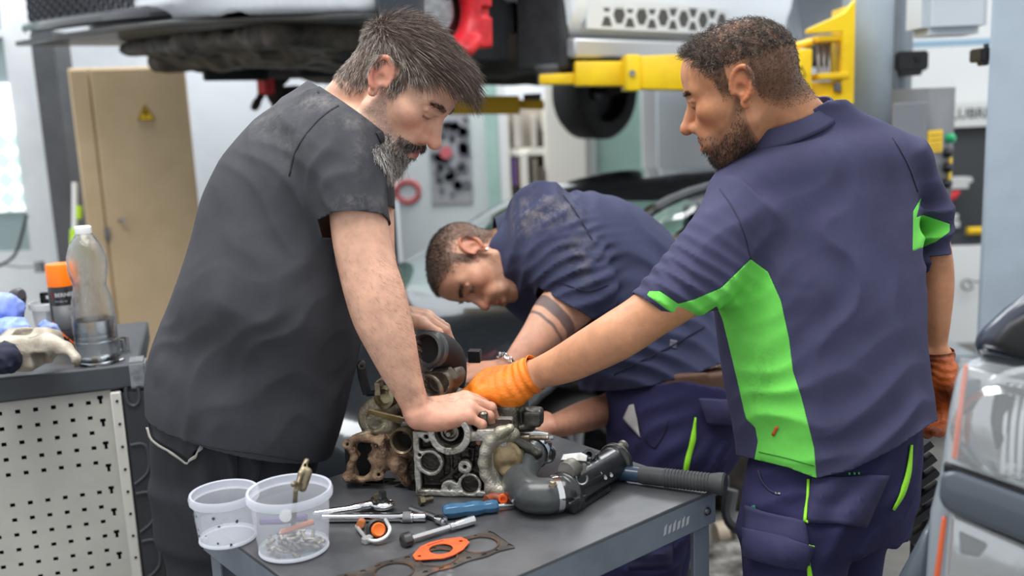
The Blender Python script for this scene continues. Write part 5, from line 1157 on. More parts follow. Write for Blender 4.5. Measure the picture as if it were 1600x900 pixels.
# block and clutter behind
k_ = SDF()
bx(k_, 608, 690, 790, 778, .06, .26, .01); bx(k_, 600, 655, 700, 700, .10, .25, .01); bx(k_, 690, 655, 800, 700, .08, .22, .008)
bx(k_, 618, 668, 646, 690, .03, .10, .006, k=.01)
for i in range(22):
    rr = random.Random(i*7+1); k_.op('u' if i % 3 else 's', *cap(e(rr.uniform(610, 800), rr.uniform(640, 690), .12), e(rr.uniform(610, 800), rr.uniform(650, 690), .14), rr.uniform(.006, .014)), .006)
k_.op('d', lambda P: .003*vnoise(P*45), None, 0)
sdf_obj('engine_block', k_, .003, M_oily, en)
t_ = SDF()   # turbo-like round housing at the left with a bracket
cT = e(592, 650, .10)
t_.op('u', *ell(cT, (.034, .03, .038))).op('u', *ring(cT-eY*.01, eY, .03, .010), .008).op('u', *ell(e(600, 672, .10), (.04, .03, .024)), .012).op('u', *cap(e(572, 668, .08), e(584, 656, .07), .004), .003).op('u', *cap(e(560, 684, .06), e(578, 676, .07), .009), .006)
t_.op('u', *cap(e(612, 628, .12), e(640, 636, .12), .02), .01); t_.op('s', *cyl(cT-eY*.06, cT-eY*.022, .018), .004); t_.op('d', lambda P: .0018*vnoise(P*60), None, 0)
sdf_obj('turbo_housing', t_, .0025, M_tan, en, 'round oily tan housing')
br_ = MB(); br_.prism([(-.042, .010), (-.030, .016), (.034, -.006), (.040, -.022), (.020, -.020), (-.020, .0)], e(604, 648, .055), eX, unit(eZ-eY*.5), .004, [])
br_.build('bracket_plate', mat('gold_passivated', '#a8966c', .4, metal=.6, col2='#837353', nscale=30), en, smooth=False, bevel=.001)
MB().lathe(e(604, 620, .07), unit(-eY-eX*.3+eZ*.2), [(.018, -.02), (.022, 0), (.022, .01), (.016, .012), (.012, .004), (0, .004)], 28, cap=False).build('round_coupling', mat('dull_brass', '#8f8467', .35, metal=.8, col2='#6a6048', nscale=40), en)
o = MB(); o.tube([e(588, 600, .07), e(596, 592, .07), e(612, 600, .07), e(606, 612, .06)], .004, 8, sub=2); o.box(e(592, 606, .07), (.005, .01, .012), REn); o.build('wire_bracket', M_brass, en)
o = MB(); o.tube([e(564, 570, .13), e(567, 590, .13), e(574, 615, .13)], .009, 8, sub=2); o.tube([e(574, 615, .13), e(600, 613, .12)], .006, 8); o.build('black_bracket', M_black, en)
MB().lathe(e(565, 570, .125), unit(-eY+eX*.4), [(.008, -.008), (.008, .006), (.004, .006), (.004, 0), (0, 0)], 14, cap=False).build('bracket_eye', M_oily, en)
# throttle body and the black elbow hose held at its top
th_ = SDF(); th_.op('u', *cap(e(676, 604, .10), e(706, 586, .15), .030, .027)).op('s', *cyl(e(672, 607, .05), e(688, 597, .12), .022), .003).op('u', *ring(e(673, 606, .085), e(706, 586, .15)-e(676, 604, .10), .026, .005), .003)
th_.op('u', *cap(e(655, 625, .12), e(720, 622, .16), .02), .012).op('u', *cap(e(702, 578, .12), e(712, 590, .12), .007), .004).op('u', *cap(e(660, 560, .10), e(672, 590, .09), .005), .004); th_.op('d', lambda P: .001*vnoise(P*70), None, 0)
sdf_obj('throttle_body', th_, .0025, mat('grey_brown_alloy', '#7d776c', .4, metal=.55, col2='#5b554b', nscale=20, bump=.4), en)
hp = [e(666, 546, .085), e(684, 545, .125), e(700, 560, .16), e(703, 590, .19), (e(692, 630, .20))]
o = MB(); o.tube(hp, [.032, .033, .034, .033, .03], 24, sub=6, cap=False); eh = o.build('elbow_hose', M_rubber, en, solid=.004)
dh = unit(hp[0]-hp[1]); o = MB(); o.lathe(hp[0]-dh*.002, dh, [(.033, -.022), (.0365, -.02), (.0365, -.012), (.033, -.010), (.033, .0), (.034, .004), (.029, .006), (.026, 0), (.026, -.03)], 32, cap=False); o.build('hose_collar', mat('satin_black_ring', '#3a3b3d', .3, coat=.4), eh)
MB().lathe(hp[0]-dh*.008, dh, [(.0, 0), (.0275, .001)], 24, cap=False).build('hose_bore', mat('bore_shade_black', '#0c0b0b', .8), eh)  # black disc near the hose mouth stands in for the shade inside
o = MB(); o.box(e(742, 556, .28), (.013, .012, .013), REn); o.build('connector_block', M_black, en, bevel=.002)
# studs, injectors and fittings on top
for px, py, d, r, hh in ((735, 668, .03, .0085, .024), (756, 668, .022, .009, .034), (748, 668, .06, .007, .018), (718, 668, .07, .008, .022)):
    o = MB(); o.lathe(e(px, py, d)-eZ*.006, eZ, [(r*1.15, 0), (r*1.15, .008), (r*.8, .010), (r*.8, hh*.7), (r, hh*.72), (r, hh), (r*.6, hh+.003)], 12); o.build('injector', mat('oily_steel', '#57544e', .28, metal=.85, col2='#8a867d', nscale=50), en)
vv = SDF(); bx(vv, 762, 652, 806, 690, .10, .17, .006); bx(vv, 806, 668, 836, 694, .09, .13, .006, k=.01)
vv.op('u', *ring(e(790, 652, .10), unit(eZ*.8-eY*.6), .018, .005), .004).op('u', *cyl(e(806, 640, .10), e(806, 665, .10), .009, .002), .004).op('u', *cap(e(805, 690, .06), e(838, 708, .07), .012), .01).op('u', *cap(e(768, 672, .08), e(830, 668, .1), .008), .004)
vv.op('d', lambda P: .0015*vnoise(P*60), None, 0); sdf_obj('valve_gear_cover', vv, .0025, mat('grey_oily_alloy', '#5d5b55', .4, metal=.6, col2='#3d3b37', nscale=20, bump=.5, wear=('#8b877c', 24, .63)), en)
a, c = e(812, 684, .10), e(857, 684, .095); ax = c-a; L_ = np.linalg.norm(ax); pf = [(.0085, 0), (.0085, L_*.35)]
for k in range(10): z = L_*(.4+k*.055); pf += [(.0045, z), (.0055, z+.0012), (.0045, z+.0024)]
pf += [(.0045, L_), (0, L_)]
MB().lathe(a, ax, pf, 14, cap=False).build('threaded_stud', mat('brown_steel', '#8d7d68', .35, metal=.8, col2='#b0a592', nscale=60), en)
# ------------------------------------------------------------------ elbow pipe with clamps and black boost pipe lying on the bench
bp = thing('intake_pipe', 'grey rubber elbow clamped to a black plastic pipe lying at the bench corner', 'pipe', T(850, 785))
R_ = .0325; hz = TZ_+R_+.001
el = [Wz(836, 704, hz+.012), Wz(826, 715, hz+.010), Wz(814, 733, hz+.004), Wz(813, 755, hz), Wz(829, 772, hz), Wz(852, 775, hz), Wz(872, 771, hz)]
M_elb = mat('grey_silicone', '#464a4b', .3, col2='#3a3d3e', nscale=14, bump=.12, bscale=90, coat=.1, wear=('#75797b', 18, .68))
o = MB(); o.tube(el, [R_*.90, R_*.93, R_*.98, R_, R_, R_*.97, R_*.95], 32, sub=8, cap=False); o.build('rubber_elbow', M_elb, bp, solid=.004)
def clampring(p, d, r, nm, w_=.006):
    m = MB(); m.lathe(p-unit(d)*w_, d, [(r, 0), (r+.0018, .0005), (r+.0018, 2*w_-.0005), (r, 2*w_)], 36, cap=False); return m.build(nm, M_chrome, bp)
clampring(el[6]-(el[6]-el[5])*.25, el[6]-el[5], R_*.97, 'hose_clamp')
o = MB(); s_ = Wz(864, 760, hz+.030); o.lathe(s_, eZ, [(.0075, 0), (.0075, .004), (.0055, .004), (.0055, .009), (.004, .010)], 12); o.box(s_+eZ*.0105, (.004, .0008, .0006)); o.build('clamp_screw', mat('brown_steel', '#8d7d68', .35, metal=.8), bp)
clampring(el[0]*.8+el[1]*.2, el[0]-el[1], R_*.95, 'hose_clamp', .007)
o = MB(); p = el[0]+A3(.024, -.004, .012); o.box(p, (.009, .006, .008), None, .002); o.tube([p+A3(-.02, 0, .012), p+A3(.012, 0, .014)], .004, 8); o.tube([p, p+A3(.012, 0, -.012), p+A3(.008, 0, -.03), p+A3(-.004, 0, -.034)], .005, 8, sub=3); o.build('clamp_housing', M_steel, bp)
o = MB(); o.tube([el[0]+eZ*.032+A3(-.03, -.01, 0), el[0]+eZ*.034, el[0]+eZ*.030+A3(.026, 0, 0)], .005, 8, sub=3); o.build('clamp_band', mat('pale_metal', '#cfd0cf', .35, metal=.6), bp)
pA, pB = Wz(880, 770, hz), Wz(961, 722, hz); pd_ = unit(pB-pA)
M_pipe = mat('oily_black_plastic', '#1c1d1f', .28, coat=.3, col2='#28292b', nscale=20, bump=.15)
bl = SDF(); bl.op('u', *cap(pA, pB, R_*.95, R_*.90)).op('u', *ring(pB, pd_, R_*.95, .005), .004).op('u', *ring(pA+pd_*.004, pd_, R_*.98, .005), .004)
sd2 = np.cross(eZ, pd_)
for t0, w0 in ((.35, .0), (.48, .0), (.60, .0)): bl.op('u', *box(pA+(pB-pA)*t0+eZ*R_*.95+sd2*.01, (.004, .016, .008), np.stack([pd_, sd2, eZ], 1), .001), .003)
bl.op('u', *box(pA+pd_*.01-eZ*.01-sd2*.018, (.018, .01, .022), np.stack([pd_, sd2, eZ], 1), .003), .004).op('u', *box(pA+pd_*.055-eZ*R_*.8-sd2*.02, (.06, .008, .004), np.stack([pd_, sd2, eZ], 1), .001), .002)
bl.op('u', *cap(pA+pd_*.02-sd2*.034-eZ*.006, pA-pd_*.03-sd2*.034-eZ*.002, .003), .002)
bl.op('s', *cyl(pB+pd_*.02, pB+pd_*.08, R_*.8), .002)
sdf_obj('boost_pipe', bl, .0022, M_pipe, bp)
MB().lathe(pB+pd_*.0, pd_, [(R_*.96, -.002), (R_*1.12, 0), (R_*1.12, .005), (R_*.9, .006)], 36).build('rusty_end_ring', M_oily, bp)
MB().lathe(pB+pd_*.006+eZ*.016, unit(pd_+eZ*.3), [(.009, 0), (.009, .022), (.011, .024), (.010, .03), (.004, .03)], 16).build('nozzle', mat('dull_grey_metal', '#7a776f', .45, metal=.5), bp)
v1 = Wz(884, 737, hz+.038); v2 = v1+unit(Wz(905, 722, hz+.04)-v1)*.045
MB().lathe(v1, v2-v1, [(.0, 0), (.0165, .001), (.0175, .004), (.0175, .03), (.012, .034), (.012, .05)], 24, cap=False).build('solenoid', mat('dull_solenoid_metal', '#6f6d6a', .4, metal=.6, col2='#85827c', nscale=30), bp)
o = MB(); o.prism([(-.022, -.006), (-.018, .006), (.014, .010), (.026, .004), (.024, -.008), (.0, -.006)], v1*.4+v2*.6+eZ*.014, eX, unit(eZ+eY), .006); o.build('solenoid_bracket', mat('scuffed_steel', '#8b8b8a', .4, metal=.8, col2='#6c6b69', nscale=30), bp, smooth=False, bevel=.001)
MB().box(v1*.5+v2*.5-eZ*.022, (.014, .012, .016)).build('solenoid_foot', M_black, bp, bevel=.002)
o = MB(); o.lathe(Wz(920, 712, hz+.036), unit(-f_+eZ*.6), [(.007, -.012), (.0115, -.010), (.0115, .006), (.006, .006), (.0055, -.004), (0, -.004)], 20, cap=False); o.build('mounting_eye', M_pipe, bp)
MB().box(Wz(906, 733, hz+.032), (.010, .008, .009), np.stack([pd_, sd2, eZ], 1), .0015).build('electrical_plug', mat('grey_plug', '#8d8a86', .5), bp)
o = MB(); cc = Wz(909, 748, hz+.026); o.tube([cc+r_*.010*math.cos(a)+u_*.010*math.sin(a) for a in np.linspace(-3.6, .6, 12)], .002, 6); o.build('plug_clip', M_steel, bp)
for px, py in ((938, 745), (946, 752), (955, 748)): MB().lathe(Wz(px, py-6, hz+.012), -f_, [(.003, -.01), (.003, .006), (0, .006)], 10, cap=False).build('small_screw', M_steel, bp)
# ------------------------------------------------------------------ people: shared builders
def pj(V):
    d = np.asarray(V, float)-CAM; Z = d@f_; return 800+FPX*(d@r_)/Z, 450-FPX*(d@u_)/Z, Z
def lp2(nodes, exp=2.0, grow=0):
    """nodes: (xl,yl,xr,yr,Z or (Zl,Zr),half depth)."""
    out, X = [], np.zeros(3)
    for xl, yl, xr, yr, Z, b in nodes:
        zl, zr = Z if isinstance(Z, tuple) else (Z, Z); l, r = W(xl, yl, zl), W(xr, yr, zr)
        out.append(((l+r)/2, np.linalg.norm(r-l)/2+grow, b+grow)); X += (r-l)
    return loft(out, X, exp)
def frame(F, up):
    F = unit(F); U = unit(np.asarray(up)-F*(np.asarray(up)@F)); L = np.cross(U, F); return np.stack([F, L, U], 1)
def head_sdf(jaw=1.0, nose=1.0, chin=1.0, eye_open=0):
    h = SDF(); o = h.op
    o('u', *ell((-.012, 0, .032), (.098, .077, .083))); o('u', *ell((.036, 0, .045), (.055, .064, .052)), .03); o('u', *ell((.03, 0, -.045), (.064, .057*jaw, .072)), .03)
    o('u', *ell((.066, 0, -.105), (.022, .024*chin, .019)), .028)
    for s in (-1, 1):
        o('u', *cap((-.002, s*.056*jaw, -.058), (.062, s*.02, -.108), .016, .014), .028)
        o('u', *ell((.052, s*.046, -.018), (.026, .022, .02)), .028)
        o('u', *cap((.083, s*.012, .020), (.066, s*.050, .024), .011, .010), .016)
    for s in (-1, 1): o('s', *ell((.101, s*.033, .001), (.022, .02, .0145)), .014)
    o('u', *cap((.082, 0, .014), (.108*nose, 0, -.034), .0085, .0115), .012)
    o('u', *ell((.110*nose, 0, -.038), (.012, .0125, .011)), .008)
    for s in (-1, 1):
        o('u', *ell((.097, s*.0135, -.041), (.011, .0085, .009)), .007); o('s', *ell((.103, s*.0075, -.0505), (.006, .004, .004)), .003)
        o('u', *cap((.083, s*.026, -.045), (.078, s*.036, -.075), .012, .012), .02)
    o('u', *ell((.080, 0, -.074), (.018, .028, .022)), .014)
    for s in (-1, 1):
        o('u', *cap((.0965, s*.003, -.066), (.080, s*.024, -.0715), .0062, .004), .006)
    o('u', *cap((.0945, -.012, -.0805), (.0945, .012, -.0805), .0072), .006)
    for s in (-1, 1): o('u', *cap((.0945, s*.012, -.0805), (.080, s*.024, -.0745), .007, .004), .006)
    for s in (-1, 1): o('s', *cap((.108, s*.0, -.0725), (.084, s*.026, -.0725), .0022), .003)
    for s in (-1, 1):
        o('u', *ell((.0735, s*.032, .0), (.0155, .0158, .0135)), .004)                      # eyeball under lid
        o('s', *cap((.0915, s*.024, -.0055 if not eye_open else -.002), (.0845, s*.0455, -.0055 if not eye_open else -.002), .0012 if not eye_open else .0028), .002)
        o('u', *cap((.090, s*.020, .0095), (.078, s*.050, .0085), .0045, .004), .006)
        # ear
        ex = -.012
        pts = [(ex-.003+.0195*math.cos(t)-.25*.03*math.sin(t), .0795+.009*(1-math.cos(t))*.55, .006+.0285*math.sin(t)) for t in np.linspace(-.35, 4.45, 18)]
        o('u', *ell((ex-.004, s*.079, .004), (.019, .007, .029)), .004)
        for a, b in zip(pts, pts[1:]): o('u', *cap((a[0], s*a[1], a[2]), (b[0], s*b[1], b[2]), .0042), .003)
        o('u', *ell((ex+.002, s*.080, -.028), (.009, .005, .010)), .004)
        o('s', *ell((ex+.001, s*.092, -.002), (.0095, .012, .012)), .003)
        o('s', *ell((ex-.010, s*.094, .016), (.008, .008, .010)), .003)
        o('u', *ell((ex+.0125, s*.080, -.004), (.004, .004, .006)), .003)
    return h
def add_head(body, hs, o, R, sc=1.0):
    R32 = R.astype(np.float32); o32 = np.asarray(o, np.float32)
    body.op('u', lambda P: hs.ev(((P-o32) @ R32)/sc)*sc, o32, .17*sc, .022)
def hand_prims(o, X, Z, thumb, curl, spread=(.10, .0, -.08, -.18), size=1.0, th=None, fat=1.0):
    """Palm, four fingers bent at their knuckles and a thumb. X to the fingertips, Z out of the back of the hand, thumb: +1 if the thumb lies along Z x X."""
    X = unit(X); Z = unit(Z-X*(np.asarray(Z)@X)); Y = np.cross(Z, X)*thumb; o = np.asarray(o, float)
    def P(x, y, z): return o+(X*x+Y*y+Z*z)*size
    out = []
    base = [(.090, .027, .001), (.094, .007, .004), (.089, -.014, .002), (.080, -.033, -.003)]
    lens = [(.043, .026, .022), (.047, .030, .023), (.043, .028, .022), (.033, .021, .019)]
    for (bx_, by, bz), y0 in zip(base, (.016, .005, -.006, -.016)):
        out.append((cap(P(-.005, y0, -.002), P(bx_, by, bz-.003), .0155*size*fat, .0118*size*fat), .016))
    for (bx_, by, bz), y0 in zip(base, (.012, .004, -.004, -.012)): out.append((cap(P(.020, y0, .0060), P(bx_-.004, by, bz+.0065), .0030*size, .0042*size), .006))
    out.append((ell(P(.045, .0, -.008), np.array((.045, .036, .013))*size, np.stack([X, Y, Z], 1)), .014))
    out.append((ell(P(.036, .026, -.013), np.array((.034, .016, .016))*size, np.stack([X, Y, Z], 1)), .012))
    out.append((ell(P(.036, -.026, -.011), np.array((.036, .013, .015))*size, np.stack([X, Y, Z], 1)), .012))
    tips = []
    for i, (b, L) in enumerate(zip(base, lens)):
        c = curl[i] if isinstance(curl[0], (tuple, list)) else curl
        p = P(*b); a = 0; r0 = (.0098, .0100, .0094, .0084)[i]*size*fat
        Yd = Y*math.sin(spread[i]); first = True
        for j in range(3):
            a += c[j]; d = unit(X*math.cos(a)*math.cos(spread[i])+Yd*math.cos(a)-Z*math.sin(a)); q = p+d*L[j]*size
            r1 = r0*(.93 if j < 2 else .80)
            out.append((cap(p, q, r0, r1), .006 if first else .003)); 
            if j < 2: out.append((ell(q, np.array((r1*1.02,)*3)), .002))
            p, r0, first = q, r1, False
        tips.append(p)
    th = th or [(.022, .030, -.010), (.058, .052, -.020), (.086, .060, -.026), (.108, .060, -.030)]
    rr = (.0155, .0118, .0102, .0078)
    for i in range(3): out.append((cap(P(*th[i]), P(*th[i+1]), rr[i]*size*fat, rr[i+1]*size*fat), .012 if i == 0 else .004))
    return out, P
def add_prims(s, prims, grow=0):
    for (fn, c, r), k in prims:
        s.op('u', (lambda f: (lambda P: f(P)-grow))(fn) if grow else fn, c, r+grow, k)
def fold(s, c, rad, across, lam, amp, warp=.35, seed=0.):
    """Cloth folds: ridges across a direction, fading out from a centre."""
    c = np.asarray(c, np.float32); A_ = unit(across).astype(np.float32)
    def fn(P):
        q = P-c; d2 = (q*q).sum(1)/rad**2; wgt = np.exp(-d2*1.6)
        x = (q@A_)/lam + warp*vnoise(P*9+seed)*2; y = np.sin(2*np.pi*x); return -amp*wgt*(1-np.abs(np.sin(np.pi*x))*1.6+.2*y)
    s.op('d', fn, c, rad*2.4)
def drape(s, amp, f=5., seed=0.): s.op('d', lambda P: amp*vnoise(P*f+seed)+amp*.45*vnoise(P*f*2.3+seed*2), None, 0)
def inpoly(px, py, poly):
    """Signed distance in the plane to a polygon, negative inside."""
    q = np.array(poly, float); d = np.full(len(px), 1e9); ins = np.zeros(len(px), bool)
    for a, b in zip(q, np.roll(q, -1, 0)):
        e_ = b-a; t = np.clip(((px-a[0])*e_[0]+(py-a[1])*e_[1])/(e_@e_), 0, 1); d = np.minimum(d, np.hypot(px-a[0]-t*e_[0], py-a[1]-t*e_[1]))
        cr = ((a[1] > py) != (b[1] > py)) & (px < (b[0]-a[0])*(py-a[1])/(b[1]-a[1]+1e-9)+a[0]); ins ^= cr
    return np.where(ins, -d, d)
def plane3(p, q, dep, sign_pt):
    """Half-space whose border runs through p, q and along dep; positive on the side of sign_pt."""
    n = unit(np.cross(np.asarray(q)-p, dep)); n = n if (np.asarray(sign_pt)-p)@n > 0 else -n
    return lambda V: (V-p)@n
def sphere_cut(pl, c, r):
    return lambda V: np.minimum(pl(V), r-np.linalg.norm(V-np.asarray(c), axis=1))
def cuff_cut(pl, c, r, tf, m_=.012): return lambda V: np.minimum(np.minimum(pl(V), r-np.linalg.norm(V-np.asarray(c), axis=1)), tf(V.astype(np.float32))-m_)
def cloth_obj(name, s, h, m, parent, cuts=(), label=None, thick=.0025, lo=None, hi=None, keep=None, attrs=None):
    l, hh = bounds(s, .02); V, F = s.mesh(h, l if lo is None else lo, hh if hi is None else hi)
    for c in cuts: V, F = clip(V, F, c(V))
    return V, F
def put_cloth(name, V, F, m, parent, label=None, thick=.0025, attrs=None):
    me = mesh_np(name, V, [F])
    for k, v in (attrs or {}).items(): attr(me, k, v)
    o = link(name, me, m, parent, label)
    if thick: md = o.modifiers.new('cloth_thickness', 'SOLIDIFY'); md.thickness = thick; md.offset = -1
    return o
from mathutils.bvhtree import BVHTree
class Surf:
    """Finds the point of a built surface that the photograph shows at a pixel, to sew details on it."""
    def __init__(s, V, F): s.t = BVHTree.FromPolygons([tuple(v) for v in V], [tuple(int(i) for i in f) for f in F])
    def at(s, px, py, off=.001):
        d = unit(f_+r_*((px-800)/FPX)+u_*((450-py)/FPX)); loc, n, i, dist = s.t.ray_cast(Vector(CAM), Vector(d))
        if loc is None: return None
        n = np.array(n); n = -n if n@d > 0 else n
        return np.array(loc)+n*off, n
def strip(name, sf, pts, wpx, m, parent, off=.0015, thick=.0012, sub=4, label=None):
    """A sewn ribbon following pixels over a surface; wpx is its width in pixels (number or list)."""
    p = np.array(pts, float); t = np.arange(len(p)); tt = np.linspace(0, len(p)-1, (len(p)-1)*sub+1)
    c = np.stack([catmull(t, p[:, i], tt) for i in (0, 1)], 1); ww = np.interp(tt, t, np.full(len(p), wpx) if np.isscalar(wpx) else wpx)
    T_ = np.gradient(c, axis=0); T_ /= np.linalg.norm(T_, axis=1)[:, None]; N_ = np.stack([-T_[:, 1], T_[:, 0]], 1); rows = []
    for q, n, w_ in zip(c, N_, ww):
        r = [sf.at(*(q+n*w_*k), off) for k in (-.5, 0, .5)]
        if all(x is not None for x in r): rows.append([x[0] for x in r])
    if len(rows) < 2: return None
    mb = MB(); mb.sheet(rows); return mb.build(name, m, parent, label, solid=thick)
def patch(name, sf, poly, m, parent, off=.003, thick=.003, n=14, label=None, puff=0):
    """A sewn flap covering a polygon (pixels, four corners: tl,tr,br,bl, edges may be given as longer chains)."""
    tl, tr, br, bl = [np.array(x, float) for x in poly]; rows = []
    for j in range(n+1):
        row = []
        for i in range(n+1):
            a, b = i/n, j/n; q = (tl*(1-a)+tr*a)*(1-b)+(bl*(1-a)+br*a)*b
            x = sf.at(*q, off+puff*math.sin(math.pi*a)*math.sin(math.pi*min(1, b)))
            row.append(None if x is None else x[0])
        rows.append(row)
    rows = [[x for x in r] for r in rows if all(x is not None for x in r)]
    if len(rows) < 2: return None
    mb = MB(); mb.sheet(rows); return mb.build(name, m, parent, label, solid=thick)
def collar_band(cA, cB, head, ry, m, par, label=None, big=1.0):
    cc = (cA+cB)/2; cx = (cB-cA)/2; cy_ = np.cross(unit(cx), unit(head-cc)); up = unit(np.cross(cy_, unit(cx))); up = up if up@(head-cc) > 0 else -up; rows = []
    for h_, g_ in ((-.012, 1.20), (-.004, 1.17), (.014, 1.02), (.020, .98), (.019, .95), (.004, .97), (-.016, 1.02)):
        rows.append([cc+cx*math.cos(a)*g_+unit(cy_)*math.sin(a)*g_*ry+up*h_*big for a in np.linspace(0, 2*math.pi, 49)])
    mb = MB(); mb.sheet(rows); return mb.build('collar', m, par, label, solid=.002)
# ---- hair
def hair_mat(name, c1, c2, c3=None, pos=.7, rough=.45):
    if name in _mats: return _mats[name]
    m = bpy.data.materials.new(name); m.use_nodes = True; t = NT(m); b = t.n['Principled BSDF']; b.inputs['Roughness'].default_value = rough; b.inputs['Specular IOR Level'].default_value = .35
    hi = t.node('ShaderNodeHairInfo'); rp = t.node('ShaderNodeValToRGB'); e0 = rp.color_ramp.elements
    e0[0].color = lin(c1); e0[1].color = lin(c2); e0[1].position = pos
    if c3: x = e0.new(min(.99, pos+.15)); x.color = lin(c3)
    t.link(hi.outputs['Random'], rp.inputs[0]); t.link(rp.outputs[0], b.inputs['Base Color']); _mats[name] = m; return m
def strands(name, pos, m, parent, r0=.00035, r1=.00008, label=None):
    """pos (n,k,3) -> hair curves."""
    n, k = pos.shape[:2]; hc = bpy.data.hair_curves.new(name); hc.add_curves([k]*n)
    hc.attributes['position'].data.foreach_set('vector', pos.reshape(-1).astype(np.float32)) if 'position' in hc.attributes else None
    if 'radius' not in hc.attributes: hc.attributes.new('radius', 'FLOAT', 'POINT')
    hc.attributes['radius'].data.foreach_set('value', np.tile(np.linspace(r0, r1, k), n).astype(np.float32))
    hc.materials.append(m); o = bpy.data.objects.new(name, hc); COL.objects.link(o); o.parent = parent; o.matrix_parent_inverse = Matrix.Translation(world_of(parent)).inverted()
    if label: o['label'] = label
    return o
def grow(V, N, R, sel, n, length, flow, lift=.5, k=7, curl=0, jit=.12, seed=1, grav=(0, 0, -1), gw=.0, taper=None):
    """Hair strands in head space: roots on selected vertices, direction = normal*lift + flow(q), bending to the flow."""
    rg = np.random.default_rng(seed); idx = np.flatnonzero(sel)
    pr = rg.choice(idx, n); q = V[pr] + rg.normal(0, .0010, (n, 3)); nn = N[pr]
    L = length(q) if callable(length) else np.full(n, length); L = L*rg.uniform(.7, 1.15, n)
    fl = flow(q); fl = fl - nn*np.minimum((fl*nn).sum(1), 0)[:, None]; fl += rg.normal(0, jit, (n, 3))
    d0 = nn*lift+fl*(1-lift); d0 /= np.linalg.norm(d0, axis=1)[:, None]; d1 = fl+nn*.08+np.asarray(grav)*gw; d1 /= np.linalg.norm(d1, axis=1)[:, None]
    out = [q]; ph = rg.uniform(0, 6.28, n); ax = np.cross(nn, rg.normal(0, 1, (n, 3))); ax /= np.linalg.norm(ax, axis=1)[:, None]+1e-9; ay = np.cross(nn, ax)
    for j in range(1, k):
        t = j/(k-1); d = d0*(1-t)+d1*t; d /= np.linalg.norm(d, axis=1)[:, None]
        p = out[-1]+d*(L/(k-1))[:, None]
        if curl: p = p+(ax*np.cos(ph+t*5.5)[:, None]+ay*np.sin(ph+t*5.5)[:, None])*curl
        out.append(p)
    return np.stack(out, 1)
def mesh_normals(me):
    a = np.zeros(len(me.vertices)*3, np.float32); me.vertex_normals.foreach_get('vector', a); return a.reshape(-1, 3)
def sm(x, a, b): t = np.clip((x-a)/(b-a), 0, 1); return t*t*(3-2*t)
def hairline(q, kind_='full'):
    """>0 where hair grows (head space)."""
    x, y, z = q.T; ay = np.abs(y)
    zl = np.interp(x, [-.12, -.06, -.034, -.030, .004, .008, .026, .030, .05, .068, .085, .1], [-.075, -.070, -.045, .038, .038, -.018, -.018, .022, .040, .066, .080, .085])
    if kind_ == 'receding': zl = zl + .018*sm(x, .03, .06)*sm(ay, .015, .045) + .012*sm(x, .05, .08)
    return z-zl
def beardline(q):
    x, y, z = q.T; ay = np.abs(y)
    top = np.interp(x, [-.02, .0, .01, .03, .06, .075, .09, .11], [-.02, .0, -.012, -.040, -.055, -.054, -.053, -.053])
    m = top-z; m = np.where(x < .002, np.minimum(m, (x+.006)*3), m)
    m = np.where(z < -.13, -.1, m); lips = np.hypot((z+.0735)/.0085, ay/.022)-1
    return np.where((x > .07), np.minimum(m, lips*.01), m)
def rimg(F, U): return frame(IMG(*F), IMG(*U))
def skin_colour(q, base, red, hair_c=None, stub=0, scalp_c=None, scalp=0, hl='full', hw=.02, eye=0):
    n = len(q); c = np.tile(np.array(lin(base)[:3]), (n, 1)); red = np.array(lin(red)[:3]); x, y, z = q.T; ay = np.abs(y)
    near = (np.linalg.norm(q, axis=1) < .17)
    def mix(w_, col): nonlocal c; w_ = np.clip(w_, 0, 1)*near; c = c*(1-w_[:, None])+np.asarray(col)*w_[:, None]
    g = lambda cx, cy, cz, r: np.exp(-(((x-cx)**2+(ay-cy)**2+(z-cz)**2)/r**2))
    mix(.75*g(.108, 0, -.04, .018)+.55*g(.065, .045, -.025, .025)+.65*sm(ay, .078, .086)*(np.abs(x+.012) < .04), red)
    mix(.8*np.exp(-((np.hypot((z+.0735)/.010, ay/.021))**4))*(x > .075), np.array(lin('#a0554c')[:3]))
    for cz, rr in ((-.0052, .0024),):
        mix(.9*np.exp(-((z-cz)/rr)**2)*(np.abs(ay-.035) < .014)*(x > .07), np.array(lin('#2a1a14')[:3]))
    if eye: mix(.9*np.exp(-((z+.0015)/.0042)**4)*np.exp(-((ay-.034)/.0125)**4)*(x > .07), np.array(lin('#8d7f78')[:3])); mix(.95*np.exp(-((z+.001)/.0042)**4)*np.exp(-((ay-.032)/.0048)**4)*(x > .07), np.array(lin('#1d120d')[:3]))
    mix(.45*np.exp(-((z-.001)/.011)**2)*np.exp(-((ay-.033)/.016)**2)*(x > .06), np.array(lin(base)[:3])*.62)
    if hair_c: mix(stub*sm(beardline(q), 0, .014)*(z > -.135), np.array(lin(hair_c)[:3]))
    if scalp_c: mix(scalp*sm(hairline(q, hl), 0, hw), np.array(lin(scalp_c)[:3]))
    return c
def body_obj(body, h, parent, colour, cuts=(), m=None, lo=None, hi=None):
    l, hh = bounds(body, .02); V, F = body.mesh(h, l if lo is None else lo, hh if hi is None else hi)
    me = mesh_np('body', V, F); attr(me, 'col', colour(V)); o = link('body', me, m, parent); return o, V, F, me
M_skin = attr_mat('skin', None, rough=.48, bump=.12, bscale=700, sss=.12, spec=.35)
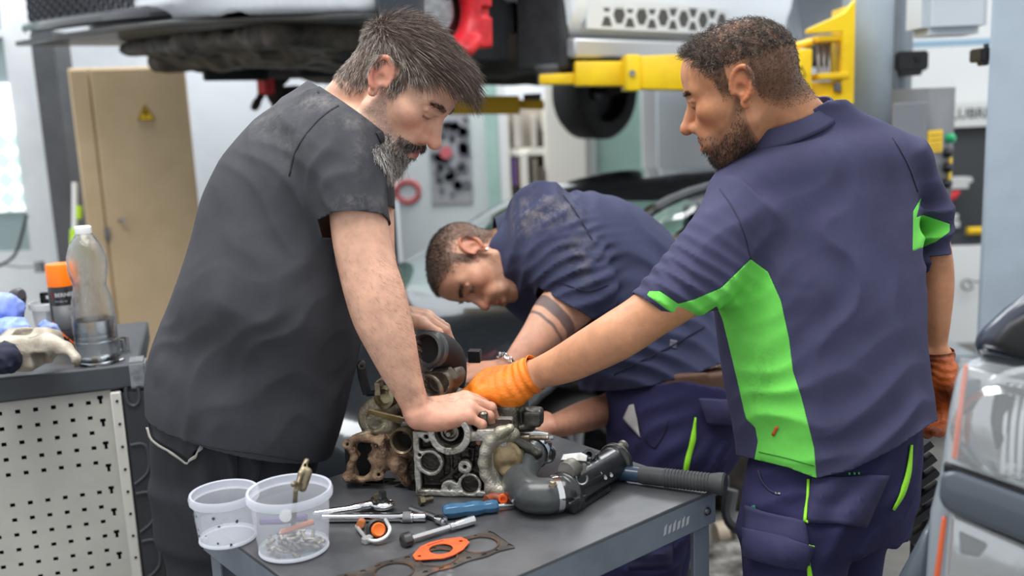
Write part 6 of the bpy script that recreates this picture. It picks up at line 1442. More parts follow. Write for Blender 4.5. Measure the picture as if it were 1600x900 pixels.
def brows(parent, V, N, o, R, sc, col, seed, n=260, thick=1.0):
    q = ((V-o)@R)/sc; x, y, z = q.T; ay = np.abs(y)
    zc = .0215+.0025*np.sin((ay-.012)/.04*np.pi)
    sel = (np.abs(z-zc) < .0036*thick) & (ay > .011) & (ay < .052) & (x > .055)
    if sel.sum() < 5: return
    P = grow(q, N@R, R, sel, n, .011, lambda q: np.stack([-.3+0*q[:, 0], np.sign(q[:, 1])*.9, .15+0*q[:, 0]], 1), lift=.25, k=4, jit=.15, seed=seed)
    strands('eyebrows', o+(P*sc)@R.T, col, parent, .00042, .0001)
# ------------------------------------------------------------------ bearded man in a charcoal T-shirt (left)
m1 = thing('person', 'bearded man with grey brown hair in a charcoal T-shirt, pressing his hand on the engine', 'person', A3(W(385, 700, 1.95)[0], W(385, 700, 1.95)[1], 0), 'mechanics around the bench')
h1o = W(629, 135, 1.80); R1 = rimg((.723, .684, -.098), (.646, -.719, -.254)); S1 = 1.02
arm1 = [(512, 250, 600, 240, 1.755, .058), (514, 320, 603, 305, 1.75, .06), (522, 385, 607, 358, 1.745, .058), (531, 430, 617, 405, 1.74, .054), (541, 470, 630, 443, 1.735, .053), (556, 515, 641, 488, 1.735, .052), (577, 555, 649, 530, 1.735, .046), (598, 592, 656, 572, 1.74, .038), (617, 622, 664, 607, 1.745, .031), (632, 648, 674, 640, 1.75, .028)]
hand1, HP1 = hand_prims(W(656, 646, 1.752), IMG(1, -.16, .22), IMG(-.1, -.9, -.45), 1, [(.5, .75, .45), (.55, .8, .5), (.6, .85, .5), (.65, .85, .55)], size=1.0, fat=1.12)
b1s = SDF()
b1s.op('u', *lp2([(560, 190, 490, 165, 1.9, .08), (570, 305, 385, 270, 1.93, .11), (545, 470, 340, 410, 1.95, .12), (510, 640, 295, 575, 1.97, .12), (490, 700, 290, 660, 1.97, .11)][::-1]))
b1s.op('u', *cap(W(535, 190, 1.9), W(590, 125, 1.83), .066, .062), .04)
b1s.op('u', *lp2(arm1, 2.2), .04)
b1s.op('u', *cap(W(545, 215, 1.84), W(555, 225, 1.78), .06), .03)
add_prims(b1s, hand1)
# far arm and its hand draped on the black hose
b1s.op('u', *cap(W(560, 240, 2.0), W(575, 260, 2.12), .06), .03).op('u', *cap(W(575, 260, 2.12), W(585, 420, 2.1), .055, .045), .03).op('u', *cap(W(585, 420, 2.1), W(608, 490, 2.0), .043, .030), .02)
hand1b, _ = hand_prims(W(606, 488, 2.0), IMG(.95, .14, -.3), IMG(.2, -.9, -.35), -1, [(.35, .5, .3), (.45, .6, .4), (.5, .7, .4), (.55, .8, .5)], size=.98)
add_prims(b1s, hand1b)
hs1 = head_sdf(jaw=1.05, nose=1.04); add_head(b1s, hs1, h1o, R1, S1)
def col1(V):
    q = ((V-h1o)@R1)/S1; c = skin_colour(q, '#d3a58d', '#d4806c', '#8d7b72', .5, '#5a4a42', .85)
    px, py, Z = pj(V)   # grease on hands and forearm
    g = sm(vnoise(V*42)+.5*vnoise(V*90), .25, .9)*(sm(py, 560, 640)*.55+.05)*(Z < 2.2)*(py > 300); d = np.array(lin('#5d4438')[:3])
    g = np.maximum(g, .5*sm(vnoise(V*30), -.3, .6)*(Z > 1.9)*(py > 400))
    c = c*(1-.7*g[:, None])+d*(.7*g[:, None]); red = np.array(lin('#c98770')[:3])
    k = .5*sm(py, 600, 660)*(np.linalg.norm(q, axis=1) > .2); return c*(1-k[:, None])+red*k[:, None]
o1, V1, F1_, me1 = body_obj(b1s, .0023, m1, col1, m=M_skin)
# T-shirt
t1 = SDF()
tor1 = lp2([(238, 705, 512, 745, 1.97, .17), (234, 650, 522, 700, 1.97, .175), (236, 590, 536, 655, 1.96, .185), (262, 500, 556, 572, 1.95, .195), (292, 425, 570, 500, 1.92, .205), (313, 365, 585, 432, 1.92, .2), (332, 300, 592, 362, 1.92, .195), (372, 230, 592, 292, 1.91, .185), (430, 168, 592, 222, 1.90, .15), (478, 132, 592, 172, 1.88, .095), (505, 118, 592, 145, 1.86, .07)], 2.15)
t1.op('u', *tor1)
t1.op('u', *lp2([(470, 168, 585, 158, 1.83, .075), (466, 210, 600, 208, 1.775, .078), (470, 260, 604, 262, 1.752, .078), (485, 312, 608, 310, 1.745, .073), (500, 350, 611, 340, 1.74, .068), (506, 372, 613, 362, 1.74, .066)], 2.1), .035)
t1.op('u', *cap(W(555, 225, 2.0), W(575, 330, 2.1), .075, .06), .04)
drape(t1, .005, 5, 3.)
fold(t1, W(470, 330, 1.78), .16, IMG(.7, -.7), .06, .0035, .5, seed=1); fold(t1, W(540, 300, 1.70), .13, IMG(.9, .35), .05, .004, .5, seed=2)
fold(t1, W(400, 610, 1.75), .2, IMG(.25, 1), .11, .0035, .7, seed=3); fold(t1, W(480, 520, 1.75), .18, IMG(.5, .9), .10, .003, .7, seed=4); fold(t1, W(300, 620, 1.78), .16, IMG(.6, .8), .09, .0035, .7, seed=5)
fold(t1, W(445, 200, 1.78), .14, IMG(.8, -.5), .07, .004, seed=6)
hem = plane3(W(232, 650, 1.9), W(515, 727, 1.9), f_+u_*.05, W(380, 900, 1.9)); nk = plane3(W(487, 131, 1.86), W(602, 214, 1.86), f_, W(580, 120, 1.85))
cf = cuff_cut(plane3(W(503, 352, 1.74), W(610, 344, 1.74), unit(f_+u_*(-.25)), W(560, 500, 1.74)), W(557, 350, 1.74), .14, tor1[0], .030)
cf2 = cuff_cut(plane3(W(540, 330, 2.1), W(620, 325, 2.1), f_, W(580, 500, 2.1)), W(578, 330, 2.1), .14, tor1[0])
Vt, Ft = cloth_obj('t_shirt', t1, .0048, None, m1, (hem, nk, cf, cf2))
dust = np.zeros(len(Vt)); px, py, Z = pj(Vt)
for cx, cy, rx, ry, a in ((495, 160, 32, 14, .8), (455, 215, 25, 40, .3), (545, 190, 45, 14, .5), (565, 240, 20, 45, .4), (560, 318, 40, 14, .7), (420, 190, 30, 30, .4)): dust = np.maximum(dust, a*np.exp(-((px-cx)/rx)**2-((py-cy)/ry)**2))
M_tee = attr_mat('charcoal_jersey', '#434449', .85, .25, 900, dust='#85807d', spec=.15)
put_cloth('t_shirt', Vt, Ft, M_tee, m1, attrs={'dust': dust}); sf1 = Surf(Vt, Ft)
M_seam = mat('charcoal_seam', '#2a2b30', .9)
strip('shoulder_seam', sf1, [(560, 152), (520, 170), (490, 195), (462, 235), (452, 275)], 2.6, M_seam, m1, .001, .001)
strip('collar_rib', sf1, [(497, 141), (530, 151), (560, 168), (584, 194), (598, 222)], 9, mat('charcoal_rib', '#33343a', .9), m1, .0018, .0015)
strip('hem_stitch', sf1, [(262, 677), (330, 698), (400, 708), (460, 718), (512, 723)], 1.6, M_seam, m1, .0008, .0008)
# trousers
def leg_loft(s, nodes, k=.05, exp=2.1): s.op('u', *lp2(nodes, exp), k)
tr1 = SDF()
leg_loft(tr1, [(242, 640, 505, 668, 1.97, .145), (240, 700, 500, 712, 1.98, .15), (246, 760, 480, 772, 1.99, .145), (256, 830, 450, 835, 2.0, .13)])
leg_loft(tr1, [(250, 760, 430, 775, 1.94, .085), (262, 880, 415, 890, 1.96, .08), (280, 1080, 410, 1085, 1.98, .07), (285, 1290, 395, 1290, 2.0, .065)]); leg_loft(tr1, [(270, 760, 470, 770, 2.09, .085), (290, 880, 450, 885, 2.12, .08), (310, 1060, 440, 1060, 2.15, .075), (320, 1230, 430, 1230, 2.18, .07)])
drape(tr1, .006, 6, 9.)
for x, sd in ((360, 1), (330, 2), (420, 3)): fold(tr1, W(x, 760, 1.78), .12, IMG(1, .1), .045, .008, seed=sd)
top1 = plane3(W(240, 625, 1.93), W(510, 650, 1.93), f_, W(380, 500, 1.93))
Vp, Fp = cloth_obj('trousers', tr1, .0075, None, m1, (top1, lambda V: .06-V[:, 2]))
M_tr1 = attr_mat('dark_work_trousers', '#313338', .8, .3, 700, spec=.2)
put_cloth('trousers', Vp, Fp, M_tr1, m1, thick=.004); sfp = Surf(Vp, Fp)
pk = [(236, 655), (238, 672), (256, 690), (285, 708), (303, 720), (312, 715), (318, 702), (319, 690)]
pb = patch('pocket_flap', sfp, [(243, 655), (318, 688), (304, 718), (246, 683)], mat('faded_black_denim', '#35373c', .85, col2='#2c2e32', nscale=20), m1, .012, .003, 10)
if pb: 
    sfq = Surf(np.concatenate([Vp]), Fp)
    strip('pocket_piping', sfp, [(244, 668), (250, 686), (272, 701), (298, 719), (311, 714), (318, 694)], 3, mat('pale_piping', '#9a9690', .8), pb, .017, .002)
strip('fly_seam', sfp, [(370, 712), (368, 760), (366, 800)], 2.5, M_seam, m1); strip('pocket_seam', sfp, [(408, 718), (400, 760), (396, 790)], 2.5, M_seam, m1)
for nm, x, y, Z in (('shoe', 330, 1330, 2.0), ('shoe', 370, 1270, 2.18)):
    g = Wz(x, y, 0); MB().box(A3(W(x, y, Z)[0]+.04, W(x, y, Z)[1], .05), (.14, .048, .05), None, .03).build(nm, M_black, m1)
# hair, brows and beard
N1 = mesh_normals(me1); q1 = ((V1-h1o)@R1)/S1; n1 = N1@R1; nr = np.linalg.norm(q1, axis=1) < .165
hl1 = hairline(q1)
M_h1 = hair_mat('greying_brown_hair', '#2c211b', '#57443a', '#a3968b', .84); M_hs = hair_mat('grey_side_hair', '#3a2f29', '#7a6f67', '#b5aca4', .62)
def flow1(q):
    x, y, z = q.T; top = sm(z, .02, .08)
    f = np.stack([.55+.75*top, .12*np.sign(y)*(1-top)+.35*top, -.75*(1-top)+.0*top-.75*sm(x, .035, .085)], 1)
    return f/np.linalg.norm(f, axis=1)[:, None]
sel = nr & (hl1 > .0)
P = grow(q1, n1, R1, sel & (q1[:, 2] > .035), 7000, lambda q: .022+.030*sm(q[:, 2], .045, .09)+.018*sm(q[:, 0], .03, .08), flow1, lift=.24, k=8, jit=.085, seed=4, gw=.12)
hr1 = strands('hair', h1o+(P*S1)@R1.T, M_h1, m1, .00045, .0001, 'grey brown swept hair')
P = grow(q1, n1, R1, sel & (q1[:, 2] < .06), 5200, lambda q: .010+.016*sm(q[:, 2], .0, .06), flow1, lift=.3, k=6, jit=.16, seed=5, gw=.1)
strands('side_hair', h1o+(P*S1)@R1.T, M_hs, m1, .00042, .0001, 'greyer short side hair')
bl1 = beardline(q1); sel = nr & (bl1 > .004) & (q1[:, 2] > -.135)
M_b1 = hair_mat('grey_beard', '#2f2a28', '#8d8783', '#d6d2cd', .55)
def flowb(q): x, y, z = q.T; f = np.stack([.35+0*x, .1*np.sign(y), -1+0*x], 1); return f/np.linalg.norm(f, axis=1)[:, None]
P = grow(q1, n1, R1, sel & (q1[:, 0] > .045) & (q1[:, 2] < -.07), 4200, lambda q: .006+.026*sm(-q[:, 2], .085, .118)*sm(q[:, 0], .04, .065), flowb, lift=.45, k=7, jit=.22, seed=6, curl=.0006)
strands('beard', h1o+(P*S1)@R1.T, M_b1, m1, .0004, .0001, 'full grey chin beard')
P = grow(q1, n1, R1, sel & (q1[:, 0] > .07) & (q1[:, 2] > -.072), 700, .014, lambda q: np.stack([.2+0*q[:, 0], np.sign(q[:, 1])*.6, -.8+0*q[:, 0]], 1), lift=.4, k=5, jit=.15, seed=8)
strands('moustache', h1o+(P*S1)@R1.T, hair_mat('dark_moustache', '#1f1a18', '#4d4744', '#a09a95', .75), m1, .0004, .0001, 'darker moustache')
P = grow(q1, n1, R1, sel & (q1[:, 0] < .075), 2300, lambda q: .0035+.005*sm(-q[:, 2], .06, .1), flowb, lift=.35, k=4, jit=.3, seed=7)
strands('cheek_stubble', h1o+(P*S1)@R1.T, M_b1, m1, .00022, .0001)
brows(m1, V1, N1, h1o, R1, S1, hair_mat('dark_brow', '#2a211d', '#54483f', None, .9), 3, 300, 1.2)
# fine dark hair on the forearm
px, py, Z = pj(V1); onarm = (py > 400) & (py < 630) & (px > 515) & (Z < 1.85) & (Z > 1.62) & (px > np.interp(py, [400, 480, 560, 630], [520, 545, 583, 625]))
if onarm.sum() > 50:
    ad = unit(W(660, 640, 1.75)-W(570, 420, 1.745)); P = grow(V1, N1, R1, onarm, 2200, .011, lambda q: np.tile(ad, (len(q), 1))+.5*np.cross(ad, f_), lift=.15, k=4, jit=.25, seed=31)
    strands('forearm_hair', P, hair_mat('forearm_hair', '#4a3427', '#7a5d4a'), m1, .00011, .00004)
# ------------------------------------------------------------------ man in a navy polo with green side panels (right)
m3 = thing('person', 'dark haired man in a navy polo with bright green side panels, orange gloves', 'person', A3(W(1310, 760, 1.85)[0], W(1310, 760, 1.85)[1], 0), 'mechanics around the bench')
h3o = W(1157, 137, 1.74); R3 = rimg((-.86, .27, .40), (-.40, -.91, -.10)); S3 = 1.0
arm3 = [(1122, 345, 1160, 400, 1.725, .048), (1040, 405, 1105, 478, 1.70, .052), (985, 465, 1040, 520, 1.70, .048), (942, 493, 988, 555, 1.71, .046), (900, 520, 940, 578, 1.745, .042), (860, 546, 890, 598, 1.79, .035), (818, 568, 838, 608, 1.83, .029)]
g3 = dict(size=1.05, fat=1.12)
hand3, HP3 = hand_prims(W(826, 588, 1.83), IMG(-1, .20, .15), IMG(-.25, -.85, -.5), 1, [(.6, .9, .6), (.65, .95, .6), (.7, 1.0, .6), (.75, 1.0, .6)], th=[(.022, .020, -.018), (.050, .030, -.040), (.070, .026, -.058), (.085, .016, -.068)], **g3)
hand3b, _ = hand_prims(W(1463, 560, 2.02), IMG(.04, 1, .02), IMG(.75, .05, .5), -1, [(.5, .7, .5), (.55, .75, .5), (.6, .8, .5), (.65, .8, .5)], **g3)
b3 = SDF()
TZ3 = (1.74, 1.98)
b3.op('u', *lp2([(1225, 740, 1380, 720, TZ3, .08), (1200, 560, 1380, 560, TZ3, .09), (1170, 400, 1390, 385, TZ3, .10), (1165, 280, 1390, 260, TZ3, .09), (1215, 220, 1350, 205, (1.77, 1.9), .06)]))
b3.op('u', *cap(W(1262, 215, 1.83), W(1185, 150, 1.75), .064, .058), .045)
b3.op('u', *cap(W(1235, 190, 1.80), W(1205, 120, 1.745), .050, .046), .03)
b3.op('u', *lp2(arm3, 2.2), .03); b3.op('u', *cap(W(1160, 330, 1.80), W(1160, 370, 1.79), .05), .03)
b3.op('u', *lp2([(1405, 300, 1455, 290, 1.99, .05), (1432, 380, 1480, 380, 1.99, .045), (1437, 440, 1487, 438, 2.0, .043), (1441, 500, 1482, 500, 2.01, .038), (1448, 545, 1476, 545, 2.02, .030), (1452, 572, 1474, 572, 2.02, .027)], 2.2), .03)
add_prims(b3, hand3); add_prims(b3, hand3b)
hs3 = head_sdf(jaw=.96, nose=1.05); add_head(b3, hs3, h3o, R3, S3)
def col3(V):
    q = ((V-h3o)@R3)/S3; c = skin_colour(q, '#bb8360', '#a9603f', '#4a352a', .55, '#3b2d25', .72, 'receding', .035)
    px, py, Z = pj(V); k = (np.linalg.norm(q, axis=1) > .2)*sm(-px, -1060, -900)*.55; d = np.array(lin('#d09c7c')[:3]); return c*(1-k[:, None])+d*k[:, None]
o3, V3, F3_, me3 = body_obj(b3, .0023, m3, col3, m=M_skin)
# gloves
def glove(name, prims, wr, dirv, lab, seed, cuffpx):
    s = SDF(); add_prims(s, prims, .0022); s.op('u', *cap(wr-dirv*.012, wr+dirv*.024, .033, .034), .012)
    s.op('u', *ring(wr+dirv*.018, dirv, .0315, .0035), .003)
    s.op('d', lambda P: .0014*vnoise(P*55+seed)+.001*np.sin((P@dirv.astype(np.float32))*420+3*vnoise(P*30))*np.exp(-(((P-wr.astype(np.float32))@dirv.astype(np.float32)-.0)/.045)**2), None, 0)
    pl = lambda V: (V-(wr+dirv*.018))@dirv
    l, hh = bounds(s, .02); V, F = s.mesh(.0022, l, hh); V, F = clip(V, F, pl(V))
    g = put_cloth(name, V, F, mat('soiled_orange_nitrile', '#b4571f', .5, col2='#6a3216', nscale=22, bump=.35, bscale=180, wear=('#2a1a14', 14, .56)) if cuffpx else mat('orange_nitrile', '#ef8420', .5, col2='#d9701a', nscale=16, bump=.35, bscale=180, wear=('#8a4a22', 20, .66)), m3, lab, .0012); return g
glove('glove', hand3, W(826, 588, 1.83), unit(W(1000, 505, 1.73)-W(826, 588, 1.83)), 'orange glove on the hand reaching into the engine', 2., None)
glove('glove', hand3b, W(1463, 560, 2.02), unit(W(1460, 480, 2.0)-W(1463, 560, 2.02)), 'dirty orange glove hanging behind the hip', 7., 1)
# polo shirt
p3 = SDF()
torso3 = lp2([(1200, 765, 1402, 735, TZ3, .155), (1198, 715, 1406, 690, TZ3, .155), (1186, 640, 1408, 640, TZ3, .15), (1166, 560, 1404, 560, TZ3, .147), (1146, 480, 1407, 470, TZ3, .145), (1134, 400, 1404, 380, TZ3, .145), (1130, 315, 1408, 290, TZ3, .135), (1150, 250, 1412, 225, TZ3, .12), (1196, 218, 1368, 195, (1.78, 1.93), .095), (1218, 200, 1322, 172, (1.78, 1.87), .078), (1222, 180, 1300, 150, (1.77, 1.83), .068)], 2.3)
p3.op('u', *torso3)
sl3 = lp2([(1122, 290, 1196, 362, 1.745, .082), (1088, 332, 1165, 415, 1.715, .08), (1045, 388, 1122, 482, 1.705, .072), (1005, 438, 1065, 500, 1.70, .064), (988, 458, 1043, 500, 1.70, .058), (975, 472, 1030, 512, 1.70, .056)], 2.1)
p3.op('u', *sl3, .045)
sr3 = lp2([(1385, 232, 1428, 222, 1.93, .085), (1405, 285, 1456, 270, 1.97, .08), (1424, 345, 1484, 330, 1.985, .075), (1428, 385, 1478, 378, 1.99, .066), (1430, 415, 1476, 410, 1.99, .062)], 2.1)
p3.op('u', *sr3, .04)
drape(p3, .004, 6, 13.)
fold(p3, W(1060, 440, 1.66), .11, IMG(-.6, .8), .028, .0055, seed=1); fold(p3, W(1030, 420, 1.66), .07, IMG(-.75, .65), .022, .004, seed=6)
fold(p3, W(1230, 690, 1.62), .16, IMG(.25, 1), .06, .006, seed=2); fold(p3, W(1400, 660, 1.72), .16, IMG(.5, .9), .07, .006, seed=3)
fold(p3, W(1330, 450, 1.66), .22, IMG(1, .2), .10, .004, seed=4); fold(p3, W(1460, 360, 1.9), .1, IMG(.4, .9), .045, .006, seed=5); fold(p3, W(1150, 430, 1.62), .12, IMG(.6, .7), .05, .005, seed=7)
hem3 = plane3(W(1180, 717, 1.74), W(1275, 746, 1.7), unit(f_*.9-u_*.12+r_*.2), W(1250, 900, 1.8))
def hem3f(V):
    px, py, Z = pj(V); y = np.interp(px, [1100, 1180, 1230, 1275, 1330, 1400, 1455, 1500], [700, 718, 730, 747, 735, 700, 662, 640]); return (py-y)*.00115
nk3 = plane3(W(1190, 222, 1.75), W(1283, 163, 1.82), f_, W(1200, 120, 1.75))
cu3 = plane3(W(988, 457, 1.70), W(1046, 499, 1.70), f_, W(900, 540, 1.7)); cu3b = plane3(W(1430, 402, 1.99), W(1478, 398, 1.99), f_, W(1455, 500, 1.99))
tfn3 = torso3[0]
Vs3, Fs3 = cloth_obj('polo', p3, .0045, None, m3, (hem3f, nk3, cuff_cut(cu3, W(1015, 480, 1.7), .085, tfn3), cuff_cut(cu3b, W(1456, 414, 1.99), .080, tfn3, .02)))
M_navy = attr_mat('navy_jersey', '#44445e', .85, .25, 900, spec=.12, dust='#6a6a80'); M_lime = attr_mat('lime_jersey', '#72d45a', .8, .25, 900, spec=.12, dust='#3c7a33')
pan = [(1173, 405), (1200, 425), (1220, 470), (1233, 530), (1239, 580), (1252, 620), (1262, 660), (1272, 700), (1277, 760), (1180, 745), (1178, 722), (1184, 690), (1180, 668), (1166, 655), (1162, 640), (1152, 595), (1140, 545), (1129, 500), (1120, 478), (1100, 492), (1084, 500), (1064, 497), (1042, 484), (1011, 461), (1014, 455), (1031, 455), (1060, 475), (1085, 468), (1127, 450)]
pat = [(1440, 308), (1432, 340), (1442, 336), (1484, 350), (1484, 362), (1462, 378), (1426, 393), (1427, 330)]
px, py, Z = pj(Vs3); cz = np.interp(px, [1120, 1450], [1.74, 1.98]); near = Z-cz
g1 = np.maximum(inpoly(px, py, pan), (near-.045)*900); g2 = np.maximum(inpoly(px, py, pat), (near-.06)*900)
g = np.minimum(g1, g2); dz = lambda V: np.zeros(len(V))
Vn, Fn = clip(Vs3, Fs3, -g); po = put_cloth('polo_shirt', Vn, Fn, M_navy, m3, attrs={'dust': np.zeros(len(Vn))})
Vg, Fg = clip(Vs3, Fs3, g1); gx, gy, _ = pj(Vg); put_cloth('side_panel', Vg, Fg, M_lime, po, 'bright green side panel', attrs={'dust': .55*np.exp(-((gx-1190)/25)**2-((gy-600)/60)**2)})
Vg, Fg = clip(Vs3, Fs3, g2); put_cloth('sleeve_panel', Vg, Fg, M_lime, po, 'bright green sleeve panel', attrs={'dust': np.zeros(len(Vg))})
sf3 = Surf(Vs3, Fs3); M_navyseam = mat('navy_seam', '#2f2f47', .9)
strip('shoulder_seam', sf3, [(1125, 295), (1148, 330), (1165, 370), (1173, 405)], 2, M_navyseam, po, .0006, .001)
strip('sleeve_seam', sf3, [(1395, 215), (1420, 260), (1434, 300)], 2, M_navyseam, po, .0006, .001)
strip('hem_stitch', sf3, [(1186, 706), (1230, 716), (1272, 728)], 1.3, mat('dark_green_stitch', '#2f7a2a', .9), po, .0008, .0006)
strip('red_tag', sf3, [(1215, 666), (1208, 680)], 5, mat('red_tag', '#c2542a', .7), po, .001, .001)
collar_band(W(1188, 222, 1.745), W(1284, 166, 1.85), W(1225, 150, 1.78), .068, M_navy, po, 'turned down collar')
# trousers
tr3 = SDF()
leg_loft(tr3, [(1215, 640, 1394, 620, TZ3, .13), (1208, 720, 1396, 700, TZ3, .135), (1200, 780, 1388, 765, TZ3, .135), (1192, 830, 1376, 825, TZ3, .125)])
leg_loft(tr3, [(1186, 770, 1330, 790, 1.78, .09), (1166, 840, 1318, 850, 1.775, .09), (1168, 910, 1312, 915, 1.78, .088), (1185, 1150, 1300, 1150, 1.84, .075), (1190, 1400, 1285, 1400, 1.9, .07)])
leg_loft(tr3, [(1280, 770, 1398, 760, 1.97, .085), (1278, 840, 1380, 840, 1.97, .08), (1275, 910, 1368, 905, 1.98, .078), (1300, 1120, 1385, 1110, 2.02, .072), (1300, 1300, 1380, 1300, 2.05, .07)])
drape(tr3, .006, 6, 21.); fold(tr3, W(1330, 800, 1.7), .14, IMG(.8, .5), .06, .008, seed=2); fold(tr3, W(1230, 780, 1.68), .12, IMG(.3, .9), .07, .006, seed=3); fold(tr3, W(1400, 780, 1.8), .12, IMG(.7, .7), .05, .007, seed=4)
Vp3, Fp3 = cloth_obj('trousers', tr3, .007, None, m3, (lambda V: V[:, 2]-.97, lambda V: .06-V[:, 2]))
M_tr3 = attr_mat('navy_work_trousers', '#2b2a4b', .8, .3, 600, spec=.15)
tp3 = put_cloth('trousers', Vp3, Fp3, M_tr3, m3, thick=.004); sfp3 = Surf(Vp3, Fp3); M_lime2 = mat('lime_piping', '#93e02a', .7); M_nflap = mat('navy_twill', '#302f50', .85, col2='#29284a', nscale=16)
strip('green_piping', sfp3, [(1263, 748), (1262, 780), (1258, 816)], 4.5, M_lime2, tp3, .002, .002); strip('green_piping', sfp3, [(1262, 872), (1264, 890), (1266, 910)], [4, 7, 9], M_lime2, tp3, .002, .002)
strip('green_piping', sfp3, [(1422, 695), (1418, 735), (1408, 770), (1394, 796)], [3, 8, 7, 3], M_lime2, tp3, .002, .002)
strip('green_tick', sfp3, [(1260, 816), (1267, 811)], 3, M_lime2, tp3, .003, .001); strip('green_tick', sfp3, [(1260, 849), (1268, 851)], 2.5, M_lime2, tp3, .012, .001)
for x in (1325, 1333, 1340): strip('green_stitch', sfp3, [(x, 737), (x+.5, 741)], 2.5, mat('green_stitch', '#4fae4a', .7), tp3, .003, .001)
patch('thigh_pocket', sfp3, [(1170, 790), (1258, 815), (1264, 880), (1168, 860)], M_nflap, tp3, .006, .004, 12)
patch('pocket_flap', sfp3, [(1170, 828), (1266, 850), (1256, 884), (1172, 866)], M_nflap, tp3, .014, .004, 12, puff=.006)
patch('back_pocket', sfp3, [(1268, 745), (1385, 742), (1350, 822), (1262, 815)], M_nflap, tp3, .004, .003, 12)
strip('pocket_opening', sfp3, [(1186, 735), (1192, 752), (1205, 768), (1217, 773)], 2.2, M_navyseam, tp3, .002, .001); strip('pocket_tack', sfp3, [(1212, 772), (1220, 773)], 2, mat('pale_piping', '#9a9690', .8), tp3, .003, .001)
strip('green_print', sfp3, [(1178, 790), (1180, 800), (1181, 812)], 6, mat('dark_green_print', '#1f6a58', .8), tp3, .002, .0006)
for x, y, Z in ((1235, 1420, 1.9), (1340, 1340, 2.05)): MB().box(A3(W(x, y, Z)[0]-.04, W(x, y, Z)[1]+.03, .05), (.13, .05, .05), None, .03).build('shoe', M_black, m3)
# hair and beard
N3 = mesh_normals(me3); q3 = ((V3-h3o)@R3)/S3; n3 = N3@R3; nr = np.linalg.norm(q3, axis=1) < .165; hl3 = hairline(q3, 'receding')
M_h3 = hair_mat('black_curly_hair', '#17120f', '#3a2f29', '#8a7b6f', .80)
def flow3(q):
    x, y, z = q.T; f = np.stack([.25+.5*sm(x, .0, .06), .3*np.sign(y), -.6*(1-sm(z, .03, .09))+.3], 1); return f/np.linalg.norm(f, axis=1)[:, None]
dens = RNG.random(len(q3)) < np.clip(1-.65*np.exp(-((q3[:, 0]+.02)/.05)**2-((q3[:, 2]-.11)/.03)**2), 0, 1)
P = grow(q3, n3, R3, nr & (hl3 > .004) & (q3[:, 2] > .045) & dens, 4200, lambda q: .010+.010*sm(q[:, 0], -.02, .07), flow3, lift=.55, k=9, jit=.5, seed=14, curl=.0024)
strands('hair', h3o+(P*S3)@R3.T, M_h3, m3, .00034, .0001, 'short thinning dark curls')
P = grow(q3, n3, R3, nr & (hl3 > .008) & (q3[:, 2] < .06), 6500, lambda q: .0025+.0055*sm(q[:, 2], -.02, .06), flow3, lift=.5, k=4, jit=.35, seed=15)
strands('faded_side_hair', h3o+(P*S3)@R3.T, M_h3, m3, .0003, .0001)
bl3 = beardline(q3)
P = grow(q3, n3, R3, nr & ((bl3 > .020) | ((bl3 > .004) & (q3[:, 0] > .06) & (RNG.random(len(bl3)) < .3))) & (q3[:, 2] > -.132), 4600, lambda q: .003+.006*sm(-q[:, 2], .05, .1), flowb, lift=.4, k=4, jit=.3, seed=16)
strands('beard', h3o+(P*S3)@R3.T, hair_mat('black_beard', '#17110e', '#33271f', '#5e4f44', .88), m3, .00032, .0001, 'short dark beard')
brows(m3, V3, N3, h3o, R3, S3, hair_mat('black_brow', '#120e0c', '#241b17'), 13, 300, 1.0)
# ------------------------------------------------------------------ man bent over in navy workwear (middle)
m2 = thing('person', 'short haired man in navy workwear bent low over the far side of the engine', 'person', A3(W(1050, 700, 2.5)[0], W(1050, 700, 2.5)[1], 0), 'mechanics around the bench')
h2o = W(739, 414, 2.44); R2 = rimg((-.047, .917, -.396), (-.998, -.06, -.021)); S2 = 1.01
fore2 = [(945, 410, 850, 460, 2.31, .048), (940, 470, 850, 455, 2.30, .05), (900, 515, 832, 480, 2.28, .046), (872, 540, 820, 505, 2.26, .043), (838, 566, 800, 538, 2.22, .036), (812, 588, 784, 562, 2.19, .028), (795, 602, 770, 574, 2.17, .026)]
hand2, _ = hand_prims(W(788, 580, 2.18), IMG(-1, .10, -.12), IMG(-.1, -.85, -.5), 1, [(.55, .8, .5), (.6, .85, .5), (.65, .9, .5), (.7, .9, .5)], size=1.06, fat=1.08)
hand2b, _ = hand_prims(W(852, 662, 2.22), IMG(-.95, .22, -.2), IMG(0, -.8, -.6), -1, [(1.1, 1.2, .8)]*4, size=1.02, fat=1.08)
b2 = SDF()
b2.op('u', *lp2([(1130, 590, 1000, 690, (2.55, 2.5), .13), (1050, 420, 920, 560, (2.6, 2.5), .14), (940, 330, 850, 480, (2.6, 2.45), .13), (830, 345, 790, 430, (2.55, 2.45), .10)], 2))
b2.op('u', *cap(W(815, 385, 2.5), W(765, 395, 2.46), .062, .057), .04)
b2.op('u', *cap(W(850, 360, 2.42), W(915, 455, 2.33), .055, .048), .03); b2.op('u', *lp2(fore2, 2.1), .03)
b2.op('u', *cap(W(900, 450, 2.6), W(985, 590, 2.62), .055, .046), .03); b2.op('u', *lp2([(950, 615, 975, 655, 2.58, .045), (905, 628, 925, 672, 2.45, .042), (868, 645, 880, 682, 2.32, .034), (842, 656, 852, 686, 2.24, .028)]), .03)
add_prims(b2, hand2); add_prims(b2, hand2b)
hs2 = head_sdf(jaw=1.0, nose=.98, eye_open=1); add_head(b2, hs2, h2o, R2, S2)
eA, eB = W(905, 478, 2.29), W(783, 583, 2.18); aD = unit(eB-eA)
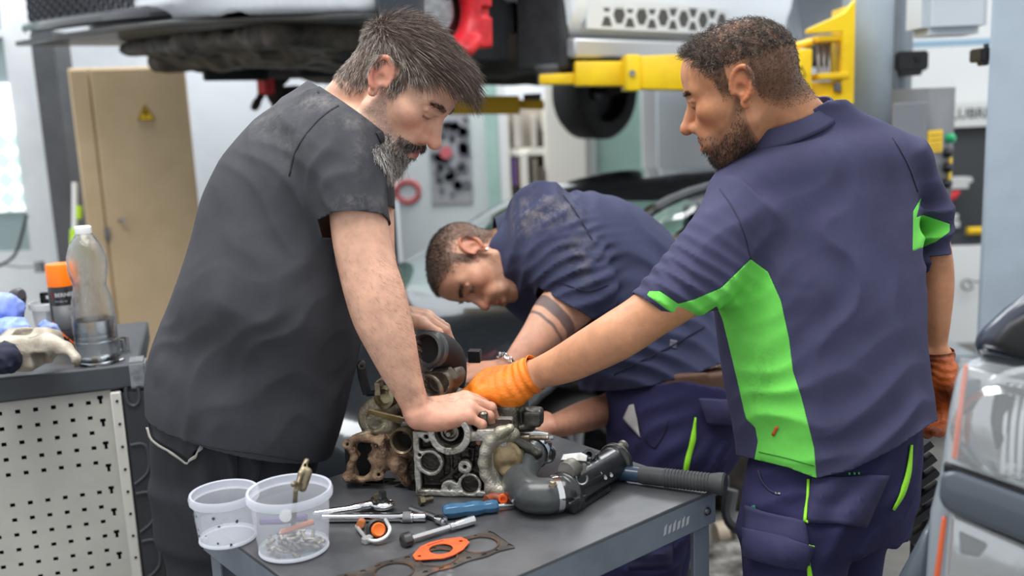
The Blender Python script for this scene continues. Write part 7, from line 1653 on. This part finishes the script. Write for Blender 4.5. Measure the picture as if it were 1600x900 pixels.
def col2(V):
    q = ((V-h2o)@R2)/S2; c = skin_colour(q, '#c9987d', '#c4775f', '#7a5f52', .35, '#3b2f29', .78, 'full', .035, 1)
    t = (V-eA)@aD; px, py, Z = pj(V); onf = (np.linalg.norm(q, axis=1) > .2)*(np.linalg.norm((V-eA)-t[:, None]*aD, axis=1) < .08)*(Z < 2.36)
    ink = np.array(lin('#454248')[:3]); wv = .003*vnoise(V*40)
    for a, b in ((.052, .080), (.094, .101)): k = .85*sm(t+wv, a-.002, a+.002)*(1-sm(t+wv, b-.002, b+.002))*onf; c = c*(1-k[:, None])+ink*k[:, None]
    g = .65*sm(vnoise(V*38)+.6*vnoise(V*80), -.1, .7)*(sm(-px, -800, -770)+.3*sm(py, 600, 640)*(px < 960))*(py > 500); d = np.array(lin('#553d33')[:3]); c = c*(1-g[:, None])+d*g[:, None]
    red = np.array(lin('#b57a63')[:3]); k = .5*sm(py, 480, 570)*(py > 480); return c*(1-k[:, None])+red*k[:, None]
o2_, V2, F2_, me2 = body_obj(b2, .003, m2, col2, m=M_skin)
o = MB()   # chain bracelet
wc_ = W(794, 572, 2.185); wd = unit(W(850, 530, 2.25)-W(783, 583, 2.18)); wx = unit(np.cross(wd, f_)); wy = np.cross(wd, wx)
for k in range(20):
    a = k*2*math.pi/20; c = wc_+(wx*math.cos(a)*.033+wy*math.sin(a)*.030); tg = unit(-wx*math.sin(a)+wy*math.cos(a)); nn_ = unit(wx*math.cos(a)+wy*math.sin(a)); al = wd if k % 2 else unit(wd+nn_)
    o.tube([c+tg*.0062*math.cos(b)+al*.0048*math.sin(b) for b in np.linspace(0, 2*math.pi, 11)], .0016, 6, cap=False)
br2 = o.build('bracelet', M_chrome, m2, 'steel chain bracelet'); br2['kind'] = 'stuff'
MB().lathe(h2o+R2@(A3(-.006, .083, -.034)*S2), R2[:, 1], [(.0, .005), (.003, .004), (.003, 0)], 10, cap=False).build('ear_stud', M_chrome, m2)
# work shirt
t2 = SDF()
tor2 = lp2([(1150, 575, 985, 668, (2.55, 2.5), .19), (1132, 515, 945, 640, (2.56, 2.5), .19), (1097, 442, 905, 600, (2.58, 2.5), .2), (1047, 376, 872, 560, (2.6, 2.49), .205), (985, 327, 845, 520, (2.6, 2.48), .2), (912, 300, 815, 490, (2.58, 2.46), .19), (842, 302, 785, 455, (2.56, 2.45), .165), (795, 330, 762, 420, (2.53, 2.45), .11), (776, 352, 752, 405, (2.51, 2.45), .085)], 2.2)
t2.op('u', *tor2)
t2.op('u', *lp2([(790, 330, 880, 305, 2.44, .1), (792, 370, 915, 350, 2.39, .098), (805, 410, 942, 395, 2.35, .09), (830, 440, 956, 430, 2.32, .08), (868, 470, 955, 470, 2.305, .066), (900, 500, 940, 495, 2.30, .05)], 2.1), .04)
t2.op('u', *cap(W(925, 455, 2.305), W(880, 492, 2.28), .060, .058), .03)
t2.op('u', *cap(W(900, 450, 2.6), W(990, 585, 2.62), .07, .062), .04).op('u', *cap(W(990, 585, 2.62), W(930, 632, 2.52), .058, .052), .03)
drape(t2, .005, 6, 31.)
for (x, y, Z, rd, ax, ay, lam, am, sd) in ((900, 430, 2.27, .13, .45, .9, .036, .009, 1), (920, 400, 2.3, .1, .3, .9, .03, .007, 2), (850, 350, 2.35, .12, .8, .6, .05, .006, 3), (900, 320, 2.45, .12, .9, -.3, .05, .007, 4), (1010, 540, 2.4, .2, -.5, .85, .055, .007, 5), (1000, 420, 2.45, .2, .75, -.6, .08, .006, 6), (815, 440, 2.38, .12, .9, .3, .05, .007, 7), (940, 625, 2.5, .1, .8, .5, .035, .006, 8)):
    fold(t2, W(x, y, Z), rd, IMG(ax, ay), lam, am, seed=sd)
hem2 = plane3(W(930, 618, 2.4), W(1140, 546, 2.5), f_+u_*.1, W(1080, 800, 2.5)); nk2 = plane3(W(780, 340, 2.48), W(757, 408, 2.45), f_, W(700, 390, 2.45))
cu2 = plane3(W(853, 456, 2.3), W(926, 499, 2.3), f_, W(800, 560, 2.2)); cu2b = plane3(W(902, 605, 2.5), W(950, 658, 2.5), f_, W(860, 660, 2.4))
def hem2f(V):
    px, py, Z = pj(V); return np.where(px > 930, hem2(V), -.05)
Vt2, Ft2 = cloth_obj('work_shirt', t2, .0058, None, m2, (nk2, cuff_cut(cu2, W(890, 478, 2.29), .088, tor2[0], .02), cuff_cut(cu2b, W(928, 632, 2.52), .10, tor2[0], .005), cuff_cut(hem2, W(1050, 600, 2.5), .42, lambda P: np.full(len(P), 1.))))
px, py, Z = pj(Vt2); dust2 = np.zeros(len(Vt2))
for cx, cy, rx, ry, a in ((850, 330, 45, 22, 1.0), (815, 345, 18, 25, .8), (1075, 460, 30, 20, .5), (905, 400, 20, 40, .4)): dust2 = np.maximum(dust2, a*np.exp(-((px-cx)/rx)**2-((py-cy)/ry)**2))
M_w2 = attr_mat('navy_work_cotton', '#3a3e57', .8, .3, 700, spec=.15, dust='#8a837c'); ws = put_cloth('work_shirt', Vt2, Ft2, M_w2, m2, attrs={'dust': dust2}); sf2 = Surf(Vt2, Ft2)
M_ns2 = mat('dark_navy_seam', '#1d2036', .9)
collar_band(W(786, 342, 2.50), W(795, 440, 2.43), W(745, 400, 2.45), .070, mat('navy_collar', '#282c42', .85), ws, 'dark collar', 1.3)
strip('armhole_seam', sf2, [(880, 305), (905, 340), (925, 375)], 2, M_ns2, ws); strip('shirt_seam', sf2, [(1100, 510), (1050, 540), (990, 570), (960, 585)], 2, M_ns2, ws)
strip('elbow_seam', sf2, [(950, 445), (915, 455), (872, 440)], 1.6, M_ns2, ws)
patch('stitched_badge', sf2, [(1047, 530), (1058, 532), (1056, 546), (1046, 542)], mat('grey_badge', '#6a6a78', .8), ws, .001, .0008, 4)
# trousers
tr2 = SDF()
leg_loft(tr2, [(965, 615, 1148, 575, (2.45, 2.55), .17), (953, 660, 1158, 630, (2.45, 2.55), .175), (948, 710, 1138, 700, (2.45, 2.5), .16), (945, 760, 1105, 755, 2.47, .13), (942, 800, 1085, 800, 2.47, .11)])
leg_loft(tr2, [(945, 740, 1100, 745, 2.42, .11), (936, 830, 1076, 830, 2.42, .10), (932, 900, 1062, 900, 2.43, .095), (940, 1000, 1045, 1000, 2.46, .085), (945, 1130, 1030, 1130, 2.5, .08)]); leg_loft(tr2, [(965, 740, 1110, 745, 2.66, .1), (965, 830, 1085, 830, 2.67, .095), (965, 950, 1060, 950, 2.7, .085), (965, 1075, 1045, 1075, 2.72, .08)])
drape(tr2, .006, 6, 41.); fold(tr2, W(1010, 690, 2.3), .14, IMG(.5, .8), .06, .007, seed=1); fold(tr2, W(1100, 720, 2.35), .12, IMG(.8, .5), .05, .006, seed=2); fold(tr2, W(1020, 850, 2.32), .14, IMG(.2, 1), .06, .008, seed=3)
top2 = plane3(W(960, 598, 2.5), W(1150, 572, 2.5), f_, W(1000, 400, 2.5))
Vp2, Fp2 = cloth_obj('trousers', tr2, .008, None, m2, (top2, lambda V: .06-V[:, 2])); tq2 = put_cloth('trousers', Vp2, Fp2, M_tr3, m2, thick=.004); sfp2 = Surf(Vp2, Fp2)
blt = SDF(); blt.op('u', *lp2([(968, 640, 1150, 588, (2.45, 2.55), .165), (968, 600, 1150, 552, (2.45, 2.55), .165)], 2.1))
Vb2, Fb2 = blt.mesh(.008, *bounds(blt, .02)); link('belt', mesh_np('belt', Vb2, [Fb2]), mat('brown_belt', '#4d3424', .6), m2, 'brown leather belt')
strip('belt_loop', sfp2, [(1098, 568), (1098, 582), (1097, 598)], 13, M_nflap, tq2, .006, .003)
patch('pocket_flap', sfp2, [(1088, 622), (1156, 626), (1148, 664), (1100, 662)], M_nflap, tq2, .014, .004, 10, puff=.008)
strip('green_piping', sfp2, [(1086, 652), (1082, 685), (1075, 715), (1070, 738)], [2, 8, 9, 7], M_lime2, tq2, .003, .002)
strip('pocket_opening', sfp2, [(992, 630), (1000, 660), (1012, 690), (1024, 700)], 2.2, M_ns2, tq2, .002, .001); strip('pocket_seam', sfp2, [(1024, 700), (1036, 680), (1044, 655)], 1.6, M_ns2, tq2, .002, .001)
patch('pocket_lining', sfp2, [(985, 634), (992, 632), (1002, 684), (976, 655)], mat('grey_lining', '#a19f9e', .85), tq2, .004, .002, 8)
patch('knee_pocket', sfp2, [(985, 835), (1050, 828), (1048, 884), (982, 888)], M_nflap, tq2, .005, .003, 8)
for x, y, Z in ((985, 1160, 2.5), (1000, 1095, 2.72)): MB().box(A3(W(x, y, Z)[0]-.06, W(x, y, Z)[1], .05), (.14, .05, .05), None, .03).build('shoe', M_black, m2)
# hair
N2 = mesh_normals(me2); q2 = ((V2-h2o)@R2)/S2; n2_ = N2@R2; nr = np.linalg.norm(q2, axis=1) < .165; hl2 = hairline(q2)
M_h2 = hair_mat('dark_buzzed_hair', '#18120f', '#332822', '#57483e', .9)
P = grow(q2, n2_, R2, nr & (hl2 > .002), 13000, lambda q: .003+.006*sm(q[:, 2], .02, .09), flow3, lift=.45, k=4, jit=.3, seed=24)
strands('hair', h2o+(P*S2)@R2.T, M_h2, m2, .00034, .00012, 'short cropped dark hair')
P = grow(q2, n2_, R2, nr & (beardline(q2) > .006) & (q2[:, 2] > -.128), 1500, .002, flowb, lift=.5, k=3, jit=.3, seed=26)
strands('stubble', h2o+(P*S2)@R2.T, M_h2, m2, .0002, .0001)
brows(m2, V2, N2, h2o, R2, S2, hair_mat('black_brow', '#120e0c', '#241b17'), 23, 260, 1.15)
